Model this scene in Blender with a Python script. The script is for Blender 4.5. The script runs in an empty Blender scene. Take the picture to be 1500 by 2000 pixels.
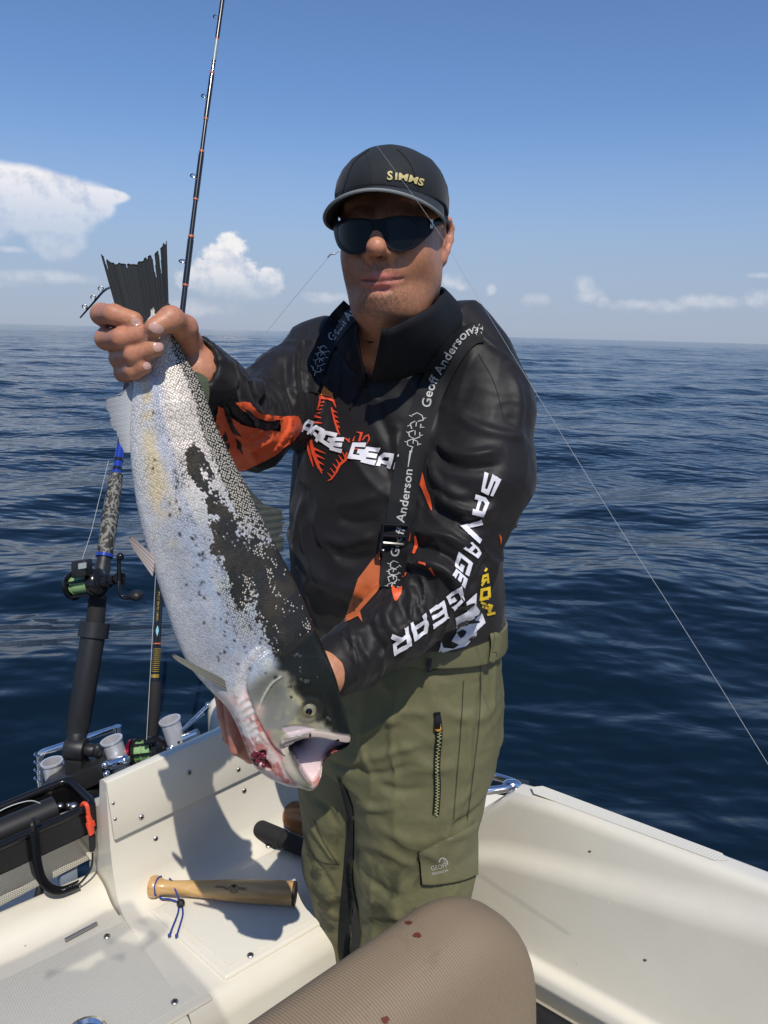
import bpy, bmesh, math, random
import numpy as np
from mathutils import Matrix, Vector
from mathutils.bvhtree import BVHTree
from mathutils.geometry import tessellate_polygon
random.seed(4); rng = np.random.default_rng(7)
S = bpy.context.scene
col = S.collection

# ---------------------------------------------------------------- camera
FOC = 1500.0; CZ = 1.55                       # focal length in photo pixels, eye height over the cockpit floor
pitch = math.atan(348/1500.); rho = math.radians(1.53)
cp_, sp_ = math.cos(pitch), math.sin(pitch)
Fw = np.array([0, cp_, -sp_]); R0 = np.array([1., 0, 0]); U0 = np.array([0, sp_, cp_])
Rv = math.cos(rho)*R0 + math.sin(rho)*U0
Uv = -math.sin(rho)*R0 + math.cos(rho)*U0
CAM = np.array([0., 0, CZ])
cd = bpy.data.cameras.new('camera'); co = bpy.data.objects.new('camera', cd); col.objects.link(co)
cd.sensor_fit = 'VERTICAL'; cd.sensor_height = 24; cd.lens = FOC/2000*24
cd.clip_start = 0.02; cd.clip_end = 60000
M = Matrix.Identity(4)
for i in range(3):
    M[i][0] = Rv[i]; M[i][1] = Uv[i]; M[i][2] = -Fw[i]; M[i][3] = CAM[i]
co.matrix_world = M
S.camera = co

# measuring helpers: a direction read off the photograph, met with a plane of the place
def ray(x, y): return Fw + Rv*((x-750)/FOC) - Uv*((y-1000)/FOC)
def PY(x, y, Y): d = ray(x, y); return CAM + d*(Y/d[1])
def PZ(x, y, z): d = ray(x, y); return CAM + d*((z-CZ)/d[2])
def PP(x, y, P0, n): d = ray(x, y); return CAM + d*(((P0-CAM)@n)/(d@n))
def PX(P):
    d = np.atleast_2d(np.asarray(P, float)) - CAM; w = d@Fw
    return np.stack([750+FOC*(d@Rv)/w, 1000-FOC*(d@Uv)/w, w], 1)

# ---------------------------------------------------------------- sun + sky
SUN_EL = math.radians(54); SUN_TH = math.radians(76)   # TH: from +x towards -y
SUN = np.array([math.cos(SUN_EL)*math.cos(SUN_TH), -math.cos(SUN_EL)*math.sin(SUN_TH), math.sin(SUN_EL)])
sl = bpy.data.lights.new('sun', 'SUN'); sl.energy = 3.9; sl.angle = math.radians(0.35); sl.color = (1.0, 0.94, 0.845)
so = bpy.data.objects.new('sun', sl); col.objects.link(so)
so.rotation_euler = Vector(SUN).to_track_quat('Z', 'Y').to_euler(); so.location = (3, -3, 8)

S.view_settings.view_transform = 'Standard'; S.view_settings.look = 'None'
S.view_settings.exposure = 0.0; S.view_settings.gamma = 1
S.cycles.max_bounces = 6; S.cycles.use_denoising = True
S.cycles.caustics_reflective = False; S.cycles.caustics_refractive = False

W = bpy.data.worlds.new('World'); S.world = W; W.use_nodes = True
def build_world():
    nt = W.node_tree; N = nt.nodes; L = nt.links; N.clear()
    out = N.new('ShaderNodeOutputWorld'); bg = N.new('ShaderNodeBackground'); L.new(bg.outputs[0], out.inputs[0])
    sky = N.new('ShaderNodeTexSky'); sky.sky_type = 'NISHITA'; sky.sun_disc = False
    sky.sun_elevation = SUN_EL; sky.sun_rotation = math.atan2(SUN[0], SUN[1])
    sky.air_density = 1.15; sky.dust_density = 0.25; sky.ozone_density = 4.0; sky.altitude = 0
    bg.inputs[1].default_value = 0.100
    def math_(op, a, b=None, clamp=False):
        n = N.new('ShaderNodeMath'); n.operation = op; n.use_clamp = clamp
        for i, v in enumerate((a, b)):
            if v is None: continue
            if isinstance(v, (int, float)): n.inputs[i].default_value = v
            else: L.new(v, n.inputs[i])
        return n.outputs[0]
    tc = N.new('ShaderNodeTexCoord'); sx = N.new('ShaderNodeSeparateXYZ'); L.new(tc.outputs['Generated'], sx.inputs[0])
    az = math_('ARCTAN2', sx.outputs[0], sx.outputs[1]); el = math_('ARCSINE', sx.outputs[2])
    cv = N.new('ShaderNodeCombineXYZ'); L.new(az, cv.inputs[0]); L.new(el, cv.inputs[1])
    P = cv.outputs[0]
    def fbm(scale, detail, off=(0, 0, 0), rough=0.6):
        m = N.new('ShaderNodeVectorMath'); m.operation = 'ADD'; L.new(P, m.inputs[0]); m.inputs[1].default_value = off
        n = N.new('ShaderNodeTexNoise'); n.inputs['Scale'].default_value = scale; n.inputs['Detail'].default_value = detail
        n.inputs['Roughness'].default_value = rough
        L.new(m.outputs[0], n.inputs['Vector']); return n.outputs[0]
    n1 = fbm(26, 6); n1b = fbm(26, 6, (-0.006, -0.009, 0)); n2 = fbm(7, 4, (3, 1, 0)); n3 = fbm(60, 5, (1, 7, 0))
    def blob(px, py, rx, ry):
        d = ray(px, py); d = d/np.linalg.norm(d)
        c = (math.atan2(d[0], d[1]), math.asin(d[2]), 0)
        s = N.new('ShaderNodeVectorMath'); s.operation = 'SUBTRACT'; L.new(P, s.inputs[0]); s.inputs[1].default_value = c
        k = N.new('ShaderNodeVectorMath'); k.operation = 'MULTIPLY'; L.new(s.outputs[0], k.inputs[0])
        k.inputs[1].default_value = (FOC/rx, FOC/ry, 0)
        l = N.new('ShaderNodeVectorMath'); l.operation = 'LENGTH'; L.new(k.outputs[0], l.inputs[0])
        return math_('SUBTRACT', 1.0, l.outputs['Value'])
    def field(bl):
        f = None
        for b in bl:
            v = blob(*b)
            if f is None: f = v
            else:
                n = N.new('ShaderNodeMath'); n.operation = 'SMOOTH_MAX'; L.new(f, n.inputs[0]); L.new(v, n.inputs[1]); n.inputs[2].default_value = 0.25
                f = n.outputs[0]
        return f
    def ramp(v, lo, hi):
        n = N.new('ShaderNodeMapRange'); n.interpolation_type = 'SMOOTHSTEP'
        L.new(v, n.inputs[0]); n.inputs[1].default_value = lo; n.inputs[2].default_value = hi
        return n.outputs[0]
    def noisy(f, n, amp): return math_('ADD', f, math_('MULTIPLY', math_('SUBTRACT', n, 0.5), amp))
    # anvil cloud
    anv = field([(-60, 352, 150, 40), (20, 362, 130, 40), (95, 374, 105, 36), (165, 384, 70, 22), (214, 383, 38, 13), (60, 400, 120, 40), (130, 412, 80, 28), (190, 408, 36, 18), (95, 436, 80, 34), (110, 468, 56, 40), (-80, 400, 130, 70)])
    cum = field([(449, 480, 34, 30), (437, 505, 52, 36), (405, 532, 44, 34), (455, 535, 62, 42), (470, 560, 66, 36), (528, 540, 30, 24), (425, 560, 60, 32), (375, 545, 44, 26), (515, 560, 46, 28)])
    small = field([(880, 550, 36, 18), (905, 560, 26, 12), (960, 566, 15, 15), (1141, 558, 28, 24), (1150, 577, 36, 22), (1178, 590, 20, 16), (1045, 586, 42, 18), (1380, 590, 90, 20), (1300, 600, 60, 18), (1490, 585, 50, 24), (1490, 538, 44, 9), (640, 582, 70, 16), (1640, 560, 90, 30), (1800, 580, 120, 40), (-250, 560, 160, 40), (-500, 540, 120, 60), (1240, 596, 70, 14)])
    strip = field([(60, 540, 190, 16), (20, 487, 40, 10), (-150, 545, 200, 22), (330, 600, 160, 24)])
    a_anv = math_('MULTIPLY', ramp(noisy(anv, n1, 0.42), 0.02, 0.34), math_('ADD', math_('MULTIPLY', ramp(el, math.radians(5.5), math.radians(10.5)), 0.62), 0.30))
    a_cum = math_('MULTIPLY', ramp(noisy(cum, n3, 1.05), 0.10, 0.42), 0.86)
    # thunderheads dissolve into the haze towards their base
    fade = ramp(el, math.radians(1.2), math.radians(5.2))
    a_cum = math_('MULTIPLY', a_cum, fade)
    a_sm = math_('MULTIPLY', math_('MULTIPLY', ramp(noisy(small, n3, 1.2), 0.12, 0.85), 0.32), ramp(el, math.radians(0.6), math.radians(3.0)))
    a_st = math_('MULTIPLY', ramp(noisy(strip, n1, 1.0), 0.1, 0.9), 0.30)
    alpha = math_('MAXIMUM', math_('MAXIMUM', a_anv, a_cum), math_('MAXIMUM', a_sm, a_st), True)
    relief = math_('MULTIPLY', math_('SUBTRACT', n1, n1b), 4.5)
    sh = math_('ADD', math_('ADD', relief, 0.62), math_('MULTIPLY', ramp(el, math.radians(2.0), math.radians(8.0)), 0.30), True)
    cm = N.new('ShaderNodeMix'); cm.data_type = 'RGBA'; L.new(sh, cm.inputs[0])
    cm.inputs[6].default_value = (6.2, 6.5, 7.6, 1); cm.inputs[7].default_value = (9.9, 9.5, 9.3, 1)
    # sea haze: the lowest degrees of sky are milky
    hz = N.new('ShaderNodeMix'); hz.data_type = 'RGBA'
    hf = N.new('ShaderNodeMapRange'); hf.interpolation_type = 'SMOOTHERSTEP'; L.new(el, hf.inputs[0])
    hf.inputs[1].default_value = math.radians(-1); hf.inputs[2].default_value = math.radians(17); hf.inputs[3].default_value = 0.80; hf.inputs[4].default_value = 0.0
    L.new(hf.outputs[0], hz.inputs[0]); hz.inputs[7].default_value = (3.35, 4.0, 5.6, 1)
    tint = N.new('ShaderNodeMix'); tint.data_type = 'RGBA'; tint.blend_type = 'MULTIPLY'; tint.inputs[0].default_value = 1
    L.new(sky.outputs[0], tint.inputs[6]); tint.inputs[7].default_value = (0.80, 0.92, 1.14, 1)
    L.new(tint.outputs[2], hz.inputs[6])
    fin = N.new('ShaderNodeMix'); fin.data_type = 'RGBA'; L.new(alpha, fin.inputs[0]); L.new(hz.outputs[2], fin.inputs[6]); L.new(cm.outputs[2], fin.inputs[7])
    L.new(fin.outputs[2], bg.inputs[0])
build_world()

# ---------------------------------------------------------------- materials
MATS = {}
def mat(name, c=(.5, .5, .5), rough=.5, metal=0., spec=.5, var=0., vscale=30., bump=0., bscale=200., coat=0., vcol=False, sheen=0., extra=None, sss=0., detail=4., trans=0., ior=1.45):
    if name in MATS: return MATS[name]
    m = bpy.data.materials.new(name); m.use_nodes = True; MATS[name] = m
    nt = m.node_tree; N = nt.nodes; L = nt.links; b = N['Principled BSDF']
    b.inputs['Base Color'].default_value = (*c, 1); b.inputs['Roughness'].default_value = rough
    b.inputs['Metallic'].default_value = metal; b.inputs['Specular IOR Level'].default_value = spec
    b.inputs['Coat Weight'].default_value = coat; b.inputs['Coat Roughness'].default_value = .08
    b.inputs['Sheen Weight'].default_value = sheen; b.inputs['IOR'].default_value = ior
    b.inputs['Transmission Weight'].default_value = trans
    if sss:
        b.inputs['Subsurface Weight'].default_value = sss; b.inputs['Subsurface Radius'].default_value = (.9, .35, .2); b.inputs['Subsurface Scale'].default_value = .006
    csock = None
    tc = N.new('ShaderNodeTexCoord')
    if vcol:
        a = N.new('ShaderNodeAttribute'); a.attribute_name = 'col'; csock = a.outputs['Color']
    if var:
        n = N.new('ShaderNodeTexNoise'); n.inputs['Scale'].default_value = vscale; n.inputs['Detail'].default_value = 6; n.inputs['Roughness'].default_value = .65
        L.new(tc.outputs['Object'], n.inputs['Vector'])
        r = N.new('ShaderNodeMapRange'); L.new(n.outputs[0], r.inputs[0]); r.inputs[1].default_value = .25; r.inputs[2].default_value = .75
        r.inputs[3].default_value = 1-var; r.inputs[4].default_value = 1+var
        mx = N.new('ShaderNodeMix'); mx.data_type = 'RGBA'; mx.blend_type = 'MULTIPLY'; mx.inputs[0].default_value = 1
        if csock: L.new(csock, mx.inputs[6])
        else: mx.inputs[6].default_value = (*c, 1)
        L.new(r.outputs[0], mx.inputs[7]); csock = mx.outputs[2]
    if csock: L.new(csock, b.inputs['Base Color'])
    if bump:
        n = N.new('ShaderNodeTexNoise'); n.inputs['Scale'].default_value = bscale; n.inputs['Detail'].default_value = detail
        L.new(tc.outputs['Object'], n.inputs['Vector'])
        bp = N.new('ShaderNodeBump'); bp.inputs['Strength'].default_value = 1; bp.inputs['Distance'].default_value = bump
        L.new(n.outputs[0], bp.inputs['Height']); L.new(bp.outputs[0], b.inputs['Normal'])
    if extra: extra(m, nt, N, L, b, tc)
    return m

# ---------------------------------------------------------------- objects
def tag(o, label=None, cat=None, group=None, kind=None):
    if label: o['label'] = label
    if cat: o['category'] = cat
    if group: o['group'] = group
    if kind: o['kind'] = kind
    return o
def empty(name, loc, label, cat, group=None):
    o = bpy.data.objects.new(name, None); col.objects.link(o); o.location = loc; o.empty_display_size = .05
    o['w'] = 1
    del o['w']
    return tag(o, label, cat, group)
ROOTLOC = {}
def link(o, parent):
    col.objects.link(o)
    if parent is not None:
        o.parent = parent
        r = parent
        while r.parent: r = r.parent
        if parent.parent is None: o.matrix_parent_inverse = Matrix.Translation(-Vector(r.location))
    return o
def mesh_np(name, v, f, m, parent=None, smooth=True, colr=None, uv=None, sharp=None, alpha=None):
    """v (n,3) array, f list/array of faces of equal or mixed size, in world coordinates"""
    me = bpy.data.meshes.new(name)
    v = np.asarray(v, np.float32)
    if isinstance(f, np.ndarray):
        me.vertices.add(len(v)); me.vertices.foreach_set('co', v.ravel())
        k = f.shape[1]; me.loops.add(f.size); me.loops.foreach_set('vertex_index', f.ravel().astype(np.int32))
        me.polygons.add(len(f)); me.polygons.foreach_set('loop_start', np.arange(0, f.size, k, dtype=np.int32))
        me.polygons.foreach_set('loop_total', np.full(len(f), k, np.int32))
        me.update(calc_edges=True); me.validate()
    else:
        me.from_pydata(v.tolist(), [], [list(map(int, q)) for q in f]); me.validate()
    if smooth:
        me.polygons.foreach_set('use_smooth', np.ones(len(me.polygons), bool))
        if sharp: me.set_sharp_from_angle(angle=math.radians(sharp))
    else: me.polygons.foreach_set('use_smooth', np.zeros(len(me.polygons), bool))
    if colr is not None:
        a = me.color_attributes.new('col', 'FLOAT_COLOR', 'POINT')
        c4 = np.ones((len(v), 4), np.float32); c4[:, :3] = colr
        if alpha is not None: c4[:, 3] = alpha
        a.data.foreach_set('color', c4.ravel())
    if uv is not None:
        a = me.attributes.new('fuv', 'FLOAT_VECTOR', 'POINT')
        u3 = np.zeros((len(v), 3), np.float32); u3[:, :uv.shape[1]] = uv; a.data.foreach_set('vector', u3.ravel())
    if m is not None: me.materials.append(m)
    me.update()
    o = bpy.data.objects.new(name, me)
    return link(o, parent)
def nrm(a): a = np.asarray(a, float); return a/max(np.linalg.norm(a), 1e-12)
class MB:
    def __init__(s): s.v = []; s.f = []
    def add(s, v, f):
        k = len(s.v); s.v += [tuple(map(float, p)) for p in v]; s.f += [tuple(int(i)+k for i in q) for q in f]; return s
    def tube(s, pts, r, n=12, caps=True, flat=1.0):
        pts = [np.asarray(p, float) for p in pts]; m = len(pts)
        rr = [r]*m if isinstance(r, (int, float)) else list(r)
        T = [nrm(pts[min(i+1, m-1)]-pts[max(i-1, 0)]) for i in range(m)]
        ref = np.array([0, 0, 1.]) if abs(T[0][2]) < .9 else np.array([1., 0, 0])
        u = nrm(np.cross(T[0], ref)); V = []
        for i in range(m):
            u = nrm(u - T[i]*(u@T[i])); w = np.cross(T[i], u)
            for k in range(n):
                a = 2*math.pi*k/n; V.append(pts[i]+rr[i]*(math.cos(a)*u+flat*math.sin(a)*w))
        Fc = [(i*n+k, i*n+(k+1) % n, (i+1)*n+(k+1) % n, (i+1)*n+k) for i in range(m-1) for k in range(n)]
        if caps: Fc += [tuple(range(n))[::-1], tuple(range((m-1)*n, m*n))]
        return s.add(V, Fc)
    def cyl(s, a, b, r, n=20, r2=None): return s.tube([a, b], [r, r if r2 is None else r2], n)
    def pipe(s, a, b, ro, ri, n=24, lip=0.):
        a = np.asarray(a, float); b = np.asarray(b, float); d = nrm(b-a); L = np.linalg.norm(b-a)
        pr = [(0, ri), (0, ro), (L-.004, ro), (L-.004+1e-4, ro+lip), (L, ro+lip), (L, ri), (L*.05, ri)]
        return s.tube([a+d*t for t, _ in pr], [q for _, q in pr], n, caps=False) if False else s.lathe(a, d, pr, n)
    def lathe(s, o, ax, prof, n=24, caps=False):
        o = np.asarray(o, float); ax = nrm(ax); ref = np.array([0, 0, 1.]) if abs(ax[2]) < .9 else np.array([1., 0, 0])
        u = nrm(np.cross(ax, ref)); w = np.cross(ax, u); V = []
        for t, r in prof:
            for k in range(n):
                a = 2*math.pi*k/n; V.append(o+ax*t+r*(math.cos(a)*u+math.sin(a)*w))
        m = len(prof)
        Fc = [(i*n+k, i*n+(k+1) % n, (i+1)*n+(k+1) % n, (i+1)*n+k) for i in range(m-1) for k in range(n)]
        if caps: Fc += [tuple(range(n))[::-1], tuple(range((m-1)*n, m*n))]
        return s.add(V, Fc)
    def box(s, c, ax, h):
        c = np.asarray(c, float); A = [np.asarray(q, float)*hh for q, hh in zip(ax, h)]
        V = [c+i*A[0]+j*A[1]+k*A[2] for k in (-1, 1) for j in (-1, 1) for i in (-1, 1)]
        return s.add(V, [(0, 2, 3, 1), (4, 5, 7, 6), (0, 1, 5, 4), (2, 6, 7, 3), (0, 4, 6, 2), (1, 3, 7, 5)])
    def prism(s, poly, off):
        off = np.asarray(off, float); n = len(poly); P = [np.asarray(p, float) for p in poly]
        nn = sum(np.cross(P[i]-P[0], P[(i+1) % n]-P[0]) for i in range(n))
        if nn@off > 0: P = P[::-1]
        V = P+[p+off for p in P]
        return s.add(V, [tuple(range(n)), tuple(range(2*n-1, n-1, -1))]+[(i, i+n, (i+1) % n+n, (i+1) % n) for i in range(n)])
    def ball(s, c, r, n=14, m=9, ax=None):
        r = np.array([r]*3 if isinstance(r, (int, float)) else r); A = np.eye(3) if ax is None else np.asarray(ax)
        V = []; 
        for i in range(m+1):
            th = math.pi*i/m
            for k in range(n):
                ph = 2*math.pi*k/n; q = np.array([math.sin(th)*math.cos(ph), math.sin(th)*math.sin(ph), math.cos(th)])*r
                V.append(np.asarray(c)+q@A)
        return s.add(V, [(i*n+k, (i+1)*n+k, (i+1)*n+(k+1) % n, i*n+(k+1) % n) for i in range(m) for k in range(n)])
    def loft(s, rings, closed=True, caps=True):
        n = len(rings[0]); m = len(rings); V = [p for r in rings for p in r]
        e = n if closed else n-1
        Fc = [(i*n+k, i*n+(k+1) % n, (i+1)*n+(k+1) % n, (i+1)*n+k) for i in range(m-1) for k in range(e)]
        if caps and closed: Fc += [tuple(range(n))[::-1], tuple(range((m-1)*n, m*n))]
        return s.add(V, Fc)
    def build(s, name, m, parent=None, bevel=0., seg=2, smooth=True, sharp=40):
        o = mesh_np(name, np.array(s.v), s.f, m, parent, smooth, sharp=sharp)
        bm = bmesh.new(); bm.from_mesh(o.data); bmesh.ops.recalc_face_normals(bm, faces=bm.faces)
        if bevel:
            ed = [e for e in bm.edges if len(e.link_faces) == 2 and e.calc_face_angle(0) > math.radians(30)]
            bmesh.ops.bevel(bm, geom=ed, offset=bevel, segments=seg, profile=.5, affect='EDGES', clamp_overlap=True)
            for f in bm.faces: f.smooth = True
        bm.to_mesh(o.data); bm.free()
        if smooth and sharp: o.data.set_sharp_from_angle(angle=math.radians(sharp))
        return o
def copy_to(o, loc, parent=None):
    c = o.copy(); col.objects.link(c); c.location = loc
    return c
def smoothpath(P, n=8):
    P = [np.asarray(p, float) for p in P]; Q = [2*P[0]-P[1]]+P+[2*P[-1]-P[-2]]; out = []
    for i in range(1, len(Q)-2):
        for k in range(n):
            t = k/n; a, b, c, d = Q[i-1:i+3]
            out.append(.5*((2*b)+(-a+c)*t+(2*a-5*b+4*c-d)*t*t+(-a+3*b-3*c+d)*t**3))
    return out+[P[-1]]

# ---------------------------------------------------------------- numpy noise
def _h(i, j, k, seed):
    x = (i*374761393 + j*668265263 + k*2147483647*3 + seed*974634777) & 0xffffffff
    x = ((x ^ (x >> 13))*1274126177) & 0xffffffff
    return ((x ^ (x >> 16)) & 0xffff)/65535.
def vnoise(P, scale=1., seed=0):
    Q = np.asarray(P, float)*scale; I = np.floor(Q).astype(np.int64); f = Q-I; f = f*f*f*(f*(f*6-15)+10); r = 0
    for a in (0, 1):
        for b in (0, 1):
            for c in (0, 1):
                w = (f[:, 0] if a else 1-f[:, 0])*(f[:, 1] if b else 1-f[:, 1])*(f[:, 2] if c else 1-f[:, 2])
                r = r + w*_h(I[:, 0]+a, I[:, 1]+b, I[:, 2]+c, seed)
    return r
def fbm(P, scale, oct=4, seed=0, g=.5):
    r = 0; a = 1; t = 0
    for o in range(oct): r = r+a*vnoise(P, scale*2**o, seed+o*17); t += a; a *= g
    return r/t
def sstep(a, b, x): t = np.clip((x-a)/(b-a), 0, 1); return t*t*(3-2*t)

# ---------------------------------------------------------------- implicit surfaces -> one continuous mesh
class Prim:
    def __init__(s, fn, lo, hi, k=.01, op='u'): s.fn = fn; s.lo = np.asarray(lo, float); s.hi = np.asarray(hi, float); s.k = k; s.op = op
def seg_t(P, a, b): ab = b-a; return np.clip(((P-a)@ab)/(ab@ab), 0, 1)
def cap(a, b, ra, rb=None, k=.01, op='u'):
    a = np.asarray(a, float); b = np.asarray(b, float); rb = ra if rb is None else rb; r = max(ra, rb)
    def fn(P):
        t = seg_t(P, a, b); return np.linalg.norm(P-a-t[..., None]*(b-a), axis=-1)-(ra+t*(rb-ra))
    return Prim(fn, np.minimum(a, b)-r, np.maximum(a, b)+r, k, op)
def chain(pts, rs, k=.01): return [cap(pts[i], pts[i+1], rs[i], rs[i+1], k) for i in range(len(pts)-1)]
def ell(c, r, A=None, k=.01, op='u'):
    """A: rows are the ellipsoid's axes in world space"""
    c = np.asarray(c, float); r = np.asarray(r, float); A = np.eye(3) if A is None else np.asarray(A, float)
    def fn(P):
        q = (P-c)@A.T; k0 = np.linalg.norm(q/r, axis=-1); k1 = np.linalg.norm(q/(r*r), axis=-1)
        return k0*(k0-1)/np.maximum(k1, 1e-9)
    e = np.sqrt(((A*r[:, None])**2).sum(0)); return Prim(fn, c-e, c+e, k, op)
def zloft(z, cx, cy, w, d, yaw, k=.02, op='u', pw=2.0):
    z = np.array(z, float); o = np.argsort(z); z = z[o]; cx, cy, w, d = (np.array(q, float)[o] for q in (cx, cy, w, d))
    c, s_ = math.cos(yaw), math.sin(yaw)
    def fn(P):
        zz = P[..., 2]; X = np.interp(zz, z, cx); Y = np.interp(zz, z, cy); ww = np.interp(zz, z, w); dd = np.interp(zz, z, d)
        dx = P[..., 0]-X; dy = P[..., 1]-Y; u = dx*c-dy*s_; v = dx*s_+dy*c
        m = np.minimum(ww, dd)
        f = ((np.abs(u/ww)**pw+np.abs(v/dd)**pw)**(1/pw)-1)*m
        return np.maximum(f, np.maximum(z[0]-zz, zz-z[-1]))
    r = max(w.max(), d.max())
    return Prim(fn, (cx.min()-r, cy.min()-r, z[0]), (cx.max()+r, cy.max()+r, z[-1]), k, op)
def evalp(prims, P):
    f = np.full(P.shape[:-1], 1e3)
    for p in prims: f = comb(f, p.fn(P), p)
    return f
def comb(f, d, p):
    k = max(p.k, 1e-5)
    if p.op == 's':
        h = np.maximum(k-np.abs(-f-d), 0)/k; return -(np.minimum(-f, d)-h*h*k*.25)
    h = np.maximum(k-np.abs(f-d), 0)/k; return np.minimum(f, d)-h*h*k*.25
def isomesh(prims, h, B=12, grow=.6, post=None):
    us = [p for p in prims if p.op == 'u']
    lo = np.min([p.lo for p in us], 0)-4*h; hi = np.max([p.hi for p in us], 0)+4*h
    nb = np.ceil((hi-lo)/(B*h)).astype(int); G = np.stack(np.meshgrid(*[np.arange(n) for n in nb], indexing='ij'), -1).reshape(-1, 3)
    cen = lo+(G+.5)*B*h; f = evalp(prims, cen)
    keep = np.abs(f) < B*h*.87*(1+grow)+.01
    G = G[keep]; cen = cen[keep]; nB = len(G); n1 = B+1
    loc = np.stack(np.meshgrid(*[np.arange(n1)]*3, indexing='ij'), -1).reshape(-1, 3)*h
    org = lo+G*B*h; Fv = np.full((nB, n1**3), 1e3, np.float32)
    half = B*h/2
    for p in prims:
        m = np.all((cen+half > p.lo-p.k-3*h) & (cen-half < p.hi+p.k+3*h), 1)
        ids = np.nonzero(m)[0]
        for c in range(0, len(ids), 400):
            q = ids[c:c+400]; P = org[q][:, None, :]+loc[None]
            Fv[q] = comb(Fv[q], p.fn(P), p)
    Fv = Fv.reshape(nB, n1, n1, n1); ins = Fv < 0
    c8 = [ins[:, a:a+B, b:b+B, c:c+B] for a in (0, 1) for b in (0, 1) for c in (0, 1)]
    cnt = sum(q.astype(np.int8) for q in c8); act = (cnt > 0) & (cnt < 8)
    bi, ci, cj, ck = np.nonzero(act)
    acc = np.zeros((len(bi), 3)); num = np.zeros(len(bi))
    for ax in range(3):
        for a in (0, 1):
            for b in (0, 1):
                o0 = [a, b]; o0.insert(ax, 0); o1 = list(o0); o1[ax] = 1
                f0 = Fv[bi, ci+o0[0], cj+o0[1], ck+o0[2]]; f1 = Fv[bi, ci+o1[0], cj+o1[1], ck+o1[2]]
                m = (f0 < 0) != (f1 < 0); t = np.where(m, f0/np.where(m, f0-f1, 1), 0)
                pos = np.tile(np.array(o0, float), (len(bi), 1)); pos[:, ax] = t
                acc[m] += pos[m]; num += m
    V = lo+(G[bi]*B+np.stack([ci, cj, ck], 1)+acc/np.maximum(num, 1)[:, None])*h
    D = nb*B+2
    gk = G[bi]*B+np.stack([ci, cj, ck], 1)
    key = (gk[:, 0].astype(np.int64)*D[1]+gk[:, 1])*D[2]+gk[:, 2]; order = np.argsort(key); sk = key[order]
    faces = []
    for ax in range(3):
        sl0 = [slice(0, B)]*3; sl1 = list(sl0); sl1[ax] = slice(1, B+1)
        e = ins[(slice(None), *sl0)] != ins[(slice(None), *sl1)]
        b_, i_, j_, k_ = np.nonzero(e); g = G[b_]*B+np.stack([i_, j_, k_], 1)
        flip = ins[b_, i_, j_, k_]
        u, v = [(1, 2), (2, 0), (0, 1)][ax]; q = []
        for du, dv in ((-1, -1), (0, -1), (0, 0), (-1, 0)):
            c = g.copy(); c[:, u] += du; c[:, v] += dv
            kk = (c[:, 0].astype(np.int64)*D[1]+c[:, 1])*D[2]+c[:, 2]
            ps = np.searchsorted(sk, kk); ps = np.clip(ps, 0, len(sk)-1); ok = sk[ps] == kk
            q.append(np.where(ok, order[ps], -1))
        q = np.stack(q, 1); q[~flip] = q[~flip][:, ::-1]
        faces.append(q[np.all(q >= 0, 1)])
    Fq = np.concatenate(faces)
    return V, Fq
def vnormals(V, Fq):
    n = np.cross(V[Fq[:, 2]]-V[Fq[:, 0]], V[Fq[:, -1]]-V[Fq[:, 1]]); N = np.zeros_like(V)
    for i in range(Fq.shape[1]): np.add.at(N, Fq[:, i], n)
    return N/np.maximum(np.linalg.norm(N, axis=1), 1e-12)[:, None]
def relax(V, Fq, it=2, lam=.5):
    for _ in range(it):
        A = np.zeros_like(V); c = np.zeros(len(V)); k = Fq.shape[1]
        for i in range(k):
            a = Fq[:, i]; b = Fq[:, (i+1) % k]
            np.add.at(A, a, V[b]); np.add.at(A, b, V[a]); np.add.at(c, a, 1); np.add.at(c, b, 1)
        V = V+lam*(A/np.maximum(c, 1)[:, None]-V)
    return V
def bvh(V, Fq): return BVHTree.FromPolygons(V.tolist(), Fq.tolist())
def bvh_o(objs):
    vs = []; fs = []
    for o in objs:
        k = len(vs); vs += [tuple(o.matrix_world @ v.co) if False else tuple(v.co) for v in o.data.vertices]; fs += [tuple(i+k for i in p.vertices) for p in o.data.polygons]
    return BVHTree.FromPolygons(vs, fs)
CV = Vector(CAM)
def hit(T, x, y):
    r = T.ray_cast(CV, Vector(nrm(ray(x, y)))); return (np.array(r[0]), np.array(r[1])) if r[0] is not None else (None, None)
def polydist(V, L):
    best = np.full(len(V), 9.); 
    for a, b in zip(L[:-1], L[1:]):
        if np.linalg.norm(b-a) < 1e-6: continue
        t = seg_t(V, a, b); best = np.minimum(best, np.linalg.norm(V-a-t[:, None]*(b-a), axis=1))
    return best
def folds(V, Fq, lst, seed=0):
    """pull creases and ridges of cloth: (polyline read off the photo, height, half width)"""
    T = bvh(V, Fq); N = vnormals(V, Fq); D = np.zeros(len(V)); face = (N@(-Fw)) > -.35
    for pts, amp, wid in lst:
        P2 = smoothpath([np.array([*p, 0.]) for p in pts], 5); L = []
        for q in P2:
            h, _ = hit(T, q[0], q[1])
            if h is not None: L.append(h)
        if len(L) < 2: continue
        L = np.array(L); lo = L.min(0)-3*wid; hi = L.max(0)+3*wid
        m = np.nonzero(np.all((V > lo) & (V < hi), 1) & face)[0]
        if not len(m): continue
        d = polydist(V[m], L); e0 = np.linalg.norm(V[m]-L[0], axis=1); e1 = np.linalg.norm(V[m]-L[-1], axis=1)
        tot = np.linalg.norm(L[-1]-L[0])+1e-6
        tap = sstep(0, .30, np.minimum(e0, e1)/tot+.03)
        D[m] += amp*np.exp(-(d/wid)**2)*tap
    return V+N*D[:, None]

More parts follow.
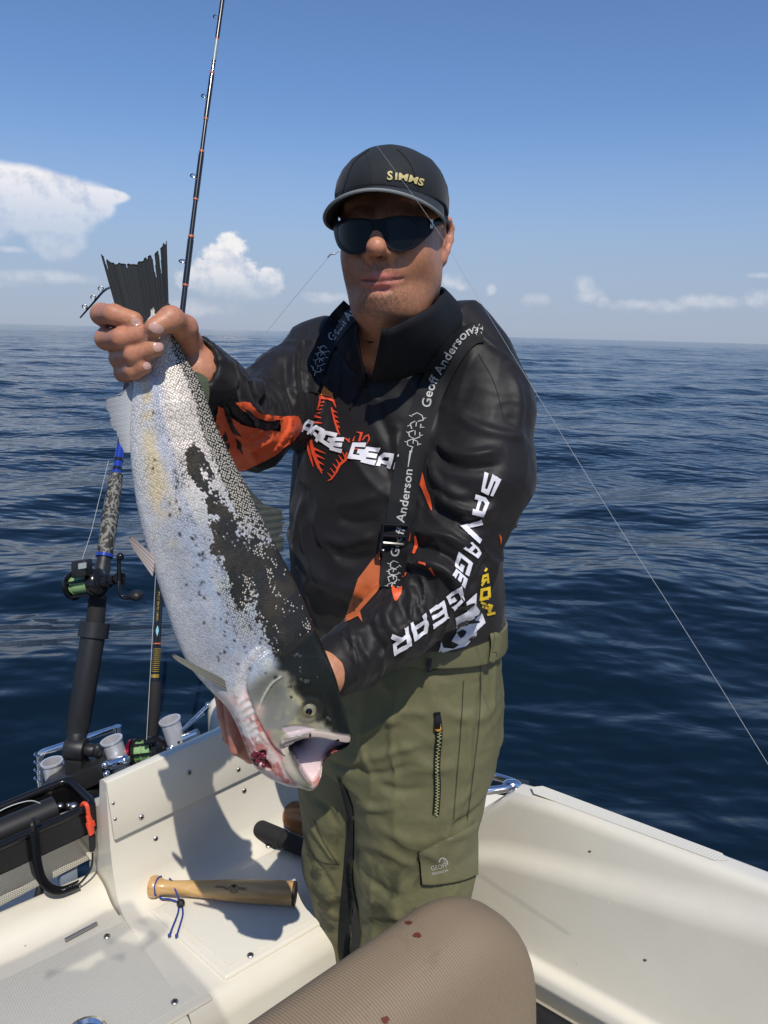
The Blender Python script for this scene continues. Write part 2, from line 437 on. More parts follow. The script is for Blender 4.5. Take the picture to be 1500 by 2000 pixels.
# ---------------------------------------------------------------- prints that lie on a surface
def tri_poly(poly):
    P = [Vector((p[0], p[1], 0)) for p in poly]
    return np.array([[p[0], p[1]] for p in poly], float), np.array([list(t) for t in tessellate_polygon([P])], int)
def refine(V2, T, L):
    tri = V2[T]
    out = []
    while len(tri):
        e = np.stack([np.linalg.norm(tri[:, i]-tri[:, (i+1) % 3], axis=1) for i in range(3)], 1)
        m = e.max(1); big = m > L; out.append(tri[~big]); t = tri[big]; k = e[big].argmax(1)
        if not len(t): break
        idx = np.arange(len(t)); a = t[idx, k]; b = t[idx, (k+1) % 3]; c = t[idx, (k+2) % 3]; mid = (a+b)/2
        tri = np.concatenate([np.stack([a, mid, c], 1), np.stack([mid, b, c], 1)])
    tri = np.concatenate(out).reshape(-1, 2)
    u, inv = np.unique(np.round(tri, 2), axis=0, return_inverse=True)
    return u, inv.reshape(-1, 3)
def lay(name, shapes, T, m, parent, off=.0012, L=6., jump=.03, thick=0., minface=.02):
    """shapes: list of (V2 in photo pixels, triangles); each vertex is carried along its sight line on to the surface T"""
    VV = []; FF = []; k = 0
    for V2, Tr in shapes:
        u, t = refine(np.asarray(V2, float), np.asarray(Tr, int), L)
        P = np.zeros((len(u), 3)); ok = np.zeros(len(u), bool)
        for i, (x, y) in enumerate(u):
            h, n = hit(T, x, y)
            if h is None: continue
            d = nrm(ray(x, y)); 
            if n@d > 0: n = -n
            if -(n@d) < minface: continue
            P[i] = h+n*off-d*off*.4; ok[i] = True
        g = ok[t].all(1); t = t[g]
        if not len(t): continue
        ed = np.max([np.linalg.norm(P[t[:, i]]-P[t[:, (i+1) % 3]], axis=1) for i in range(3)], 0); t = t[ed < jump]
        VV.append(P); FF.append(t+k); k += len(P)
    if not VV: return None
    V = np.concatenate(VV); Fq = np.concatenate(FF)
    used = np.unique(Fq); rm = -np.ones(len(V), int); rm[used] = np.arange(len(used)); V = V[used]; Fq = rm[Fq]
    a = V[Fq[:, 1]]-V[Fq[:, 0]]; b = V[Fq[:, 2]]-V[Fq[:, 0]]; nn = np.cross(a, b); c = V[Fq].mean(1)-CAM
    fl = (nn*c).sum(1) > 0; Fq[fl] = Fq[fl][:, ::-1]
    return mesh_np(name, V, Fq, m, parent)
def lay_each(name, shapes, *a, **k): return [lay(name, [s_], *a, **k) for s_ in shapes]
def ribbon(pts, w):
    """a stroke of width w along a polyline -> polygon"""
    P = [np.array(p[:2], float) for p in pts]; n = len(P); Ls = []; Rs = []
    ww = w if isinstance(w, (list, tuple)) else [w]*n
    for i in range(n):
        a = nrm(P[i]-P[i-1]) if i else None; b = nrm(P[i+1]-P[i]) if i < n-1 else None
        if a is None: t = b; s = 1
        elif b is None: t = a; s = 1
        else:
            t = nrm(a+b); s = 1/max(.45, t@b)
        q = np.array([-t[1], t[0]])*ww[i]/2*s; Ls.append(P[i]+q); Rs.append(P[i]-q)
    V = np.array(Ls+Rs); T = []
    for i in range(n-1): T += [(i, i+1, n+i), (i+1, n+i+1, n+i)]
    return V, np.array(T)
TECH = {  # squared, slanted racing capitals in a 1 x 1 box (y up), stroke lists
 'S': [[(1, .90), (.16, .90), (.10, .56), (.90, .52), (.88, .10), (0, .10)]],
 'A': [[(.10, 0), (.10, .62), (.30, .90), (.90, .90), (.90, 0)], [(.10, .36), (.90, .36)]],
 'V': [[(.06, 1), (.46, .04), (.95, 1)]],
 'G': [[(1, .90), (.10, .90), (.10, .10), (.90, .10), (.90, .48), (.52, .48)]],
 'E': [[(1, .90), (.10, .90), (.10, .10), (1, .10)], [(.10, .50), (.92, .50)]],
 'R': [[(.10, 0), (.10, .90), (.90, .90), (.90, .48), (.10, .44)], [(.50, .44), (.95, 0)]],
 'O': [[(.10, .5), (.10, .90), (.90, .90), (.90, .10), (.10, .10), (.10, .5)]],
 'F': [[(.10, 0), (.10, .90), (1, .90)], [(.10, .48), (.85, .48)]],
 'M': [[(.08, 0), (.12, .9), (.5, .3), (.88, .9), (.92, 0)]],
 'P': [[(.10, 0), (.10, .90), (.90, .90), (.90, .44), (.10, .40)]],
 'I': [[(.5, 0), (.5, 1)]],
}
def glyph(ch, sw=.20): return [ribbon(st, sw) for st in TECH[ch]]
_fcache = {}
def text2d(s, spacing=1., bold=0.):
    key = (s, spacing, bold)
    if key in _fcache: return _fcache[key]
    cu = bpy.data.curves.new('t', 'FONT'); cu.body = s; cu.size = 1; cu.space_character = spacing; cu.offset = bold; cu.resolution_u = 3
    o = bpy.data.objects.new('t', cu); col.objects.link(o)
    dg = bpy.context.evaluated_depsgraph_get(); me = bpy.data.meshes.new_from_object(o.evaluated_get(dg))
    me.calc_loop_triangles()
    V = np.array([v.co[:2] for v in me.vertices]); T = np.array([t.vertices[:] for t in me.loop_triangles])
    bpy.data.objects.remove(o); bpy.data.curves.remove(cu); bpy.data.meshes.remove(me)
    _fcache[key] = (V, T); return V, T
def along(V2, path, h, x0=0., sx=1., shift=0.):
    """bend flat lettering (x along, y up, unit height) on to a photo-pixel path; up is to the left of travel as seen on paper"""
    P = np.array(smoothpath([np.array([*p, 0.]) for p in path], 8))[:, :2]
    d = np.r_[0, np.cumsum(np.linalg.norm(np.diff(P, axis=0), axis=1))]
    s = x0+V2[:, 0]*sx; X = np.interp(s, d, P[:, 0]); Y = np.interp(s, d, P[:, 1]); e = 3.
    X2 = np.interp(s+e, d, P[:, 0]); Y2 = np.interp(s+e, d, P[:, 1]); X1 = np.interp(s-e, d, P[:, 0]); Y1 = np.interp(s-e, d, P[:, 1])
    t = np.stack([X2-X1, Y2-Y1], 1); t /= np.maximum(np.linalg.norm(t, axis=1), 1e-9)[:, None]
    up = np.stack([t[:, 1], -t[:, 0]], 1)
    return np.stack([X, Y], 1)+up*((V2[:, 1]*h)+shift)[:, None]
def quadmap(V2, q):
    """unit square -> photo quad q = [bl, br, tr, tl]"""
    q = np.array(q, float); u = V2[:, :1]; v = V2[:, 1:2]
    return (1-u)*(1-v)*q[0]+u*(1-v)*q[1]+u*v*q[2]+(1-u)*v*q[3]
# ================================================================ setting: the sea
def ex_water(m, nt, N, L, b, tc):
    mp = N.new('ShaderNodeMapping'); mp.inputs['Scale'].default_value = (1, 1.7, 1); L.new(tc.outputs['Object'], mp.inputs[0])
    n1 = N.new('ShaderNodeTexNoise'); n1.inputs['Scale'].default_value = 2.2; n1.inputs['Detail'].default_value = 3; n1.inputs['Roughness'].default_value = .55; n1.inputs['Distortion'].default_value = .4
    n2 = N.new('ShaderNodeTexNoise'); n2.inputs['Scale'].default_value = 14; n2.inputs['Detail'].default_value = 4
    L.new(mp.outputs[0], n1.inputs['Vector']); L.new(mp.outputs[0], n2.inputs['Vector'])
    b1 = N.new('ShaderNodeBump'); b1.inputs['Distance'].default_value = .018; b1.inputs['Strength'].default_value = .8; L.new(n1.outputs[0], b1.inputs['Height'])
    b2 = N.new('ShaderNodeBump'); b2.inputs['Distance'].default_value = .0018; b2.inputs['Strength'].default_value = .7; L.new(n2.outputs[0], b2.inputs['Height']); L.new(b1.outputs[0], b2.inputs['Normal'])
    n3 = N.new('ShaderNodeTexNoise'); n3.inputs['Scale'].default_value = .42; n3.inputs['Detail'].default_value = 4; n3.inputs['Roughness'].default_value = .6; L.new(mp.outputs[0], n3.inputs['Vector'])
    b3 = N.new('ShaderNodeBump'); b3.inputs['Distance'].default_value = .28; b3.inputs['Strength'].default_value = .8; L.new(n3.outputs[0], b3.inputs['Height']); L.new(b2.outputs[0], b3.inputs['Normal'])
    L.new(b3.outputs[0], b.inputs['Normal'])
WATER_Z = -.12
m_water = mat('sea_water', (.0026, .0096, .0178), .11, spec=.5, ior=1.333, extra=ex_water)
def make_sea():
    na, nr = 760, 620
    A = np.concatenate([np.linspace(-48, 48, na), np.linspace(48, 312, 90)[1:-1]])*math.pi/180
    r = np.concatenate([np.geomspace(.9, 260, nr), np.geomspace(260, 28000, 40)[1:]])
    R, T = np.meshgrid(r, A, indexing='ij'); X = R*np.sin(T); Y = R*np.cos(T)
    cell = np.gradient(r)[:, None]+0*T
    Z = np.zeros_like(X); g = np.random.default_rng(3)
    wd = math.radians(-78)
    for i in range(64):
        lam = .16*(60**(i/63)); k = 2*math.pi/lam; th = wd+g.normal(0, .50 if lam < 2.5 else .3)
        amp = .0044*lam*(.10+.90*sstep(.35, 1.5, lam))*(1.0 if lam < 1.6 else .80)*g.uniform(.6, 1.3)
        ph = k*(X*math.cos(th)+Y*math.sin(th))+g.uniform(0, 6.28)
        s = np.sin(ph+.35*np.sin(ph))
        Z += amp*s*sstep(1.6, 3.6, lam/cell)
    patch = .55+.9*fbm(np.stack([X.ravel()*.25, Y.ravel()*.42, 0*X.ravel()], 1), 1.0, 3, 5).reshape(X.shape)
    Z *= patch
    V = np.stack([X, Y, Z+WATER_Z], 2).reshape(-1, 3); m = len(A); n = len(r)
    i, j = np.meshgrid(np.arange(n-1), np.arange(m), indexing='ij'); j2 = (j+1) % m
    Fq = np.stack([i*m+j, i*m+j2, (i+1)*m+j2, (i+1)*m+j], -1).reshape(-1, 4)
    o = mesh_np('water', V, Fq[:, ::-1], m_water); tag(o, 'dark blue rippled open sea reaching to the horizon', kind='structure')
make_sea()
m_foam = mat('foam', (.62, .66, .68), .8)
def make_foam():
    V = []; Fq = []; g = random.Random(5)
    for _ in range(46):
        px = g.uniform(80, 420); py = g.uniform(1290, 1430)
        c = PZ(px, py, WATER_Z+.03); L_ = g.uniform(.012, .075); w = L_*g.uniform(.12, .35); a = g.uniform(.1, .8); k = len(V); n = 11
        for i in range(n):
            t = 2*math.pi*i/n; rr = g.uniform(.7, 1.2); x = L_*math.cos(t)*rr; y = w*math.sin(t)*rr*3
            V.append(c+np.array([x*math.cos(a)-y*math.sin(a), x*math.sin(a)+y*math.cos(a), g.uniform(0, .004)]))
        V.append(c+np.array([0, 0, .008])); Fq += [(k+i, k+(i+1) % n, k+n) for i in range(n)]
    tag(mesh_np('foam', np.array(V), Fq, m_foam), 'white flecks of foam drifting on the dark water', kind='stuff')
make_foam()

# ================================================================ the boat
a_ = nrm([.752, .659, 0]); b_ = np.array([a_[1], -a_[0], 0]); Zu = np.array([0, 0, 1.])
BO = PZ(255, 1775, .4)*np.array([1, 1, 0])
def AB(a, b, z): return BO+a_*a+b_*b+Zu*z
def PB(x, y, b): return PP(x, y, AB(0, b, 0), b_)
def toab(p): q = np.asarray(p)-BO; return np.array([q@a_, q@b_, p[2]])

boat = empty('motor_boat', AB(.2, .6, 0), 'cream white open fibreglass fishing boat the man stands in', 'boat')
def ex_gel(m, nt, N, L, b, tc):
    # faint grey scuffs and rusty water marks
    n = N.new('ShaderNodeTexNoise'); n.inputs['Scale'].default_value = 5; n.inputs['Detail'].default_value = 9; n.inputs['Roughness'].default_value = .7
    L.new(tc.outputs['Object'], n.inputs['Vector'])
    r = N.new('ShaderNodeMapRange'); L.new(n.outputs[0], r.inputs[0]); r.inputs[1].default_value = .35; r.inputs[2].default_value = .75
    mx = N.new('ShaderNodeMix'); mx.data_type = 'RGBA'; L.new(r.outputs[0], mx.inputs[0]); mx.inputs[6].default_value = (.74, .70, .595, 1); mx.inputs[7].default_value = (.68, .64, .54, 1)
    v = N.new('ShaderNodeTexVoronoi'); v.inputs['Scale'].default_value = 26; L.new(tc.outputs['Object'], v.inputs['Vector'])
    c = N.new('ShaderNodeMath'); c.operation = 'LESS_THAN'; L.new(v.outputs['Distance'], c.inputs[0]); c.inputs[1].default_value = .055
    v2 = N.new('ShaderNodeMath'); v2.operation = 'GREATER_THAN'; sx = N.new('ShaderNodeSeparateColor'); L.new(v.outputs['Color'], sx.inputs[0]); L.new(sx.outputs[0], v2.inputs[0]); v2.inputs[1].default_value = .80
    mm = N.new('ShaderNodeMath'); mm.operation = 'MULTIPLY'; L.new(c.outputs[0], mm.inputs[0]); L.new(v2.outputs[0], mm.inputs[1])
    m2 = N.new('ShaderNodeMix'); m2.data_type = 'RGBA'; L.new(mm.outputs[0], m2.inputs[0]); L.new(mx.outputs[2], m2.inputs[6]); m2.inputs[7].default_value = (.42, .35, .27, 1)
    L.new(m2.outputs[2], b.inputs['Base Color'])
m_gel = mat('gelcoat', (.77, .735, .645), .32, spec=.5, coat=.25, extra=ex_gel)
def ex_nonskid(pitch_, depth, upright=False):
    def f(m, nt, N, L, b, tc):
        mp = N.new('ShaderNodeMapping'); mp.inputs['Rotation'].default_value = (0, 0, -math.atan2(a_[1], a_[0])+math.radians(45)); L.new(tc.outputs['Object'], mp.inputs[0])
        if upright:                    # the pattern of a standing panel runs along it and up it
            mp.inputs['Rotation'].default_value = (0, 0, -math.atan2(a_[1], a_[0])); m2_ = N.new('ShaderNodeMapping'); m2_.inputs['Rotation'].default_value = (0, math.radians(45), 0); L.new(mp.outputs[0], m2_.inputs[0]); mp = m2_
        sx = N.new('ShaderNodeSeparateXYZ'); L.new(mp.outputs[0], sx.inputs[0]); w = []
        for k, s in ((0, 1.), (2 if upright else 1, 1.)):
            q = N.new('ShaderNodeMath'); q.operation = 'MULTIPLY'; L.new(sx.outputs[k], q.inputs[0]); q.inputs[1].default_value = 2*math.pi/pitch_*s
            u = N.new('ShaderNodeMath'); u.operation = 'SINE'; L.new(q.outputs[0], u.inputs[0]); w.append(u.outputs[0])
        t = N.new('ShaderNodeMath'); t.operation = 'MULTIPLY'; L.new(w[0], t.inputs[0]); L.new(w[1], t.inputs[1])
        bp = N.new('ShaderNodeBump'); bp.inputs['Strength'].default_value = 1; bp.inputs['Distance'].default_value = depth; L.new(t.outputs[0], bp.inputs['Height']); L.new(bp.outputs[0], b.inputs['Normal'])
        n = N.new('ShaderNodeTexNoise'); n.inputs['Scale'].default_value = 7; n.inputs['Detail'].default_value = 9; L.new(tc.outputs['Object'], n.inputs['Vector'])
        mx = N.new('ShaderNodeMix'); mx.data_type = 'RGBA'; L.new(n.outputs[0], mx.inputs[0]); mx.inputs[6].default_value = (.72, .69, .60, 1); mx.inputs[7].default_value = (.67, .64, .55, 1)
        # the grooves of the moulding are coloured a little darker
        r = N.new('ShaderNodeMapRange'); L.new(t.outputs[0], r.inputs[0]); r.inputs[1].default_value = -1; r.inputs[2].default_value = .2; r.inputs[3].default_value = .97; r.inputs[4].default_value = 1
        m3 = N.new('ShaderNodeMix'); m3.data_type = 'RGBA'; m3.blend_type = 'MULTIPLY'; m3.inputs[0].default_value = 1; L.new(mx.outputs[2], m3.inputs[6]); L.new(r.outputs[0], m3.inputs[7])
        L.new(m3.outputs[2], b.inputs['Base Color'])
    return f
m_skid = mat('nonskid', (.72, .7, .62), .5, extra=ex_nonskid(.0058, .00018))
m_skid2 = mat('nonskid_pad', (.72, .7, .62), .45, extra=ex_nonskid(.0075, .00022))
m_skid3 = mat('nonskid_upright', (.72, .7, .62), .5, extra=ex_nonskid(.0058, .0005, True))
m_chrome = mat('chrome', (.78, .79, .8), .12, 1.)
m_alu = mat('anodised_aluminium', (.70, .70, .73), .40, .55, var=.08, vscale=60)
m_black = mat('black_plastic', (.017, .017, .018), .40, var=.2, vscale=80, bump=.0003, bscale=900)
m_blackg = mat('black_gloss', (.008, .008, .009), .2)
m_foamgrip = mat('black_foam', (.012, .012, .013), .8, bump=.0003, bscale=1500)
m_screw = mat('screw_steel', (.5, .49, .46), .35, 1.)
m_hole = mat('screw_recess', (.02, .02, .02), .6)
m_rubber = mat('black_rubber', (.014, .014, .015), .5)

def rounded(pts, r, n=5):
    """round the corners of a 3-D polyline"""
    P = [np.asarray(p, float) for p in pts]; out = [P[0]]
    for i in range(1, len(P)-1):
        rr = r[i] if isinstance(r, (list, tuple)) else r
        u = P[i-1]-P[i]; v = P[i+1]-P[i]; k = min(rr, .48*np.linalg.norm(u), .48*np.linalg.norm(v)); A = P[i]+nrm(u)*k; B = P[i]+nrm(v)*k
        for t in np.linspace(0, 1, n): out.append((1-t)**2*A+2*t*(1-t)*P[i]+t*t*B)
    return out+[P[-1]]
def sweep(name, prof, lo, hi, m, parent, rad, steps=14, n=5, closed=False, caps=True):
    """prof(t) -> list of world points of the section at t"""
    rings = [rounded(prof(t), rad, n) for t in np.linspace(lo, hi, steps)]
    mb = MB(); mb.loft(rings, closed=closed, caps=False)
    if caps:
        for r, fl in ((rings[0], 0), (rings[-1], 1)):
            k = len(mb.v); mb.v += [tuple(p) for p in r]; q = tuple(range(k, k+len(r))); mb.f.append(q if fl else q[::-1])
    return mb.build(name, m, parent, sharp=35)
BENCH = .40
def ztop(a): return .686+.10*a
# stern block: transom wall, fillet and bench in one moulding
def prof_main(a):
    return [AB(a, -.17, -.2), AB(a, -.16, .575), AB(a, -.078, .60), AB(a, -.066, ztop(a)-.012), AB(a, -.034, ztop(a)-.004), AB(a, -.030, BENCH+.10), AB(a, -.004, BENCH+.003), AB(a, .292, BENCH), AB(a, .312, BENCH-.03), AB(a, .326, .0)]
def pm(a):
    return prof_main(a)
o = sweep('transom', pm, -.022, .92, m_gel, boat, [0, .02, .02, .012, .012, .05, .05, .016, .016, 0], 16, 6)
# left tray with its kerb towards the motor well
def prof_left(a): return [AB(a, -.50, -.2), AB(a, -.46, .33), AB(a, -.42, .33), AB(a, -.39, .26), AB(a, -.135, .25), AB(a, -.128, .430), AB(a, -.066, .426), AB(a, -.035, .402), AB(a, .305, BENCH-.006), AB(a, .326, BENCH-.03), AB(a, .338, .0)]
sweep('stern_well', prof_left, -1.3, -.0262, m_gel, boat, [0, .02, .02, .04, .03, .02, .02, .03, .014, .014, 0], 10, 6)
def slab(name, poly, h, m, bevel, parent=boat):
    mb = MB(); mb.prism(poly, Zu*h); return mb.build(name, m, parent, bevel=bevel, seg=3, sharp=50)
def gpt(b): return .0+.128*b          # the joint between the two bench lids runs a little skew
slab('bench_lid', [AB(gpt(.03)+.020, .035, BENCH-.004), AB(.62, .035, BENCH-.004), AB(.62, .280, BENCH-.004), AB(gpt(.28)+.022, .280, BENCH-.004)], .012, m_gel, .007)
slab('nonskid_panel', [AB(gpt(.05)+.040, .052, BENCH+.0085), AB(.60, .052, BENCH+.0085), AB(.60, .262, BENCH+.0085), AB(gpt(.27)+.042, .262, BENCH+.0085)], .0012, m_skid, .0005)
slab('bench_lid', [AB(-1.2, .0, BENCH-.008), AB(gpt(0)-.010, .0, BENCH-.008), AB(gpt(.29)-.012, .296, BENCH-.008), AB(-1.2, .296, BENCH-.008)], .008, m_gel, .006)
slab('nonskid_panel', [AB(-1.18, .022, BENCH-.0006), AB(gpt(.02)-.03, .022, BENCH-.0006), AB(gpt(.28)-.03, .276, BENCH-.0006), AB(-1.18, .276, BENCH-.0006)], .0012, m_skid, .0005)
mb = MB(); mb.box(AB(.0, 1.2, -.03), (a_, b_, Zu), (1.6, 1.0, .03)); mb.build('cockpit_floor', m_skid, boat)
# transom board held by cross-head screws
def bpt(x, y): return PB(x, y, -.0195)
mb = MB(); c0, c1, c2, c3 = bpt(208, 1529), bpt(224, 1642), bpt(515, 1503), bpt(430, 1431)
A0 = toab(c0); A1 = toab(c1); s1 = (toab(c2)[2]-A1[2])/(toab(c2)[0]-A1[0]); s0 = (toab(c3)[2]-A0[2])/(toab(c3)[0]-A0[0])
bd = -.0285
mb.prism([AB(A1[0], bd, A1[2]), AB(.70, bd, A1[2]+s1*(.70-A1[0])), AB(.70, bd, A0[2]+s0*(.70-A0[0])), AB(A0[0], bd, A0[2])], b_*.009)
mb.build('transom_board', m_gel, boat, bevel=.0025, seg=2)
def screw_mesh():
    mb = MB(); mb.lathe((0, 0, 0), (0, 0, 1), [(0, .0056), (.0012, .0056), (.0022, .0046), (.0024, .0), ], 14)
    o = mb.build('screw', m_screw, None); me = o.data
    k = MB(); 
    for ax in ((1, 0, 0), (0, 1, 0)):
        A = np.array(ax, float); B = np.cross([0, 0, 1.], A); k.box((0, 0, .0022), (A, B, np.array([0, 0, 1.])), (.0034, .0009, .0005))
    r = k.build('recess', m_hole, None, sharp=None); bpy.data.objects.remove(o); rm = r.data; bpy.data.objects.remove(r); return me, rm
scr_me, rec_me = screw_mesh()
def put_screw(p, n, s=1.):
    o = bpy.data.objects.new('screw', scr_me); link(o, boat); q = Vector(n).to_track_quat('Z', 'Y')
    o.location = p; o.rotation_euler = (q @ Matrix.Rotation(random.uniform(0, 3), 3, 'Z').to_quaternion()).to_euler(); o.scale = (s, s, s)
    r = bpy.data.objects.new('screw_recess', rec_me); col.objects.link(r); r.parent = o
for x, y, s in ((369, 1509, 1.0), (466, 1503, .9), (276, 1596, 1.0), (221, 1569, .62), (225, 1600, .62)): put_screw(PB(x, y, -.0195), b_, s)
for x, y in ((304, 1638), (477, 1544)): put_screw(PB(x, y, -.0298), b_, 1.)
for x, y in ((209, 1829), (489, 1866), (341, 1957), (524, 1652)): put_screw(PZ(x, y, BENCH+.001 if x != 489 and x != 524 else BENCH+.0097), Zu, 1.15)
# small steel hinge rod lying against the kerb, drain ring by the edge
mb = MB(); mb.cyl(PZ(127, 1836, .408), PZ(189, 1803, .408), .0035, 10); mb.build('hinge_rod', m_screw, boat)
mb = MB(); p = PZ(167, 2024, BENCH+.0008); mb.lathe(p, Zu, [(.0, .036), (.005, .035), (.007, .029), (.0015, .024), (.0015, .012), (.004, .010), (.004, 0)], 32); mb.build('drain_fitting', m_chrome, boat)
# stern corner block
Q = PB(405, 1392, -.10); q = toab(Q)
mb = MB(); c = AB(q[0]+.30, -.16, .50)
mb.box(c, (a_, b_, Zu), (.245, .075, Q[2]-.025-.50)); mb.build('stern_corner', m_gel, boat, bevel=.04, seg=5)

# ---------------------------------------------------------------- gunwale
def L2(p, q): return (np.asarray(p), np.asarray(q))
GA, GB = PZ(1033, 1519, .68), PZ(1500, 1695, .72)
gd = nrm((GB-GA)*[1, 1, 0]); gn = np.array([gd[1], -gd[0], 0]); 
if gn[1] > 0: gn = -gn
def PO(x, y, o): return PP(x, y, GA+gn*o, gn)
rails_ = [None, L2(GA, GB), L2(PO(1004, 1550, .062), PO(1500, 1732, .058)), L2(PO(946, 1639, .068), PO(1500, 1776, .066)), L2(PO(946, 1674, .092), PO(1500, 1835, .092)), L2(PO(1060, 1879, .084), PO(1281, 2000, .084))]
def on(Lp, t):
    p, q = Lp; tp = (p-GA)@gd; tq = (q-GA)@gd; return p+(q-p)*((t-tp)/(tq-tp))
def prof_g(t):
    P = [on(l, t) for l in rails_[1:]]; o0 = P[0]; w = P[4]
    drop = -1.0*max(0, .004-t)
    P = [p+Zu*drop*(1 if i < 2 else .25) for i, p in enumerate(P)]
    return [o0+gn*-.05-Zu*.85, P[0]-Zu*.02+gn*-.004, P[0]+gn*.006, P[1]]+P[2:]+[w+gn*.024-Zu*.004, w+gn*.026-Zu*.035, w+gn*.0-Zu*.05, w-Zu*.36]
sweep('gunwale', prof_g, -.10, 1.5, m_gel, boat, [0, .012, .012, .022, .03, .03, .02, .012, .01, .01, 0], 18, 6)
# nonskid strip on top of it
def top_at(t, s): return on(rails_[1], t)*(1-s)+on(rails_[2], t)*s
mb = MB(); ts = np.linspace(.022, .40, 24); V = []
def strip_w(t): 
    e = min(1, max(0, min(t-.022, .40-t))/.018); return .5*math.sqrt(max(0, 1-(1-e)**2))
rows = [[top_at(t, .42+s*(.26)*2*strip_w(t))+Zu*.0009 for s in (-1, -.5, 0, .5, 1)] for t in ts]
mb.loft(rows, closed=False, caps=False); mb.build('nonskid_strip', m_skid2, boat)
mb = MB(); mb.tube([on(rails_[5], .0)+gn*.047-Zu*.075, on(rails_[5], 1.0)+gn*.047-Zu*.075], .019, 16); mb.build('fender_tube', m_rubber, boat)
mb = MB(); mb.prism([on(rails_[5], .0)+gn*.002-Zu*.13, on(rails_[5], 1.2)+gn*.002-Zu*.13, on(rails_[5], 1.2)+gn*.35-Zu*.13, on(rails_[5], .0)+gn*.35-Zu*.13], -Zu*.15); mb.build('side_step', m_gel, boat, bevel=.01)
# chrome rail on the stern quarter
mb = MB(); Yq = 1.47
mb.tube(smoothpath([PY(840, 1486, Yq), PY(900, 1500, Yq), PY(960, 1515, Yq), PY(1003, 1528, Yq-.02), PY(1008, 1534, Yq-.03)], 5), .0085, 12)
mb.tube(smoothpath([PY(840, 1548, Yq-.05), PY(930, 1546, Yq-.05), PY(985, 1540, Yq-.04), PY(1006, 1533, Yq-.03)], 5), .0085, 12)
mb.ball(PY(1000, 1533, Yq-.03), (.022, .014, .012)); mb.build('quarter_rail', m_chrome, boat)
mb = MB(); mb.box(PY(925, 1524, Yq+.02), (nrm(PY(990, 1533, Yq)-PY(860, 1510, Yq)), nrm([.3, .9, 0]), Zu), (.12, .03, .006)); mb.build('rail_step', m_black, boat, bevel=.003)

# ---------------------------------------------------------------- motor well: splash panel, hose, latch
bp_ = -.150
def wp(x, y): return PB(x, y, bp_)
e = nrm(wp(183, 1676)-wp(0, 1772)); T0 = wp(183, 1576); lf = .5
mb = MB(); mb.prism([wp(183, 1676), wp(0, 1772)-e*lf, wp(0, 1640)-e*lf, wp(0, 1640), T0], -b_*.02); mb.build('splash_panel', m_skid3, boat, bevel=.004)
mb = MB(); mb.tube([wp(122, 1592)+b_*.003, wp(178, 1674)+b_*.003], .006, 8, flat=.5); mb.build('panel_rib', m_gel, boat)
mb = MB(); mb.tube(smoothpath([PB(80, 1722, -.16), PB(74, 1752, -.15), PB(58, 1785, -.15), PB(28, 1806, -.16), PB(-30, 1830, -.18)], 6), .0085, 12); mb.build('hose', m_rubber, boat)
m_grey = mat('grey_plastic', (.22, .26, .33), .5)
mb = MB(); g0 = PB(132, 1712, -.17); mb.box(g0, (a_, b_, Zu), (.018, .012, .02)); mb.cyl(g0+Zu*.02-a_*.015, g0+Zu*.02+a_*.02, .009, 12); mb.build('panel_latch', m_grey, boat, bevel=.003)

# ---------------------------------------------------------------- stern hardware
Ys = 1.62
def PS(x, y, dy=0): return PY(x, y, Ys+dy)
def rod_holder(x0, y0, x1, y1, r, dy=0):
    h = MB(); A = PS(x0, y0, dy); B = PS(x1, y1, dy); d = nrm(B-A); L_ = np.linalg.norm(B-A)
    h.lathe(A, d, [(.02, r*.8), (L_*1.0, r*.9), (L_, r), (0.006, r), (.004, r*1.14), (0, r*1.14), (0, r*.92), (.05, r*.88), (.06, 0)], 28)
    o = h.build('rod_holder', m_alu, boat)
    for t in (.45, .8):
        k = MB(); w = nrm(np.cross(d, nrm(A-CAM))); n = nrm(np.cross(w, d)); n = n if n@(CAM-A) > 0 else -n
        k.ball(A+d*L_*t+n*r*.98+w*r*.2, .0035, 8, 5); k.build('bolt', m_black, o)
    return o
rod_holder(101, 1487, 116, 1560, .0225); rod_holder(217, 1444, 247, 1530, .0225, -.02); rod_holder(331, 1405, 357, 1490, .0225, .02)
mb = MB()
mb.tube(smoothpath([PS(78, 1480, .1), PS(82, 1471, .1), PS(110, 1461, .1), PS(170, 1441, .12), PS(232, 1421, .14)], 4), .009, 12)
mb.tube([PS(77, 1474, .1), PS(80, 1590, .1)], .011, 12); mb.tube([PS(229, 1418, .13), PS(234, 1480, .13)], .010, 12)
mb.tube([PS(96, 1503, .1), PS(228, 1452, .13)], .007, 10)
for y in (1478, 1492, 1508, 1524): mb.lathe(PS(77.5, y, .1), Zu, [(0, .013), (.008, .0135), (.009, .011)], 16)
mb.build('stern_rail', m_chrome, boat)
mb = MB(); mb.tube(smoothpath([PS(205, 1497, -.05), PS(225, 1491, -.05), PS(243, 1486, -.05)], 4), .014, 16); mb.ball(PS(243, 1486, -.05), .0142); mb.build('rail_stub', m_chrome, boat); mb = MB(); mb.tube([PS(360, 1442, .0), PS(387, 1431, .0)], .010, 16); mb.build('rail_stub', m_chrome, boat)
mb = MB(); mb.tube([PS(357, 1425, .02), PS(406, 1377, .06)], .006, 8, flat=.4); mb.ball(PS(406, 1377, .06), .007, 10, 6); mb.tube([PS(356, 1427, .01), PS(398, 1393, .05)], .0035, 8); mb.build('folding_cleat', m_chrome, boat)
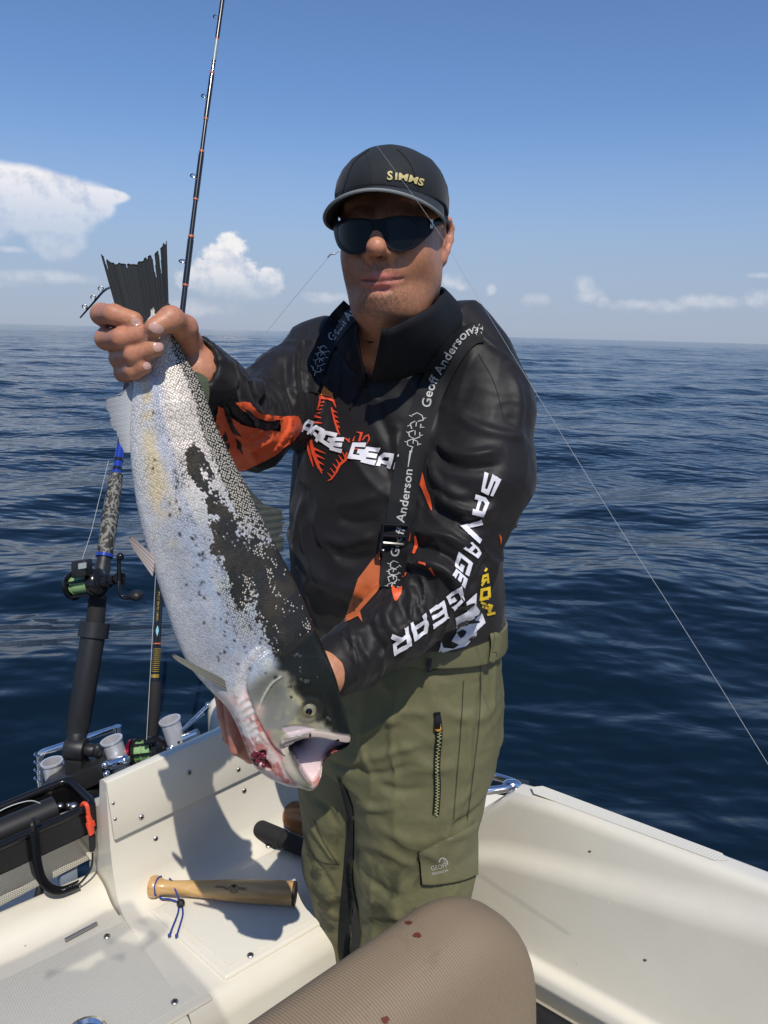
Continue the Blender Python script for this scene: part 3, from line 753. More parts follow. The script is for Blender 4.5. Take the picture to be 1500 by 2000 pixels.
# black mounting plate with its bolts
mb = MB(); p0, p1 = PS(90, 1550, -.06), PS(205, 1500, -.06); ax = nrm(p1-p0); bx = nrm(np.cross(Zu, ax)); up = np.cross(ax, bx)
mb.box((p0+p1)/2+bx*.03, (ax, bx, up), (np.linalg.norm(p1-p0)/2, .05, .022)); mb.build('mounting_plate', m_black, boat, bevel=.004)
for x, y in ((205, 1494), (208, 1512), (206, 1526)):
    mb = MB(); mb.ball(PS(x, y, -.085), (.0085, .0085, .0085), 10, 7); mb.build('bolt', m_chrome, boat)
# big black rod tube on a ratchet base, carrying the camouflaged rod
RT0, RT1 = PY(150, 1432, 1.60), PY(186, 1216, 1.70); rd = nrm(RT1-RT0); RL = np.linalg.norm(RT1-RT0)
mb = MB(); mb.lathe(RT0, rd, [(0, 0), (0, .0245), (RL*.06, .025), (RL*.08, .0268), (RL*.86, .0275), (RL*.86, .034), (RL, .034), (RL, .0265), (RL*.7, .025), (RL*.7, 0)], 36); rt = mb.build('rod_tube', m_black, boat)
mb = MB(); wv = nrm(np.cross(rd, Fw)); K = PY(148, 1462, 1.58)
mb.cyl(K-wv*.022, K+wv*.022, .026, 24); mb.cyl(K-wv*.044, K-wv*.022, .015, 12); mb.ball(K-wv*.050, (.013, .013, .018), 10, 7)
mb.tube([K+rd*-.0, RT0+rd*.01], [.020, .0235], 16); mb.box(K-Zu*.055, (wv, nrm(np.cross(wv, Zu)), Zu), (.020, .022, .035)); mb.box(K-Zu*.095, (a_, b_, Zu), (.055, .05, .010))
mb.build('ratchet_base', m_black, boat, bevel=.004)
mb = MB(); mb.ball(K+wv*.024, (.008, .008, .008), 10, 6); mb.build('bolt', m_chrome, boat)

# ---------------------------------------------------------------- added unseen sheet, cut so its shade and lit patches hit the bench
ZR = 2.12
def up_to_sheet(x, y, z=BENCH): p = PZ(x, y, z); return p+SUN*((ZR-p[2])/SUN[2])
def make_shade_sheet():
    outer = [up_to_sheet(*p) for p in [(-260, 2010), (40, 1885), (130, 1838), (205, 1795), (258, 1780), (296, 1830), (352, 1890), (408, 1950), (450, 2010)]]
    rear = [np.array([.0, -.30, ZR]), np.array([.3, -.75, ZR]), np.array([.9, -.9, ZR]), np.array([.9, -1.9, ZR]), np.array([-1.1, -1.9, ZR]), np.array([-1.1, -.2, ZR])]
    h1 = [up_to_sheet(*p) for p in [(88, 1914), (170, 1912), (190, 1893), (243, 1878), (205, 1868), (198, 1856)]]  # openings cut for the two lit patches on the bench
    h2 = [up_to_sheet(*p) for p in [(210, 1849), (268, 1862), (330, 1820), (290, 1806), (258, 1815)]]
    poly = outer+rear; P = [Vector(p) for p in poly]
    hs = [[Vector(p) for p in h] for h in (h1, h2)]
    tris = tessellate_polygon([P]+hs); allp = [np.array(p) for p in P+hs[0]+hs[1]]; n = len(allp)
    V = np.array(allp+[p+Zu*.03 for p in allp]); Fq = []
    for t in tris: Fq += [tuple(t), tuple(i+n for i in t[::-1])]
    k = 0
    for lp in (P, hs[0], hs[1]):
        m = len(lp); Fq += [(k+i, k+(i+1) % m, k+(i+1) % m+n, k+i+n) for i in range(m)]; k += m
    def ex_shade_film(m, nt, N, L, b, tc):
        t = N.new('ShaderNodeBsdfTransparent'); t.inputs[0].default_value = (.84, .84, .84, 1); mx = N.new('ShaderNodeMixShader'); mx.inputs[0].default_value = .06  # see-through so the added shade stays weak
        L.new(t.outputs[0], mx.inputs[1]); L.new(b.outputs[0], mx.inputs[2]); L.new(mx.outputs[0], N['Material Output'].inputs[0])
    o = mesh_np('shade_sheet', V, Fq, mat('shade_sheet_film', (.5, .5, .5), .3, extra=ex_shade_film), boat, smooth=False)
    bm = bmesh.new(); bm.from_mesh(o.data); bmesh.ops.recalc_face_normals(bm, faces=bm.faces); bm.to_mesh(o.data); bm.free()
    for x, y in ((-.8, -1.3), (1.0, -1.3)): mb = MB(); mb.tube([(x, y, 0), (x, y, ZR)], .02, 10); mb.build('shade_sheet_post', m_chrome, boat)  # posts added under the sheet, out of view
make_shade_sheet()

# ================================================================ seat in the foreground
def ex_fabric(m, nt, N, L, b, tc):
    mp = N.new('ShaderNodeMapping'); mp.inputs['Rotation'].default_value = (0, 0, -.85); L.new(tc.outputs['Object'], mp.inputs[0])
    sx = N.new('ShaderNodeSeparateXYZ'); L.new(mp.outputs[0], sx.inputs[0])
    n0 = N.new('ShaderNodeTexNoise'); n0.inputs['Scale'].default_value = 3; L.new(tc.outputs['Object'], n0.inputs['Vector'])
    ad = N.new('ShaderNodeMath'); ad.operation = 'MULTIPLY_ADD'; L.new(n0.outputs[0], ad.inputs[0]); ad.inputs[1].default_value = .012; L.new(sx.outputs[0], ad.inputs[2])
    tl = N.new('ShaderNodeMath'); tl.operation = 'MULTIPLY_ADD'; L.new(sx.outputs[2], tl.inputs[0]); tl.inputs[1].default_value = .12; L.new(ad.outputs[0], tl.inputs[2])
    q = N.new('ShaderNodeMath'); q.operation = 'MULTIPLY'; L.new(tl.outputs[0], q.inputs[0]); q.inputs[1].default_value = 2*math.pi/.0034
    u = N.new('ShaderNodeMath'); u.operation = 'SINE'; L.new(q.outputs[0], u.inputs[0])
    q2 = N.new('ShaderNodeMath'); q2.operation = 'MULTIPLY'; L.new(sx.outputs[2], q2.inputs[0]); q2.inputs[1].default_value = 2*math.pi/.0022
    u2 = N.new('ShaderNodeMath'); u2.operation = 'SINE'; L.new(q2.outputs[0], u2.inputs[0])
    sm = N.new('ShaderNodeMath'); sm.operation = 'MULTIPLY_ADD'; L.new(u2.outputs[0], sm.inputs[0]); sm.inputs[1].default_value = .25; L.new(u.outputs[0], sm.inputs[2])
    bp = N.new('ShaderNodeBump'); bp.inputs['Strength'].default_value = 1; bp.inputs['Distance'].default_value = .0002; L.new(sm.outputs[0], bp.inputs['Height']); L.new(bp.outputs[0], b.inputs['Normal'])
    n1 = N.new('ShaderNodeTexNoise'); n1.inputs['Scale'].default_value = 9; n1.inputs['Detail'].default_value = 8; n1.inputs['Roughness'].default_value = .7; L.new(tc.outputs['Object'], n1.inputs['Vector'])
    r1 = N.new('ShaderNodeMapRange'); L.new(n1.outputs[0], r1.inputs[0]); r1.inputs[1].default_value = .58; r1.inputs[2].default_value = .74
    mx = N.new('ShaderNodeMix'); mx.data_type = 'RGBA'; L.new(r1.outputs[0], mx.inputs[0]); mx.inputs[6].default_value = (.250, .187, .122, 1); mx.inputs[7].default_value = (.175, .125, .08, 1)
    r = N.new('ShaderNodeMapRange'); L.new(u.outputs[0], r.inputs[0]); r.inputs[1].default_value = -1; r.inputs[2].default_value = 1; r.inputs[3].default_value = .93; r.inputs[4].default_value = 1.04
    m3 = N.new('ShaderNodeMix'); m3.data_type = 'RGBA'; m3.blend_type = 'MULTIPLY'; m3.inputs[0].default_value = 1; L.new(mx.outputs[2], m3.inputs[6]); L.new(r.outputs[0], m3.inputs[7]); L.new(m3.outputs[2], b.inputs['Base Color'])
m_seat = mat('seat_fabric', (.29, .22, .165), .62, spec=.35, extra=ex_fabric)
def make_seat():
    s0, s1 = PZ(600, 1926, .862), PZ(884, 1731, .862); sa = nrm((s1-s0)*[1, 1, 0]); sb = np.array([sa[1], -sa[0], 0])
    def AB(a, b, z): return np.array([s0[0], s0[1], 0])+sa*a+sb*b+Zu*z
    def toab(p): q = np.asarray(p)-s0; return np.array([q@sa, q@sb, p[2]])
    a_, b_ = sa, sb
    bF, th = .105, .12
    pr = toab(PP(1063, 1925, AB(0, .10, 0), b_)); a1 = pr[0]-.012; zt = .880; a0 = a1-.95; r = .125
    print('seat', a1, sa)
    root = empty('boat_seat', AB((a0+a1)/2, bF-.06, 0), 'taupe ribbed upholstered seat back in the near foreground', 'seat')
    # outline in the a-z plane, swelling across the thickness
    def outline(ins):
        pts = []; R_ = r-ins*.5
        A1 = a1-ins; A0 = a0+ins; Z1 = zt-ins; Z0 = .42+ins
        for cx, cz, s in ((A1-R_, Z1-R_, 0), (A0+R_, Z1-R_, 1), (A0+R_, Z0+R_, 2), (A1-R_, Z0+R_, 3)):
            for t in np.linspace(0, 1, 12): an = math.pi/2*(s+t); pts.append((cx+R_*math.cos(an), cz+R_*math.sin(an)))
        return pts
    rings = []; hb = th/2
    for t in np.linspace(-1, 1, 25):
        u = abs(t); ins = .048*(1-math.sqrt(max(0, 1-u**2.6)))
        rings.append([AB(x, bF-hb+hb*t-.10*(z-.878), z) for x, z in outline(ins)])
    mb = MB(); mb.loft(rings)
    # dish the big faces a little so they are not flat: extra inner rings
    o = mb.build('backrest', m_seat, root, sharp=60)
    f = MB(); f.box(AB((a0+a1)/2-.0, bF-hb+.01, .30), (a_, b_, Zu), (.30, .05, .12)); f.tube([AB((a0+a1)/2, bF-.05, 0), AB((a0+a1)/2, bF-.05, .2)], .05, 16); f.build('pedestal', m_black, root, bevel=.01)
    T = bvh_o([o])
    def blot(x, y, rx, ry, sd):
        g = random.Random(sd); n = 14; V = [(x, y)]+[(x+rx*math.cos(2*math.pi*i/n)*g.uniform(.65, 1.15), y+ry*math.sin(2*math.pi*i/n)*g.uniform(.65, 1.15)) for i in range(n)]
        return np.array(V), np.array([(0, 1+i, 1+(i+1) % n) for i in range(n)])
    lay_each('blood_spot', [blot(815, 1827, 10, 6, 1), blot(752, 1992, 8, 9, 2), blot(798, 1803, 9, 4, 4), blot(1018, 1824, 2, 5, 3)], T, mat('dried_blood', (.13, .035, .02), .4), root, off=.0006, L=4)
    return root
make_seat()

# dried blood on the side of the hull
_gw = [o for o in boat.children if o.name == 'gunwale'][0]; _gt = bvh_o([_gw])
def _blot(x, y, rx, ry, sd):
    g = random.Random(sd); n = 12; V = [(x, y)]+[(x+rx*math.cos(2*math.pi*i/n)*g.uniform(.6, 1.2), y+ry*math.sin(2*math.pi*i/n)*g.uniform(.6, 1.2)) for i in range(n)]
    return np.array(V), np.array([(0, 1+i, 1+(i+1) % n) for i in range(n)])
lay_each('blood_spot', [_blot(1152, 1663, 3, 2.4, 1), _blot(1260, 1875, 4, 3, 2), _blot(1106, 1553, 3.5, 2, 3), _blot(1139, 1566, 3, 2, 4)], _gt, mat('dried_blood', (.13, .035, .02), .4), boat, off=.0006, L=3)
m_drop2 = mat('spray_drop', (.8, .82, .84), .05, trans=.9, ior=1.33)
_g = random.Random(3); _mb = MB()
for _ in range(120):
    x, y = _g.uniform(960, 1500), _g.uniform(1560, 1990); h_, n_ = hit(_gt, x, y)
    if h_ is None: continue
    n_ = n_ if n_@(-Fw) > 0 else -n_; u_ = nrm(np.cross(n_, Zu)); r_ = _g.uniform(.0005, .0011); _mb.ball(h_, (r_, r_*1.2, r_*.5), 8, 5, np.array([u_, np.cross(n_, u_), n_]))
_mb.build('spray_drops', m_gel, boat, sharp=None)['kind'] = 'stuff'
# ================================================================ the salmon
FP0 = PY(285, 600, .86); FP1 = PY(640, 1460, .85)
fu = nrm(FP1-FP0); _vw = -nrm(ray(450, 1080)); fn = nrm(_vw-fu*(_vw@fu)); fn = nrm(fn+np.array([-.06, 0, .0])); fn = nrm(fn-fu*(fn@fu))
fv = np.cross(fn, fu)                       # towards the back
if (PP(420, 760, FP0, fn)-FP0)@fv < 0: fv = -fv
def fuv(x, y, w=0.): p = PP(x, y, FP0+fn*w, fn)-FP0; return np.array([p@fu, p@fv])
HW = .026                                    # features of the head sit this far out from the middle plane
def fw3(u, v, w=0.): return FP0+fu*u+fv*v+fn*w
def poly_uv(pts): return np.array([fuv(*p) for p in pts])
def pdist(U, V, poly):
    """signed distance to a polygon, positive inside"""
    d = np.full(U.shape, 9.); ins = np.zeros(U.shape, bool); n = len(poly)
    for i in range(n):
        a = poly[i]; b = poly[(i+1) % n]; e = b-a; l = e@e
        if l < 1e-14: continue
        t = np.clip(((U-a[0])*e[0]+(V-a[1])*e[1])/l, 0, 1)
        d = np.minimum(d, (U-a[0]-t*e[0])**2+(V-a[1]-t*e[1])**2)
        c = (a[1] > V) != (b[1] > V)
        x = a[0]+(V-a[1])/(b[1]-a[1]+1e-15)*e[0]; ins ^= c & (U < x)
    return np.where(ins, 1, -1)*np.sqrt(d)
def lineD(U, V, line):
    d = np.full(U.shape, 9.); 
    for a, b in zip(line[:-1], line[1:]):
        e = b-a; l = max(e@e, 1e-14); t = np.clip(((U-a[0])*e[0]+(V-a[1])*e[1])/l, 0, 1)
        d = np.minimum(d, np.hypot(U-a[0]-t*e[0], V-a[1]-t*e[1]))
    return d
def spl(pts, n=6, closed=False):
    q = [np.array([*p, 0.]) for p in pts]
    if closed: q = q+[q[0]]
    return [tuple(p[:2]) for p in smoothpath(q, n)]
BELLY = [(272, 600), (268, 660), (262, 720), (258, 770), (254, 830), (254, 880), (260, 940), (270, 1000), (284, 1060), (303, 1120), (322, 1180), (343, 1245), (370, 1300), (405, 1340), (440, 1375), (462, 1415), (478, 1455), (495, 1492), (525, 1517), (560, 1533)]
BACK = [(338, 600), (345, 640), (358, 690), (382, 730), (400, 770), (420, 825), (446, 880), (474, 935), (505, 1000), (536, 1060), (560, 1105), (583, 1150), (606, 1205), (628, 1255), (645, 1295), (658, 1330), (668, 1370), (682, 1415), (688, 1438), (684, 1450)]
GAPE = [(684, 1452), (668, 1462), (652, 1466), (636, 1478), (630, 1494), (628, 1512), (622, 1530), (611, 1541)]   # outline of the open mouth, far side
LOWJAW = [(600, 1541), (580, 1535)]
TAILEND = [(280, 590), (294, 572), (303, 560), (313, 572), (328, 590)]
OUT = poly_uv(spl(BACK, 4)+GAPE+LOWJAW+spl(BELLY, 4)[::-1]+TAILEND)
du = .0008
u0, v0 = OUT.min(0)-.01; u1, v1 = OUT.max(0)+.01
gu = np.arange(u0, u1, du); gv = np.arange(v0, v1, du); GU, GV = np.meshgrid(gu, gv, indexing='ij')
Dm = pdist(GU, GV, OUT)
bel = poly_uv(spl(BELLY, 4)); bac = poly_uv(spl(BACK, 4))
vb = np.interp(gu, *bel[np.argsort(bel[:, 0])].T); vt = np.interp(gu, *bac[np.argsort(bac[:, 0])].T)
hh = (vt-vb)/2; cc = (vt+vb)/2
UH = fuv(560, 1290)[0]                       # where the head begins
# body section: ellipse, thinner towards the tail
tail_k = np.interp(gu, [0, .06, .16, .34, .52, UH, UH+.08, UH+.2], [.40, .42, .47, .52, .53, .54, .50, .40])
TB = hh[:, None]*tail_k[:, None]*np.sqrt(np.clip(1-((GV-cc[:, None])/hh[:, None])**2, 0, 1))
# head: puffed outline
Rr = .036
tt = np.interp(gu, [UH-.02, UH+.06, UH+.11, UH+.17, UH+.22], [.044, .040, .032, .024, .016])
TH = tt[:, None]*np.sqrt(np.clip(1-(1-np.clip(Dm/Rr, 0, 1))**2, 0, 1))
bl = sstep(UH-.05, UH+.02, GU)
T = TB*(1-bl)+TH*bl; T[Dm < 0] = 0
T = T*(.10+.90*sstep(fuv(302, 572)[0], fuv(302, 640)[0], GU))
def P_(pts, n=5, closed=True): return np.array([fuv(*p, HW*.8) for p in spl(pts, n, closed)])
def region(pts, soft=.0012, n=5): return sstep(-soft, soft, pdist(GU, GV, P_(pts, n)))
def stroke(pts, w, n=6): return np.exp(-(lineD(GU, GV, P_(pts, n, False))/w)**2)
# gill cover: proud plate with a lip at its free edge
OPERC = [(520, 1262), (560, 1268), (640, 1290), (668, 1370), (684, 1440), (600, 1425), (560, 1432), (545, 1445), (555, 1465), (530, 1440), (505, 1395), (490, 1360), (480, 1328), (487, 1300), (500, 1278)]
m_oper = region(OPERC, .0009); tvg = np.clip((GV-vb[:, None])/np.maximum(2*hh[:, None], 1e-4), 0, 1); T += m_oper*.0042*sstep(.74, .52, tvg)
CLEIT = [(518, 1258), (498, 1278), (480, 1302), (470, 1330), (462, 1352), (455, 1342), (462, 1308), (478, 1278), (500, 1256)]
T += region(CLEIT, .0012)*.0012
T += stroke([(545, 1308), (528, 1320), (512, 1345), (503, 1368), (500, 1395), (508, 1420), (520, 1440)], .0016)*.0016
T -= stroke([(548, 1312), (532, 1324), (516, 1348), (507, 1370), (505, 1396)], .0012)*.0012
# branchiostegal rays on the throat: a fan of soft ribs
rays_m = np.zeros_like(T)
for i in range(7):
    t = i/6
    a = (474+t*24, 1310+t*150); c = (455+t*70, 1372+t*140)
    pts = [(480+24*t, 1316+95*t), (470+38*t, 1352+96*t), (462+58*t, 1392+98*t), (470+62*t, 1428+92*t)]
    rays_m += stroke([(490+12*t, 1345+90*t), (466+24*t, 1362+98*t), (458+52*t, 1396+100*t)], .0024)
T += np.clip(rays_m, 0, 1)*.0016*(1-m_oper)*sstep(UH-.02, UH+.02, GU)
# maxilla (upper lip bone), lower jaw bone
MAXI = [(545, 1433), (551, 1424), (575, 1417), (602, 1414), (634, 1419), (660, 1428), (684, 1440), (682, 1450), (655, 1440), (628, 1431), (605, 1428), (580, 1433), (558, 1444), (547, 1444)]
m_max = region(MAXI, .0008); T += m_max*.0045
m_preo = region([(548, 1406), (570, 1402), (592, 1405), (610, 1414), (590, 1416), (560, 1421)], .001); T -= m_preo*.0022
JAW = [(552, 1450), (561, 1447), (573, 1478), (586, 1508), (600, 1530), (612, 1542), (604, 1546), (588, 1538), (564, 1510), (550, 1480)]
m_jaw = region(JAW, .0012); T = np.maximum(T, m_jaw*.014) + m_jaw*.002
# eye socket
EY = fuv(600, 1378, HW); er = .0130
de = np.hypot(GU-EY[0], GV-EY[1])
T += .0018*np.exp(-((de-er*.95)/.003)**2)
# the mouth gape is carved from the near side; a slit under the gill cover
HOLE = [(561, 1449), (585, 1434), (610, 1429), (640, 1436), (664, 1446), (684, 1453), (671, 1464), (655, 1469), (641, 1481), (634, 1497), (632, 1514), (625, 1531), (614, 1539), (604, 1530), (591, 1510), (579, 1486), (567, 1464)]
dHole = pdist(GU, GV, P_(HOLE, 3)); m_hole = sstep(-.0008, .0008, dHole)
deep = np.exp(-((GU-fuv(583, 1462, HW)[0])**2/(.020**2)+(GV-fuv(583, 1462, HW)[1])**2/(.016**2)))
near_floor = -.005-.010*deep-.003*sstep(0, .02, dHole)
WOUND = [(506, 1462), (516, 1456), (520, 1466), (514, 1472), (524, 1482), (530, 1496), (520, 1497), (510, 1484), (500, 1496), (492, 1500), (490, 1482), (500, 1472)]
m_wound = region(WOUND, .0008, 3)
front = T.copy()
front = np.where(m_hole > .5, np.minimum(front, near_floor), front)
front -= m_wound*.004
# small irregularities of skin
pts3 = np.stack([GU.ravel(), GV.ravel(), 0*GU.ravel()], 1)
lump = (fbm(pts3*[1, 1, 1], 45, 3, 2).reshape(T.shape)-.5)
front += lump*.0016*sstep(.004, .02, Dm)
back = np.maximum(T, m_hole*sstep(.0, .004, Dm)*.0165)
grd = lambda A: np.sqrt(1+np.gradient(A, du, axis=0)**2+np.gradient(A, du, axis=1)**2)
gF = np.minimum(grd(front), 12); gB = np.minimum(grd(back), 12)
def samp(A, u, v, fill):
    x = np.clip((u-u0)/du, 0, A.shape[0]-1.001); y = np.clip((v-v0)/du, 0, A.shape[1]-1.001); i = x.astype(int); j = y.astype(int); fx = x-i; fy = y-j
    return A[i, j]*(1-fx)*(1-fy)+A[i+1, j]*fx*(1-fy)+A[i, j+1]*(1-fx)*fy+A[i+1, j+1]*fx*fy
Fout = np.where(Dm < 0, -Dm, -1)
def fish_f(P):
    q = P-FP0; u = q@fu; v = q@fv; w = q@fn
    d = samp(Dm, u, v, 0); f1 = (w-samp(front, u, v, 0))/samp(gF, u, v, 1); f2 = (-w-samp(back, u, v, 0))/samp(gB, u, v, 1)
    f = np.maximum(f1, f2)
    far = np.maximum(np.maximum(u0+.002-u, u-u1+.002), np.maximum(v0+.002-v, v-v1+.002))
    return np.maximum(np.maximum(f, -d*.9), far)
corn = np.array([fw3(a, b, c) for a in (u0, u1) for b in (v0, v1) for c in (-.06, .06)])
FV, FF = isomesh([Prim(fish_f, corn.min(0), corn.max(0), 1e-5)], .00135, grow=1.2)
FV = relax(FV, FF, 2, .4)
# ---- colours of the skin with some light painted in, in the fish's own coordinates
q = FV-FP0; U_ = q@fu; V_ = q@fv; W_ = q@fn
def sm_(A): return samp(A, U_, V_, 0)
P3 = np.stack([U_, V_, 0*U_], 1)
tv = np.clip((V_-np.interp(U_, gu, vb))/np.maximum(np.interp(U_, gu, vt)-np.interp(U_, gu, vb), 1e-4), 0, 1)   # 0 belly .. 1 back
def mixc(c, d, t): return c*(1-t[:, None])+np.asarray(d)*t[:, None]
n1 = fbm(P3, 28, 4, 1); n2 = fbm(P3, 90, 4, 9); n3 = fbm(P3*[1, 3.2, 1], 30, 4, 21); n4 = fbm(P3, 230, 2, 30)
C = np.tile(np.array([.66, .645, .63]), (len(FV), 1))
C = mixc(C, (.385, .405, .45), sstep(.14, .27, U_)*.9)  # bluish grey head half: shade and sky reflection painted into the skin
C = mixc(C, (.74, .74, .75), sstep(.26, .04, tv)*(.85-.35*sstep(.25, .4, U_)))                                   # white belly
warm = np.exp(-((tv-.22-.05*np.sin(U_*14))/.11)**2)*sstep(.29, .19, U_)*sstep(.35, .62, n1+.25*n2)
C = mixc(C, (.74, .60, .36), warm*.95)
C = mixc(C, (.72, .63, .53), sstep(.27, .15, U_)*sstep(.30, .55, tv)*.8)  # warm sunlight painted as cream over the tail half
C = mixc(C, (.42, .46, .57), np.exp(-((tv-.40)/.10)**2)*sstep(.42, .58, n3)*.7)
C = mixc(C, (.36, .41, .49), sstep(.2, .3, U_)*np.exp(-((tv-.42)/.18)**2)*sstep(.4, .6, n3)*.8)
C = mixc(C, (.55, .46, .36), sstep(.58, .70, n1)*sstep(.22, .34, U_)*sstep(.25, .6, tv)*.6)
Cd = np.array([.0095, .0095, .0085])
n5 = fbm(P3*[1, 1.5, 1], 24, 4, 44); n6 = fbm(P3*[1, 2.2, 1], 55, 4, 66)
low = sstep(.235, .31, U_+.05*(n1-.5))                         # towards the head the whole back is dark
edge = .66+.14*(n3-.5)+.06*(n2-.5)
dark = sstep(edge-.13, edge+.12, tv)*low
# a broken dark band below the back in mid body, dark blotches
band = np.exp(-((tv-(.68-.05*sstep(.18, .28, U_))-.06*(n1-.5))/.135)**2)*sstep(.13, .18, U_)*sstep(.38, .28, U_)
dark = np.maximum(dark, sstep(.30, .62, band*(.56+.18*sstep(.18, .26, U_))+.75*(n5-.45)*(band > .05)+.75*(n6-.5)*band))
# the rim of the back: black skin between scales that still shine
rim = sstep(.80+.12*(n3-.5)-.05*sstep(.14, .22, U_), .92+.12*(n3-.5)-.05*sstep(.14, .22, U_), tv)*(1-dark)
spk = np.clip(rim*(.9-.8*sstep(.25, .34, U_))+dark*low*.42*sstep(.47, .60, n6)+dark*(1-low)*.25*sstep(.5, .6, n2), 0, 1)  # on the dark back, pale speckles paint the sheen of scales
dk = np.maximum(dark, rim)
Cback = np.tile(Cd, (len(FV), 1)); Cback = mixc(Cback, (.045, .036, .020), sstep(.45, .62, n1)*.6)
pale = np.exp(-((tv-edge+.12)/.06)**2)*sstep(.19, .26, U_)
C = mixc(C, (.52, .55, .47), pale*sstep(.35, .5, n1)*.75)
outl = np.exp(-((tv-.56)/.14)**2)*sstep(.13, .20, U_)*sstep(.42, .33, U_)*sstep(.34, .50, n5)*(1-.4*dark)
outl = np.maximum(outl, sstep(.55, .85, tv)*sstep(.26, .18, U_)*.45)
spk_, outl_ = spk, outl
C = mixc(C, (.011, .0115, .010), sstep(UH-.05, UH-.02, U_)*sstep(.58, .66, tv))
# black spots
g = np.random.default_rng(12)
for _ in range(105):
    su = g.triangular(.07, .36, UH+.01); st = g.beta(2.4, 2.2)*.55+.16
    if su < .15 and g.random() < .6: continue
    c = np.interp(su, gu, vb)+st*(np.interp(su, gu, vt)-np.interp(su, gu, vb)); r = g.uniform(.0013, .0026); an = g.uniform(-.9, .9)
    m = (np.abs(U_-su) < .008) & (np.abs(V_-c) < .008)
    x = U_[m]-su; y = V_[m]-c; a = (x*math.cos(an)+y*math.sin(an))/r; b = (-x*math.sin(an)+y*math.cos(an))/(r*.62)
    k = np.exp(-np.clip(a*a+b*b+1.4*(n4[m]-.5), 0, 9)**1.5)
    C[m] = C[m]*(1-.9*k[:, None])+np.array([.01, .01, .012])*.9*k[:, None]
# head
hd = sstep(UH-.018, UH+.0, U_-.03*(1-tv)+.018)
op = sm_(m_oper)
CH = np.tile(np.array([.64, .50, .45]), (len(FV), 1))
CH = mixc(CH, (.72, .66, .63), sstep(.4, .6, n1)*.6); CH = mixc(CH, (.011, .012, .010), sstep(.50, .60, tv)*(1-np.clip(op*1.5, 0, 1)))
lum = fuv(575, 1370, HW); olive = np.exp(-(((U_-lum[0])/.035)**2+((V_-lum[1])/.03)**2))
CO = np.tile(np.array([.27, .255, .20]), (len(FV), 1))
CO = mixc(CO, (.42, .39, .22), olive*.9*sstep(.3, .6, n2+.1))
CO = mixc(CO, (.17, .18, .185), sstep(.47, .65, fbm(P3, 40, 4, 61))*.7)
topd = sstep(-.005, .007, V_-np.interp(U_, [fuv(495, 1290, HW)[0], fuv(560, 1300, HW)[0], fuv(575, 1350, HW)[0], fuv(600, 1405, HW)[0], fuv(670, 1440, HW)[0]], [fuv(500, 1285, HW)[1], fuv(555, 1305, HW)[1], fuv(580, 1345, HW)[1], fuv(618, 1392, HW)[1], fuv(655, 1415, HW)[1]])+.006*(n2-.5)*2)
CO = mixc(CO, (.0125, .014, .0115), topd*.98)
gl = np.exp(-(((U_-fuv(522, 1322, HW)[0])/.024)**2+((V_-fuv(522, 1322, HW)[1])/.024)**2))
CO = mixc(CO, (.10, .105, .09), np.clip(gl*1.2, 0, 1)*.85*(1-topd))
CO = mixc(CO, (.62, .44, .36), sm_(stroke([(503, 1368), (500, 1395), (512, 1424), (530, 1448)], .006))*.7)
CH = CH*(1-op[:, None])+CO*op[:, None]
ry = np.clip(sm_(rays_m), 0, 1)*(1-op)
CH = mixc(CH, (.76, .71, .68), ry*.9)
red = sstep(.56, .68, fbm(P3*[1, 1.8, 1], 75, 4, 88))*(1-op)*sstep(UH-.02, UH+.04, U_)
CH = mixc(CH, (.50, .10, .08), red*.75)
CH = mixc(CH, (.50, .12, .11), sm_(stroke([(520, 1415), (528, 1440), (545, 1465), (558, 1490), (570, 1515)], .0028))*.8)
CH = mixc(CH, (.46, .10, .08), sm_(stroke([(520, 1478), (540, 1505), (556, 1520), (575, 1530)], .0035))*.6*sstep(.35, .55, n2))
CH = mixc(CH, (.012, .0135, .011), topd*.97)
CH = mixc(CH, (.50, .41, .35), sm_(m_max)*.95); CH = mixc(CH, (.10, .11, .10), sm_(stroke([(552, 1426), (576, 1420), (602, 1417)], .0018))*.8)
CH = mixc(CH, (.55, .45, .48), sm_(m_preo)*.8)
CH = mixc(CH, (.50, .46, .36), sm_(m_jaw)*.9); CH = mixc(CH, (.09, .09, .08), sm_(stroke([(565, 1460), (577, 1487), (591, 1513), (604, 1533)], .0030))*.9)
tipd = np.exp(-((U_-fuv(606, 1538, HW)[0])**2+(V_-fuv(606, 1538, HW)[1])**2)/.008**2); CH = mixc(CH, (.16, .15, .09), tipd*.8)
hole = sm_(m_hole)*sstep(.002, -.002, W_-sm_(T)*.3)
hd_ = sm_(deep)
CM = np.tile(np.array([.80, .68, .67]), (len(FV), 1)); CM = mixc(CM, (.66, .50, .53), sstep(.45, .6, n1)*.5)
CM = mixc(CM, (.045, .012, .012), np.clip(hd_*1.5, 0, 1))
CM = mixc(CM, (.42, .33, .40), sstep(fuv(655, 1440, HW)[1]-.006, fuv(660, 1440, HW)[1]+.006, V_)*.6)
CH = CH*(1-hole[:, None])+CM*hole[:, None]
CH = mixc(CH, (.11, .012, .016), sm_(m_wound)*.97)
er_ = np.hypot(U_-EY[0], V_-EY[1]); CH = mixc(CH, (.03, .032, .028), np.exp(-(er_/(er*1.15))**4)*.8)
for x, y, r in ((536, 1312, .0026), (548, 1283, .0017), (565, 1330, .0016), (566, 1350, .0018), (527, 1329, .0014)):
    s = fuv(x, y, HW); CH = mixc(CH, (.01, .01, .012), np.exp(-(((U_-s[0])**2+(V_-s[1])**2)/r**2)**2))
CH = mixc(CH, (.72, .68, .60), sm_(stroke([(545, 1308), (528, 1320), (512, 1345), (504, 1368)], .0011))*.6)
C = C*(1-hd[:, None])+CH*hd[:, None]
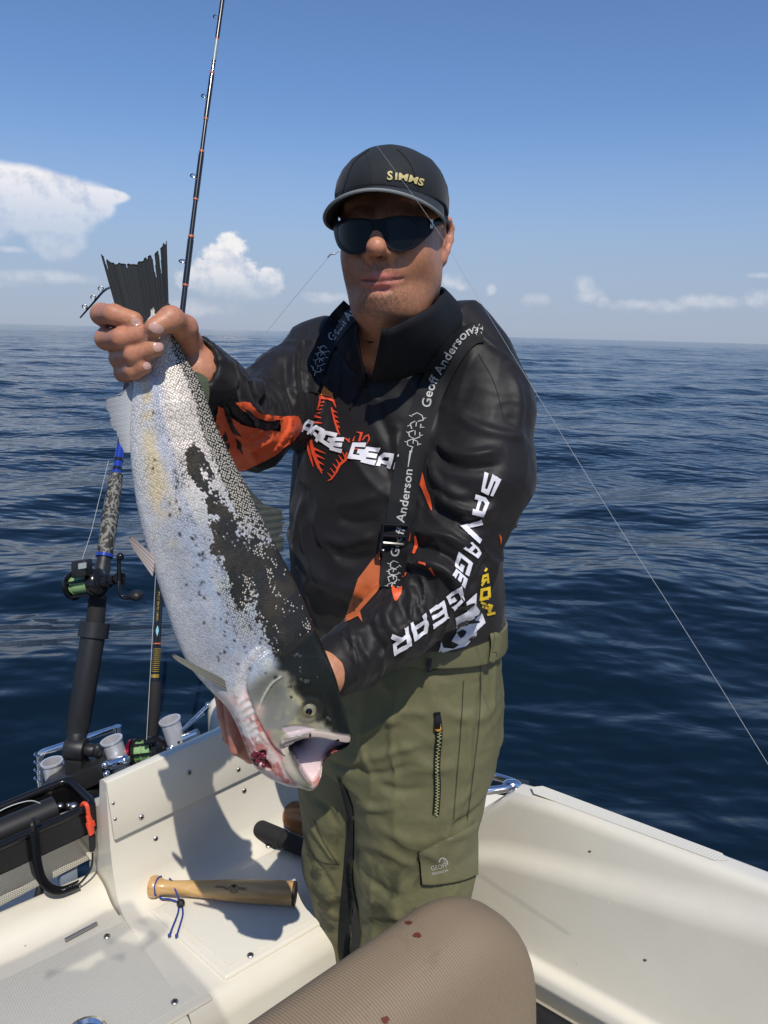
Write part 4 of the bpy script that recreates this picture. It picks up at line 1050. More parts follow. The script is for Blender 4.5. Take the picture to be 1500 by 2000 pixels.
C = mixc(C, (.60, .56, .53), sm_(region(CLEIT, .003))*.65*sstep(.75, .5, tv))
PAT = np.stack([spk_*(1-hd), outl_*(1-hd), dk*(1-hd)], 1)
FISH_AXIS = np.stack([U_, V_, hd+.0*U_], 1)
def ex_scales(m, nt, N, L, b, tc):
    at = N.new('ShaderNodeAttribute'); at.attribute_name = 'fuv'; sx = N.new('ShaderNodeSeparateXYZ'); L.new(at.outputs['Vector'], sx.inputs[0])
    pt = N.new('ShaderNodeAttribute'); pt.attribute_name = 'pat'; sp = N.new('ShaderNodeSeparateXYZ'); L.new(pt.outputs['Vector'], sp.inputs[0])
    a = N.new('ShaderNodeAttribute'); a.attribute_name = 'col'
    def M_(op, a, c=None, clamp=False):
        n = N.new('ShaderNodeMath'); n.operation = op; n.use_clamp = clamp
        for i, v in enumerate((a, c)):
            if v is None: continue
            if isinstance(v, (int, float)): n.inputs[i].default_value = v
            else: L.new(v, n.inputs[i])
        return n.outputs[0]
    def R_(v, lo, hi, x, y):
        n = N.new('ShaderNodeMapRange'); n.interpolation_type = 'SMOOTHSTEP'; L.new(v, n.inputs[0]); n.inputs[1].default_value = lo; n.inputs[2].default_value = hi; n.inputs[3].default_value = x; n.inputs[4].default_value = y; return n.outputs[0]
    def X_(f, A, B, typ='RGBA', blend='MIX'):
        n = N.new('ShaderNodeMix'); n.data_type = typ; n.blend_type = blend if typ == 'RGBA' else 'MIX'; k = (6, 7, 2) if typ == 'RGBA' else (2, 3, 0)
        for idx, v in ((0, f), (k[0], A), (k[1], B)):
            if isinstance(v, (int, float)): n.inputs[idx].default_value = v
            elif isinstance(v, tuple): n.inputs[idx].default_value = (*v, 1)
            else: L.new(v, n.inputs[idx])
        return n.outputs[k[2]]
    # small rounded scales in staggered rows, smaller towards the head
    uv = N.new('ShaderNodeCombineXYZ'); L.new(sx.outputs[0], uv.inputs[0]); L.new(M_('MULTIPLY', sx.outputs[1], 1.12), uv.inputs[1])
    wob = N.new('ShaderNodeTexNoise'); wob.inputs['Scale'].default_value = 16; wob.inputs['Detail'].default_value = 3; L.new(uv.outputs[0], wob.inputs['Vector'])
    ad = N.new('ShaderNodeVectorMath'); ad.operation = 'MULTIPLY_ADD'; L.new(wob.outputs['Color'], ad.inputs[0]); ad.inputs[1].default_value = (.012, .012, 0); L.new(uv.outputs[0], ad.inputs[2])
    mp = N.new('ShaderNodeMapping'); mp.inputs['Rotation'].default_value = (0, 0, math.radians(45)); L.new(ad.outputs[0], mp.inputs[0])
    vo = N.new('ShaderNodeTexVoronoi'); vo.voronoi_dimensions = '2D'; vo.inputs['Scale'].default_value = 370; vo.inputs['Randomness'].default_value = .5; L.new(mp.outputs[0], vo.inputs['Vector'])
    d = vo.outputs['Distance']; cs = N.new('ShaderNodeSeparateColor'); L.new(vo.outputs['Color'], cs.inputs[0]); r1, r2 = cs.outputs[0], cs.outputs[1]
    dome = R_(d, .62, .05, 0, 1); body = M_('SUBTRACT', 1.0, sx.outputs[2])
    bp = N.new('ShaderNodeBump'); bp.inputs['Strength'].default_value = .9; bp.inputs['Distance'].default_value = .00022; L.new(M_('MULTIPLY', dome, body), bp.inputs['Height'])
    fine = N.new('ShaderNodeTexNoise'); fine.inputs['Scale'].default_value = 260; fine.inputs['Detail'].default_value = 4; L.new(tc.outputs['Object'], fine.inputs['Vector'])
    b2 = N.new('ShaderNodeBump'); b2.inputs['Strength'].default_value = .5; b2.inputs['Distance'].default_value = .0005; L.new(fine.outputs[0], b2.inputs['Height']); L.new(bp.outputs[0], b2.inputs['Normal']); L.new(b2.outputs[0], b.inputs['Normal'])
    br = N.new('ShaderNodeTexNoise'); br.inputs['Scale'].default_value = 24; br.inputs['Detail'].default_value = 5; L.new(at.outputs['Vector'], br.inputs['Vector'])
    tail = R_(sx.outputs[0], .16, .32, 1.0, .35)
    rim = R_(d, .30, .56, 1.0, .60)                                        # darker skin between scales
    rimv = X_(M_('MULTIPLY', R_(br.outputs[0], .36, .60, .25, 1.0), tail), 1.0, rim, 'FLOAT')
    tone = M_('MULTIPLY', rimv, M_('ADD', M_('MULTIPLY', M_('SUBTRACT', r1, .5), .20), 1.0))
    tone = X_(sx.outputs[2], tone, 1.0, 'FLOAT')
    base = X_(1.0, a.outputs['Color'], tone, blend='MULTIPLY')
    # pencilled outlines along the flank
    base = X_(M_('MULTIPLY', M_('MULTIPLY', R_(d, .30, .50, 0, 1), sp.outputs[1]), .9), base, (.045, .043, .030))
    # pale rim scales, and sheen painted as pale scales on the dark back
    # black pigment comes and goes scale by scale
    nb = N.new('ShaderNodeTexNoise'); nb.inputs['Scale'].default_value = 75; nb.inputs['Detail'].default_value = 4; L.new(at.outputs['Vector'], nb.inputs['Vector'])
    prob = M_('ADD', M_('MULTIPLY', sp.outputs[2], 1.75), M_('MULTIPLY', M_('SUBTRACT', nb.outputs[0], .5), 1.3))
    don = M_('MULTIPLY', R_(M_('SUBTRACT', prob, M_('MULTIPLY', r1, .95)), .18, .46, 0, 1), R_(sp.outputs[2], .02, .12, 0, 1))
    ink = X_(R_(br.outputs[0], .45, .62, 0, .7), (.0095, .0095, .0085), (.040, .031, .017))
    base = X_(M_('MULTIPLY', don, .96), base, ink)
    on = M_('GREATER_THAN', M_('ADD', sp.outputs[0], M_('MULTIPLY', M_('SUBTRACT', r2, .5), .55)), .46)
    base = X_(M_('MULTIPLY', M_('MULTIPLY', on, R_(d, .46, .26, 0, 1)), R_(sp.outputs[0], .02, .2, 0, 1)), base, (.46, .425, .36))
    L.new(base, b.inputs['Base Color'])
    L.new(M_('MULTIPLY', M_('MULTIPLY', body, .22), M_('SUBTRACT', 1.0, don)), b.inputs['Metallic'])
    L.new(X_(sx.outputs[2], R_(r2, 0, 1, .32, .44), .22, 'FLOAT'), b.inputs['Roughness'])
m_fish = mat('salmon_skin', (.5, .5, .5), .33, spec=.22, coat=.0, vcol=True, extra=ex_scales)
salmon = empty('salmon', tuple(fw3(.35, 0)), 'big silver salmon held head down with its mouth agape', 'fish')
fish_o = mesh_np('body', FV, FF, m_fish, salmon, colr=np.clip(C, 0, 1), uv=FISH_AXIS)
_at = fish_o.data.attributes.new('pat', 'FLOAT_VECTOR', 'POINT'); _at.data.foreach_set('vector', np.clip(PAT, 0, 1).astype(np.float32).ravel())
# ---- eye
Tn = float(samp(front, np.array([EY[0]]), np.array([EY[1]]), 0)[0])
m_eyew = mat('fish_eye_rim', (.14, .12, .07), .15, coat=1.)
def ex_iris(m, nt, N, L, b, tc):
    n = N.new('ShaderNodeTexNoise'); n.inputs['Scale'].default_value = 300; L.new(tc.outputs['Object'], n.inputs['Vector'])
    mx = N.new('ShaderNodeMix'); mx.data_type = 'RGBA'; L.new(n.outputs[0], mx.inputs[0]); mx.inputs[6].default_value = (.20, .165, .085, 1); mx.inputs[7].default_value = (.42, .36, .22, 1); L.new(mx.outputs[2], b.inputs['Base Color'])
m_iris = mat('fish_iris', (.5, .42, .2), .2, metal=.4, coat=1., extra=ex_iris)
m_pup = mat('fish_pupil', (.004, .004, .005), .05, coat=1.)
ef = nrm(fn*.9-fu*.05)
A3 = np.array([fu, fv, fn])
mb = MB(); mb.ball(fw3(*EY, Tn-.0035), (.0103, .0103, .0066), 24, 14, A3); eye = mb.build('eye', m_eyew, salmon, sharp=None)
def disc(r0, r1, h0, h1, c=(0, 0)):
    mb = MB(); V = []; n = 28
    for i, (r, h) in enumerate(((r0, h0), (r1, h1))):
        V += [fw3(EY[0]+c[0]+r*math.cos(2*math.pi*k/n), EY[1]+c[1]+r*.94*math.sin(2*math.pi*k/n), h) for k in range(n)]
    return mb.add(V, [(k, (k+1) % n, n+(k+1) % n, n+k) for k in range(n)])
hz = lambda r: Tn-.0035+.0066*math.sqrt(max(0, 1-(r/.0103)**2))+.0005
disc(.0080, .0040, hz(.0080), hz(.0040)).build('iris', m_iris, eye, sharp=None)
mb = disc(.0040, .0001, hz(.0040), hz(.0)); mb.build('pupil', m_pup, eye, sharp=None)
# ---- teeth and tongue inside the mouth
m_tooth = mat('tooth', (.7, .66, .58), .3)
for i in range(7):
    t = i/6; x, y = 600+40*t, 1436-2*t+6*t
    p = fw3(*fuv(596+34*t, 1442-6*t+8*t, HW), -.004); mb = MB(); mb.tube([p, p+fu*.006+fv*-.001], [.0012, .0003], 6); mb.build('tooth', m_tooth, salmon)
# ---- fins: thin rayed sheets
def ex_fin(m, nt, N, L, b, tc):
    at = N.new('ShaderNodeAttribute'); at.attribute_name = 'fuv'; sx = N.new('ShaderNodeSeparateXYZ'); L.new(at.outputs['Vector'], sx.inputs[0])
    q = N.new('ShaderNodeMath'); q.operation = 'MULTIPLY'; L.new(sx.outputs[0], q.inputs[0]); q.inputs[1].default_value = 150.
    s = N.new('ShaderNodeMath'); s.operation = 'SINE'; L.new(q.outputs[0], s.inputs[0])
    bp = N.new('ShaderNodeBump'); bp.inputs['Distance'].default_value = .00014; bp.inputs['Strength'].default_value = .4; L.new(s.outputs[0], bp.inputs['Height']); L.new(bp.outputs[0], b.inputs['Normal'])
m_fin = mat('fin', (.1, .1, .1), .45, spec=.3, vcol=True, coat=.1, extra=ex_fin)
def fin(name, root_pts, tip_pts, wr, wt, colf, nrow=60, ncol=30, th=.0012, ragged=.0, gaps=(), seed=0, curve=0.):
    """sheet between a root line and a tip line (photo readings in the fish's plane, each with its own offset off that plane)"""
    g = np.random.default_rng(seed)
    Rt = np.array([[*fuv(*p[:2])] for p in spl(root_pts, 8)]); Tp = np.array([[*fuv(*p[:2])] for p in spl(tip_pts, 8)])
    def rs(A, n): 
        d = np.r_[0, np.cumsum(np.linalg.norm(np.diff(A, axis=0), axis=1))]; t = np.linspace(0, d[-1], n); return np.stack([np.interp(t, d, A[:, 0]), np.interp(t, d, A[:, 1])], 1)
    R_ = rs(Rt, nrow); T_ = rs(Tp, nrow); rag = np.concatenate([[v]*k for v, k in zip(g.random(nrow), g.integers(1, 6, nrow))])[:nrow]*ragged+ragged*.25*g.random(nrow)
    V = []; uvv = []; cols = []; Fq = []; k0 = 0
    for side in (1, -1):
        for i in range(nrow):
            s = i/(nrow-1)
            for j in range(ncol):
                t = j/(ncol-1)*(1-rag[i]); p = R_[i]*(1-t)+T_[i]*t
                w = wr*(1-t)+wt*t+curve*math.sin(math.pi*s)*t+side*th*.5*(1-.7*t)+.0002*math.sin(i*1.9)*t
                V.append(fw3(p[0], p[1], w)); uvv.append((s*2, t, 0)); cols.append(colf(s, t, g))
        for i in range(nrow-1):
            for j in range(ncol-1):
                a = k0+i*ncol+j
                cut = any(abs((i+.5)/(nrow-1)-gs) < gw*(j/(ncol-1)-gt)/(1-gt) for gs, gw, gt in gaps if j/(ncol-1) > gt)
                if cut: continue
                qd = (a, a+1, a+ncol+1, a+ncol); Fq.append(qd if side > 0 else qd[::-1])
        k0 += nrow*ncol
    n = nrow*ncol
    for i in range(nrow-1):
        for j in (0, ncol-1): a = i*ncol+j; Fq.append((a, a+ncol, a+ncol+n, a+n))
    for i in (0, nrow-1):
        for j in range(ncol-1): a = i*ncol+j; Fq.append((a, a+1, a+1+n, a+n))
    return mesh_np(name, np.array(V), Fq, m_fin, salmon, colr=np.array(cols), uv=np.array(uvv))
def c_tail(s, t, g):
    st = .5+.25*math.sin(s*95+3*math.sin(s*17))+.25*math.sin(s*41+5*math.sin(s*9)); c = np.array([.017, .0185, .0175])*(.6+.8*st)
    if t < .36: c = c+np.array([.05, .05, .045])*(g.random() > .82)*(.4-t)*4
    if t < .22 and .30 < s < .95: c = c+np.array([.30, .29, .28])*g.random()*(.26-t)*5
    blobv = math.exp(-((s-.60)/.05)**2-((t-.30)/.09)**2)+math.exp(-((s-.72)/.08)**2-((t-.20)/.06)**2)
    blobv = 1. if blobv > .45+.45*g.random() else 0.
    return np.clip(c*(1-blobv)+np.array([.62, .61, .56])*blobv, 0, .8)
fin('tail_fin', [(236, 634), (268, 650), (298, 664), (318, 652), (331, 620)],
    [(197, 496), (206, 502), (219, 511), (240, 513), (262, 512), (275, 507), (292, 497), (300, 494), (308, 487), (316, 478), (326, 469)],
    .006, .003, c_tail, 96, 40, .0016, .04, ((.055, .016, .80), (.20, .006, .86), (.355, .006, .88), (.74, .022, .66), (.855, .022, .60)), 3)
def c_pale(s, t, g):
    st = .5+.5*math.sin(s*37+2*math.sin(s*11)); c = np.array([.52, .53, .55])*(1-t)+np.array([.20, .22, .25])*t; return c*(.9+.12*st*t)
fin('anal_fin', [(262, 742), (260, 790), (257, 840), (256, 885)], [(232, 775), (206, 780), (208, 800), (222, 840), (243, 885)], .0, .004, c_pale, 48, 20, .0022, .14, (), 5)
fin('pelvic_fin', [(306, 1086), (303, 1104), (300, 1122)], [(258, 1040), (254, 1048), (262, 1066)], .012, .016, lambda s, t, g: np.array([.56, .47, .44])*(1-t*.45)*(.8+.3*math.sin(s*30)), 24, 20, .003, .05, (), 6)
fin('pelvic_fin', [(312, 1078), (308, 1090)], [(284, 1050), (282, 1062)], -.004, -.006, lambda s, t, g: np.array([.5, .42, .40])*(.9-.3*t), 16, 12, .002, .05, (), 7)
fin('pectoral_fin', [(452, 1316), (456, 1326), (452, 1336)], [(342, 1256), (338, 1259), (350, 1270)], .033, .040, lambda s, t, g: np.array([.16, .155, .13])*(1+.6*t)*(.8+.3*math.sin(s*22)), 30, 30, .0035, .03, (), 8)
fin('dorsal_fin', [(470, 930), (492, 972), (516, 1020), (545, 1078)], [(494, 968), (508, 978), (526, 992), (546, 992), (556, 1004), (557, 1075)], .0, -.006, lambda s, t, g: np.array([.045, .05, .042])*(.6+.7*(.5+.5*math.sin(s*70)))*(1+.5*(g.random() > .95)), 60, 24, .0022, .16, ((.42, .03, .62), (.62, .02, .7), (.80, .03, .5)), 9)
fin('adipose_fin', [(374, 728), (385, 752), (398, 782)], [(384, 726), (404, 738), (409, 764), (406, 792)], -.001, -.004, lambda s, t, g: np.array([.07, .085, .05])*(1+.9*(t < .15)), 30, 16, .006, .0, (), 10)
# clot of blood at the throat
mb = MB(); g_ = random.Random(8)
for _ in range(22):
    x, y = g_.uniform(494, 516), g_.uniform(1468, 1500)
    mb.ball(fw3(*fuv(x, y, HW), float(samp(front, *[np.array([c]) for c in fuv(x, y, HW)], 0)[0])*.9+.002), g_.uniform(.002, .0042), 10, 7)
mb.build('blood_clot', mat('blood', (.13, .008, .014), .14, coat=.8), salmon, sharp=None)['kind'] = 'stuff'
# beads of sea water caught on the head
mb = MB()
for x, y, r in ((578, 1273, .0036), (584, 1276, .003), (574, 1275, .0026), (583, 1296, .0024), (584, 1303, .0018), (585, 1318, .0026), (594, 1322, .0036), (599, 1321, .0025), (617, 1315, .0016), (637, 1396, .003), (641, 1400, .0022), (648, 1424, .0026), (655, 1425, .0018), (560, 1330, .0012)):
    p = fuv(x, y, HW); r *= .72; mb.ball(fw3(p[0], p[1], float(samp(front, np.array([p[0]]), np.array([p[1]]), 0)[0])+.0003), (r*random.uniform(.8, 1.4), r, r*.45), 12, 8, A3)
mb.build('water_drops', mat('drop', (.9, .93, .95), .04, trans=.95, ior=1.33), salmon, sharp=None)['kind'] = 'stuff'
FISH_T = bvh(FV, FF)
# ================================================================ the man
person = empty('person', (.03, 1.27, 0), 'man in black sweatshirt, olive trousers, cap and dark sunglasses holding a salmon', 'person')
YAW = math.radians(28)                     # torso turned towards the left of the picture
# ---- head frame
hy = math.radians(11); hp = math.radians(4); hr = math.radians(-3.5)
Hf = np.array([-math.sin(hy)*math.cos(hp), -math.cos(hy)*math.cos(hp), math.sin(hp)])
Hl = nrm(np.cross(Hf, Zu))*1.0
if Hl[0] < 0: Hl = -Hl
Hu = nrm(np.cross(Hl, Hf)); Hu = Hu if Hu[2] > 0 else -Hu
Hl, Hu = nrm(Hl*math.cos(hr)-Hu*math.sin(hr)*-1*-1), None
Hl = nrm(Hl); Hu = np.cross(Hf, Hl); Hu = nrm(Hu if Hu[2] > 0 else -Hu)
HC = PY(767, 452, 1.125)
HA = np.array([Hl, Hf, Hu])               # rows: his left, forward, up
def hd_(x, y, z): return HC+(np.array([x, y, z])/1000.)@HA
def hl(P): return (P-HC)@HA.T*1000.
def hell(c, r, k=.012, op='u'): return ell(hd_(*c), np.array(r)/1000., HA, k, op)
def hcap(a, b, ra, rb, k=.008, op='u'): return cap(hd_(*a), hd_(*b), ra/1000., rb/1000., k, op)
def mir(f, a, *r, **k): return [f(a, *r, **k), f((-a[0], *a[1:]), *r, **k)]
HEAD = [hell((0, -12, 28), (68, 88, 74), .02), hell((0, 20, 0), (61, 68, 80), .03),
        hell((0, 37, -52), (50, 52, 52), .03), hell((0, 34, -80), (36, 44, 29), .03),
        hell((0, 71, -94), (22, 21, 16.5), .015),
        hell((0, 77, 20), (48, 15, 12), .02)]                                          # brow
HEAD += mir(hell, (31, 58, -38), (24, 28, 28), .025)+mir(hell, (43, 8, -58), (14, 34, 32), .03)   # cheeks, jaw angles
HEAD += [hcap((0, 88, 8), (0, 115, -38), 7.4, 10.0, .010), hell((0, 116, -43), (12.6, 11.5, 10.2), .007)]      # nose
HEAD += mir(hell, (14, 101, -47), (8.4, 11, 7.2), .006)
HEAD += [hell((0, 83, -65), (27, 14, 15), .018)]                                        # muzzle
LZ = -79.5
HEAD += [hcap((-25, 81, LZ+3.4), (-6, 93.5, LZ+5.6), 2.6, 4.6, .004), hcap((25, 81, LZ+3.4), (6, 93.5, LZ+5.6), 2.6, 4.6, .004), hcap((-6, 93.5, LZ+5.4), (6, 93.5, LZ+5.4), 4.3, 4.3, .003)]   # upper lip
HEAD += [hcap((-22, 82, LZ+.2), (-7, 92.5, LZ-7.2), 3.0, 6.2, .005), hcap((22, 82, LZ+.2), (7, 92.5, LZ-7.2), 3.0, 6.2, .005), hcap((-7, 92.5, LZ-7.2), (7, 92.5, LZ-7.2), 6.2, 6.2, .003)]         # lower lip
HEAD += [hcap((-27, 84, LZ+3.0), (-9, 98, LZ), 1.0, 1.9, .002, 's'), hcap((27, 84, LZ+3.0), (9, 98, LZ), 1.0, 1.9, .002, 's'), hcap((-9, 99, LZ), (9, 99, LZ), 1.9, 1.9, .002, 's')]   # mouth line
HEAD += mir(hell, (7, 107, -54), (4.0, 6.5, 3.4), .0025, op='s')                         # nostrils
HEAD += [hell((0, 95, -90.5), (19, 7, 4.5), .008, 's')]                                    # dip under the lip
HEAD += [hcap((24, 82, -50), (35, 67, -84), 1.9, 1.3, .007, 's'), hcap((-24, 82, -50), (-35, 67, -84), 1.9, 1.3, .007, 's')]   # smile folds
HEAD += mir(hell, (31, 92, 2), (17, 12, 10), .012, op='s')                              # eye hollows
HEAD += mir(hell, (31, 71, 0), (13, 13, 12), .006)                                      # eyeballs under lids
# ears: a tilted bowl with a rolled rim
for sx in (1, -1):
    ea = nrm(np.array([sx*.62, -.55, 0])); 
    rim = [(sx*66, -6, 1), (sx*70, -15, 13), (sx*75, -27, 16), (sx*78, -35, 7), (sx*77, -35, -9), (sx*73, -27, -25), (sx*67, -17, -37), (sx*64, -10, -39)]
    rr = [3.2, 3.8, 4.2, 4.2, 4.0, 3.8, 4.8, 4.8]
    HEAD += [hcap(rim[i], rim[i+1], rr[i], rr[i+1], .003) for i in range(len(rim)-1)]
    HEAD += [hcap((sx*64, -14, 5), (sx*70, -27, -9), 7, 6, .006), hcap((sx*64, -12, -5), (sx*66, -16, -29), 7, 6, .006), hcap((sx*65, -6, -9), (sx*67, -9, -19), 4.0, 3.6, .005)]
    HEAD += [hell((sx*74, -20, -11), (6, 7, 9), .005, 's')]
# neck
NB = PY(772, 690, 1.205)
HEAD += [cap(hd_(0, -12, -60), NB, .060, .064, .03), cap(hd_(0, 26, -104), NB+np.array([-.01, -.03, .01]), .042, .055, .03)]
HEAD += [hell((0, 34, -108), (40, 38, 18), .03)]          # soft under-chin
# ---- arms
SL, EL_, WL = PY(958, 800, 1.145), PY(868, 1148, 1.065), PY(668, 1292, 1.0)
SR, ER, WR = PY(634, 706, 1.295), PY(482, 832, 1.10), PY(384, 728, .905)
# ---- torso core and legs (under the clothes)
PXc = lambda y: PY(770, y, 1.22)
TZ = [1.49, 1.43, 1.345, 1.26, 1.18, 1.09, 1.03, .95]
CTR = [PY(772, 700, 1.225), PY(770, 800, 1.22), PY(768, 900, 1.215), PY(766, 1000, 1.21), PY(768, 1100, 1.215), PY(774, 1200, 1.225), PY(778, 1270, 1.235), PY(782, 1350, 1.245)]
tcx = [c[0] for c in CTR]; tcy = [c[1] for c in CTR]; TZ = [c[2] for c in CTR]
BODY = [zloft(TZ, tcx, tcy, [.06, .10, .125, .14, .145, .145, .145, .145], [.04, .065, .09, .105, .11, .11, .11, .11], YAW, .03)]
BODY += [cap(NB-np.array([0, 0, .04]), SL, .036, .036, .05), cap(NB-np.array([0, 0, .04]), SR, .036, .036, .05)]
BODY += chain([SL, EL_, WL], [.044, .040, .030], .02)+chain([SR, ER, WR], [.044, .040, .031], .02)
HIPL, KNL, FTL = PY(850, 1370, 1.20), PY(812, 1700, 1.215), PY(800, 2200, 1.29)
HIPR, KNR, FTR = PY(700, 1370, 1.29), PY(668, 1690, 1.33), np.array([-.05, 1.38, .12])
FTL = np.array([.07, 1.26, .12])
BODY += chain([HIPL, KNL, FTL], [.085, .060, .042], .03)+chain([HIPR, KNR, FTR], [.085, .060, .042], .03)
# ---- right hand (the one round the fish's tail): palm behind, fingers over the front, thumb from the other side
def H(x, y, Y): return PY(x, y, Y)
fingers = [
 [(300, 640, .905), (228, 622, .898), (199, 614, .862), (222, 614, .832), (262, 626, .828)],
 [(308, 668, .908), (238, 668, .900), (208, 662, .862), (238, 661, .826), (281, 653, .824)],
 [(316, 696, .910), (258, 704, .900), (234, 700, .864), (262, 694, .826), (303, 680, .822)],
 [(322, 722, .910), (266, 732, .898), (242, 728, .866), (262, 724, .832), (282, 715, .826)]]
frad = [[.0110, .0112, .0118, .0106, .0094], [.0112, .0114, .0120, .0108, .0098], [.0110, .0110, .0112, .0101, .0092], [.0100, .0101, .0104, .0094, .0084]]
HANDS = []
for f, r in zip(fingers, frad): HANDS += chain([H(*p) for p in f], r, .0035)
HANDS += chain([H(362, 700, .905), H(364, 668, .885), H(361, 640, .858), H(334, 623, .832), H(302, 640, .818)], [.0185, .0165, .0132, .0128, .0102], .006)
HANDS += [cap(H(304, 650, .912), H(368, 706, .91), .016, .020, .012), cap(H(318, 690, .914), H(374, 722, .908), .016, .021, .012), cap(H(326, 720, .914), WR, .015, .026, .012), cap(H(362, 680, .902), WR, .018, .027, .012)]
# ---- left hand, palm under the fish's throat, two fingers reaching up round its edge
Lf = [[(520, 1440, .925), (472, 1458, .900), (449, 1440, .880), (438, 1398, .866), (427, 1346, .862)],
      [(530, 1450, .915), (492, 1474, .890), (464, 1458, .864), (454, 1412, .853), (445, 1370, .850)],
      [(545, 1425, .93), (520, 1410, .925), (505, 1385, .92), (495, 1355, .918), (490, 1330, .915)],
      [(560, 1400, .935), (540, 1385, .93), (525, 1360, .925), (515, 1330, .922), (510, 1305, .92)]]
for i, f in enumerate(Lf): HANDS += chain([H(*p) for p in f], [.0105, .0098, .0088, .0078, .0064] if i != 1 else [.0110, .0110, .0106, .0086, .0066], .003)
HANDS += [cap(H(545, 1420, .93), H(640, 1315, .965), .018, .026, .015), cap(H(560, 1400, .94), H(640, 1310, .97), .022, .026, .015), cap(H(640, 1310, .967), WL, .027, .030, .015)]
HANDS += chain([H(620, 1340, .955), H(600, 1400, .935), H(580, 1430, .925)], [.016, .013, .010], .006)
BV, BF = isomesh(HEAD+BODY+HANDS, .0021, grow=.9)
BV = relax(BV, BF, 1, .35)
print('body', len(BV))
# ---- skin colours
Lh = hl(BV); x, y, z = Lh.T
nz1 = fbm(BV, 30, 4, 3); nz2 = fbm(BV, 140, 3, 4); nz3 = fbm(BV, 700, 2, 6)
SK = np.tile(np.array([.49, .22, .118]), (len(BV), 1))
SK = mixc(SK, (.52, .245, .14), sstep(.35, .65, nz1)*.6); SK = mixc(SK, (.33, .15, .10), sstep(.5, .7, nz2)*.35)
face = (z > -140)*(z < 130)*(y > -60)*1.
def fg(c, s): return face*np.exp(-sum(((q-a)/b)**2 for q, a, b in zip((x, y, z), c, s)))
SK = mixc(SK, (.52, .18, .115), np.clip(fg((0, 116, -44), (14, 14, 14))+fg((44, 78, -34), (22, 30, 20))*.5+fg((-44, 78, -34), (22, 30, 20))*.5, 0, 1)*.7)
stub = np.clip(fg((0, 78, -102), (46, 40, 19))+fg((0, 96, -64), (24, 16, 7.5))*1.1+fg((54, 20, -82), (22, 40, 30))*.45+fg((-54, 20, -82), (22, 40, 30))*.45, 0, 1)
SK = mixc(SK, (.16, .095, .065), stub*(.26+.70*sstep(.45, .62, nz3)))
lipU = face*np.exp(-((z-LZ-5.4+.002*x*x)/4.6)**2-(x/24)**4)*(y > 76); lipL = face*np.exp(-((z-LZ+7.6-.013*x*x)/6.2)**2-(x/21)**4)*(y > 76)
SK = mixc(SK, (.55, .17, .145), np.clip(lipU+lipL, 0, 1)*.95)
SK = mixc(SK, (.05, .015, .014), face*np.exp(-((z-LZ-.0042*x*x)/1.7)**2-(x/26)**6)*(y > 76)*.9)
SK = mixc(SK, (.06, .025, .018), np.clip(fg((7, 107, -54), (4.4, 7, 3.6))+fg((-7, 107, -54), (4.4, 7, 3.6)), 0, 1)*.85)
SK = mixc(SK, (.52, .22, .15), (np.abs(x) > 68)*(np.abs(y+20) < 30)*.5*face)
# knuckle redness, nails
def nail(p, tip, Yo, r, up):
    return p
HN = np.linalg.norm(BV-H(300, 690, .85), axis=1) < .12
SK = mixc(SK, (.46, .19, .12), HN*sstep(.42, .6, nz1)*.55)
LHm = (np.linalg.norm(BV-H(450, 1410, .87), axis=1) < .10)
SK = mixc(SK, (.56, .22, .16), LHm*.75)  # left hand pinker, and brightened against the fish's shade
BN = vnormals(BV, BF)
skin = mat('skin', (.42, .22, .14), .44, spec=.45, vcol=True, var=.15, vscale=190, bump=.0003, bscale=430, sss=.10, detail=8)
body = mesh_np('body', BV, BF, skin, person, colr=np.clip(SK, 0, 1))
BT = bvh(BV, BF)
m_nail = mat('finger_nail', (.58, .34, .28), .22, coat=.4)
def blob2(cx, cy, rx, ry, an=0., n=20, pw=2.6):
    V = [(cx, cy)]
    for i in range(n):
        t = 2*math.pi*i/n; c, s_ = math.cos(t), math.sin(t)
        a = rx*abs(c)**(2/pw)*(1 if c > 0 else -1); b = ry*abs(s_)**(2/pw)*(1 if s_ > 0 else -1)
        V.append((cx+a*math.cos(an)-b*math.sin(an), cy+a*math.sin(an)+b*math.cos(an)))
    return np.array(V), np.array([(0, 1+i, 1+(i+1) % n) for i in range(n)])
for c in ((266, 629, 10, 7.5, .1), (287, 655, 3.5, 9, .1), (309, 678, 10, 8.5, -.25), (287, 714, 7.5, 7.5, -.2), (305, 641, 15, 9, .42)):
    lay('finger_nail', [blob2(*c)], BT, m_nail, body, off=.0005, L=3)
lay('finger_nail', [blob2(427, 1340, 6, 8, .1)], BT, m_nail, body, off=.0005, L=3)

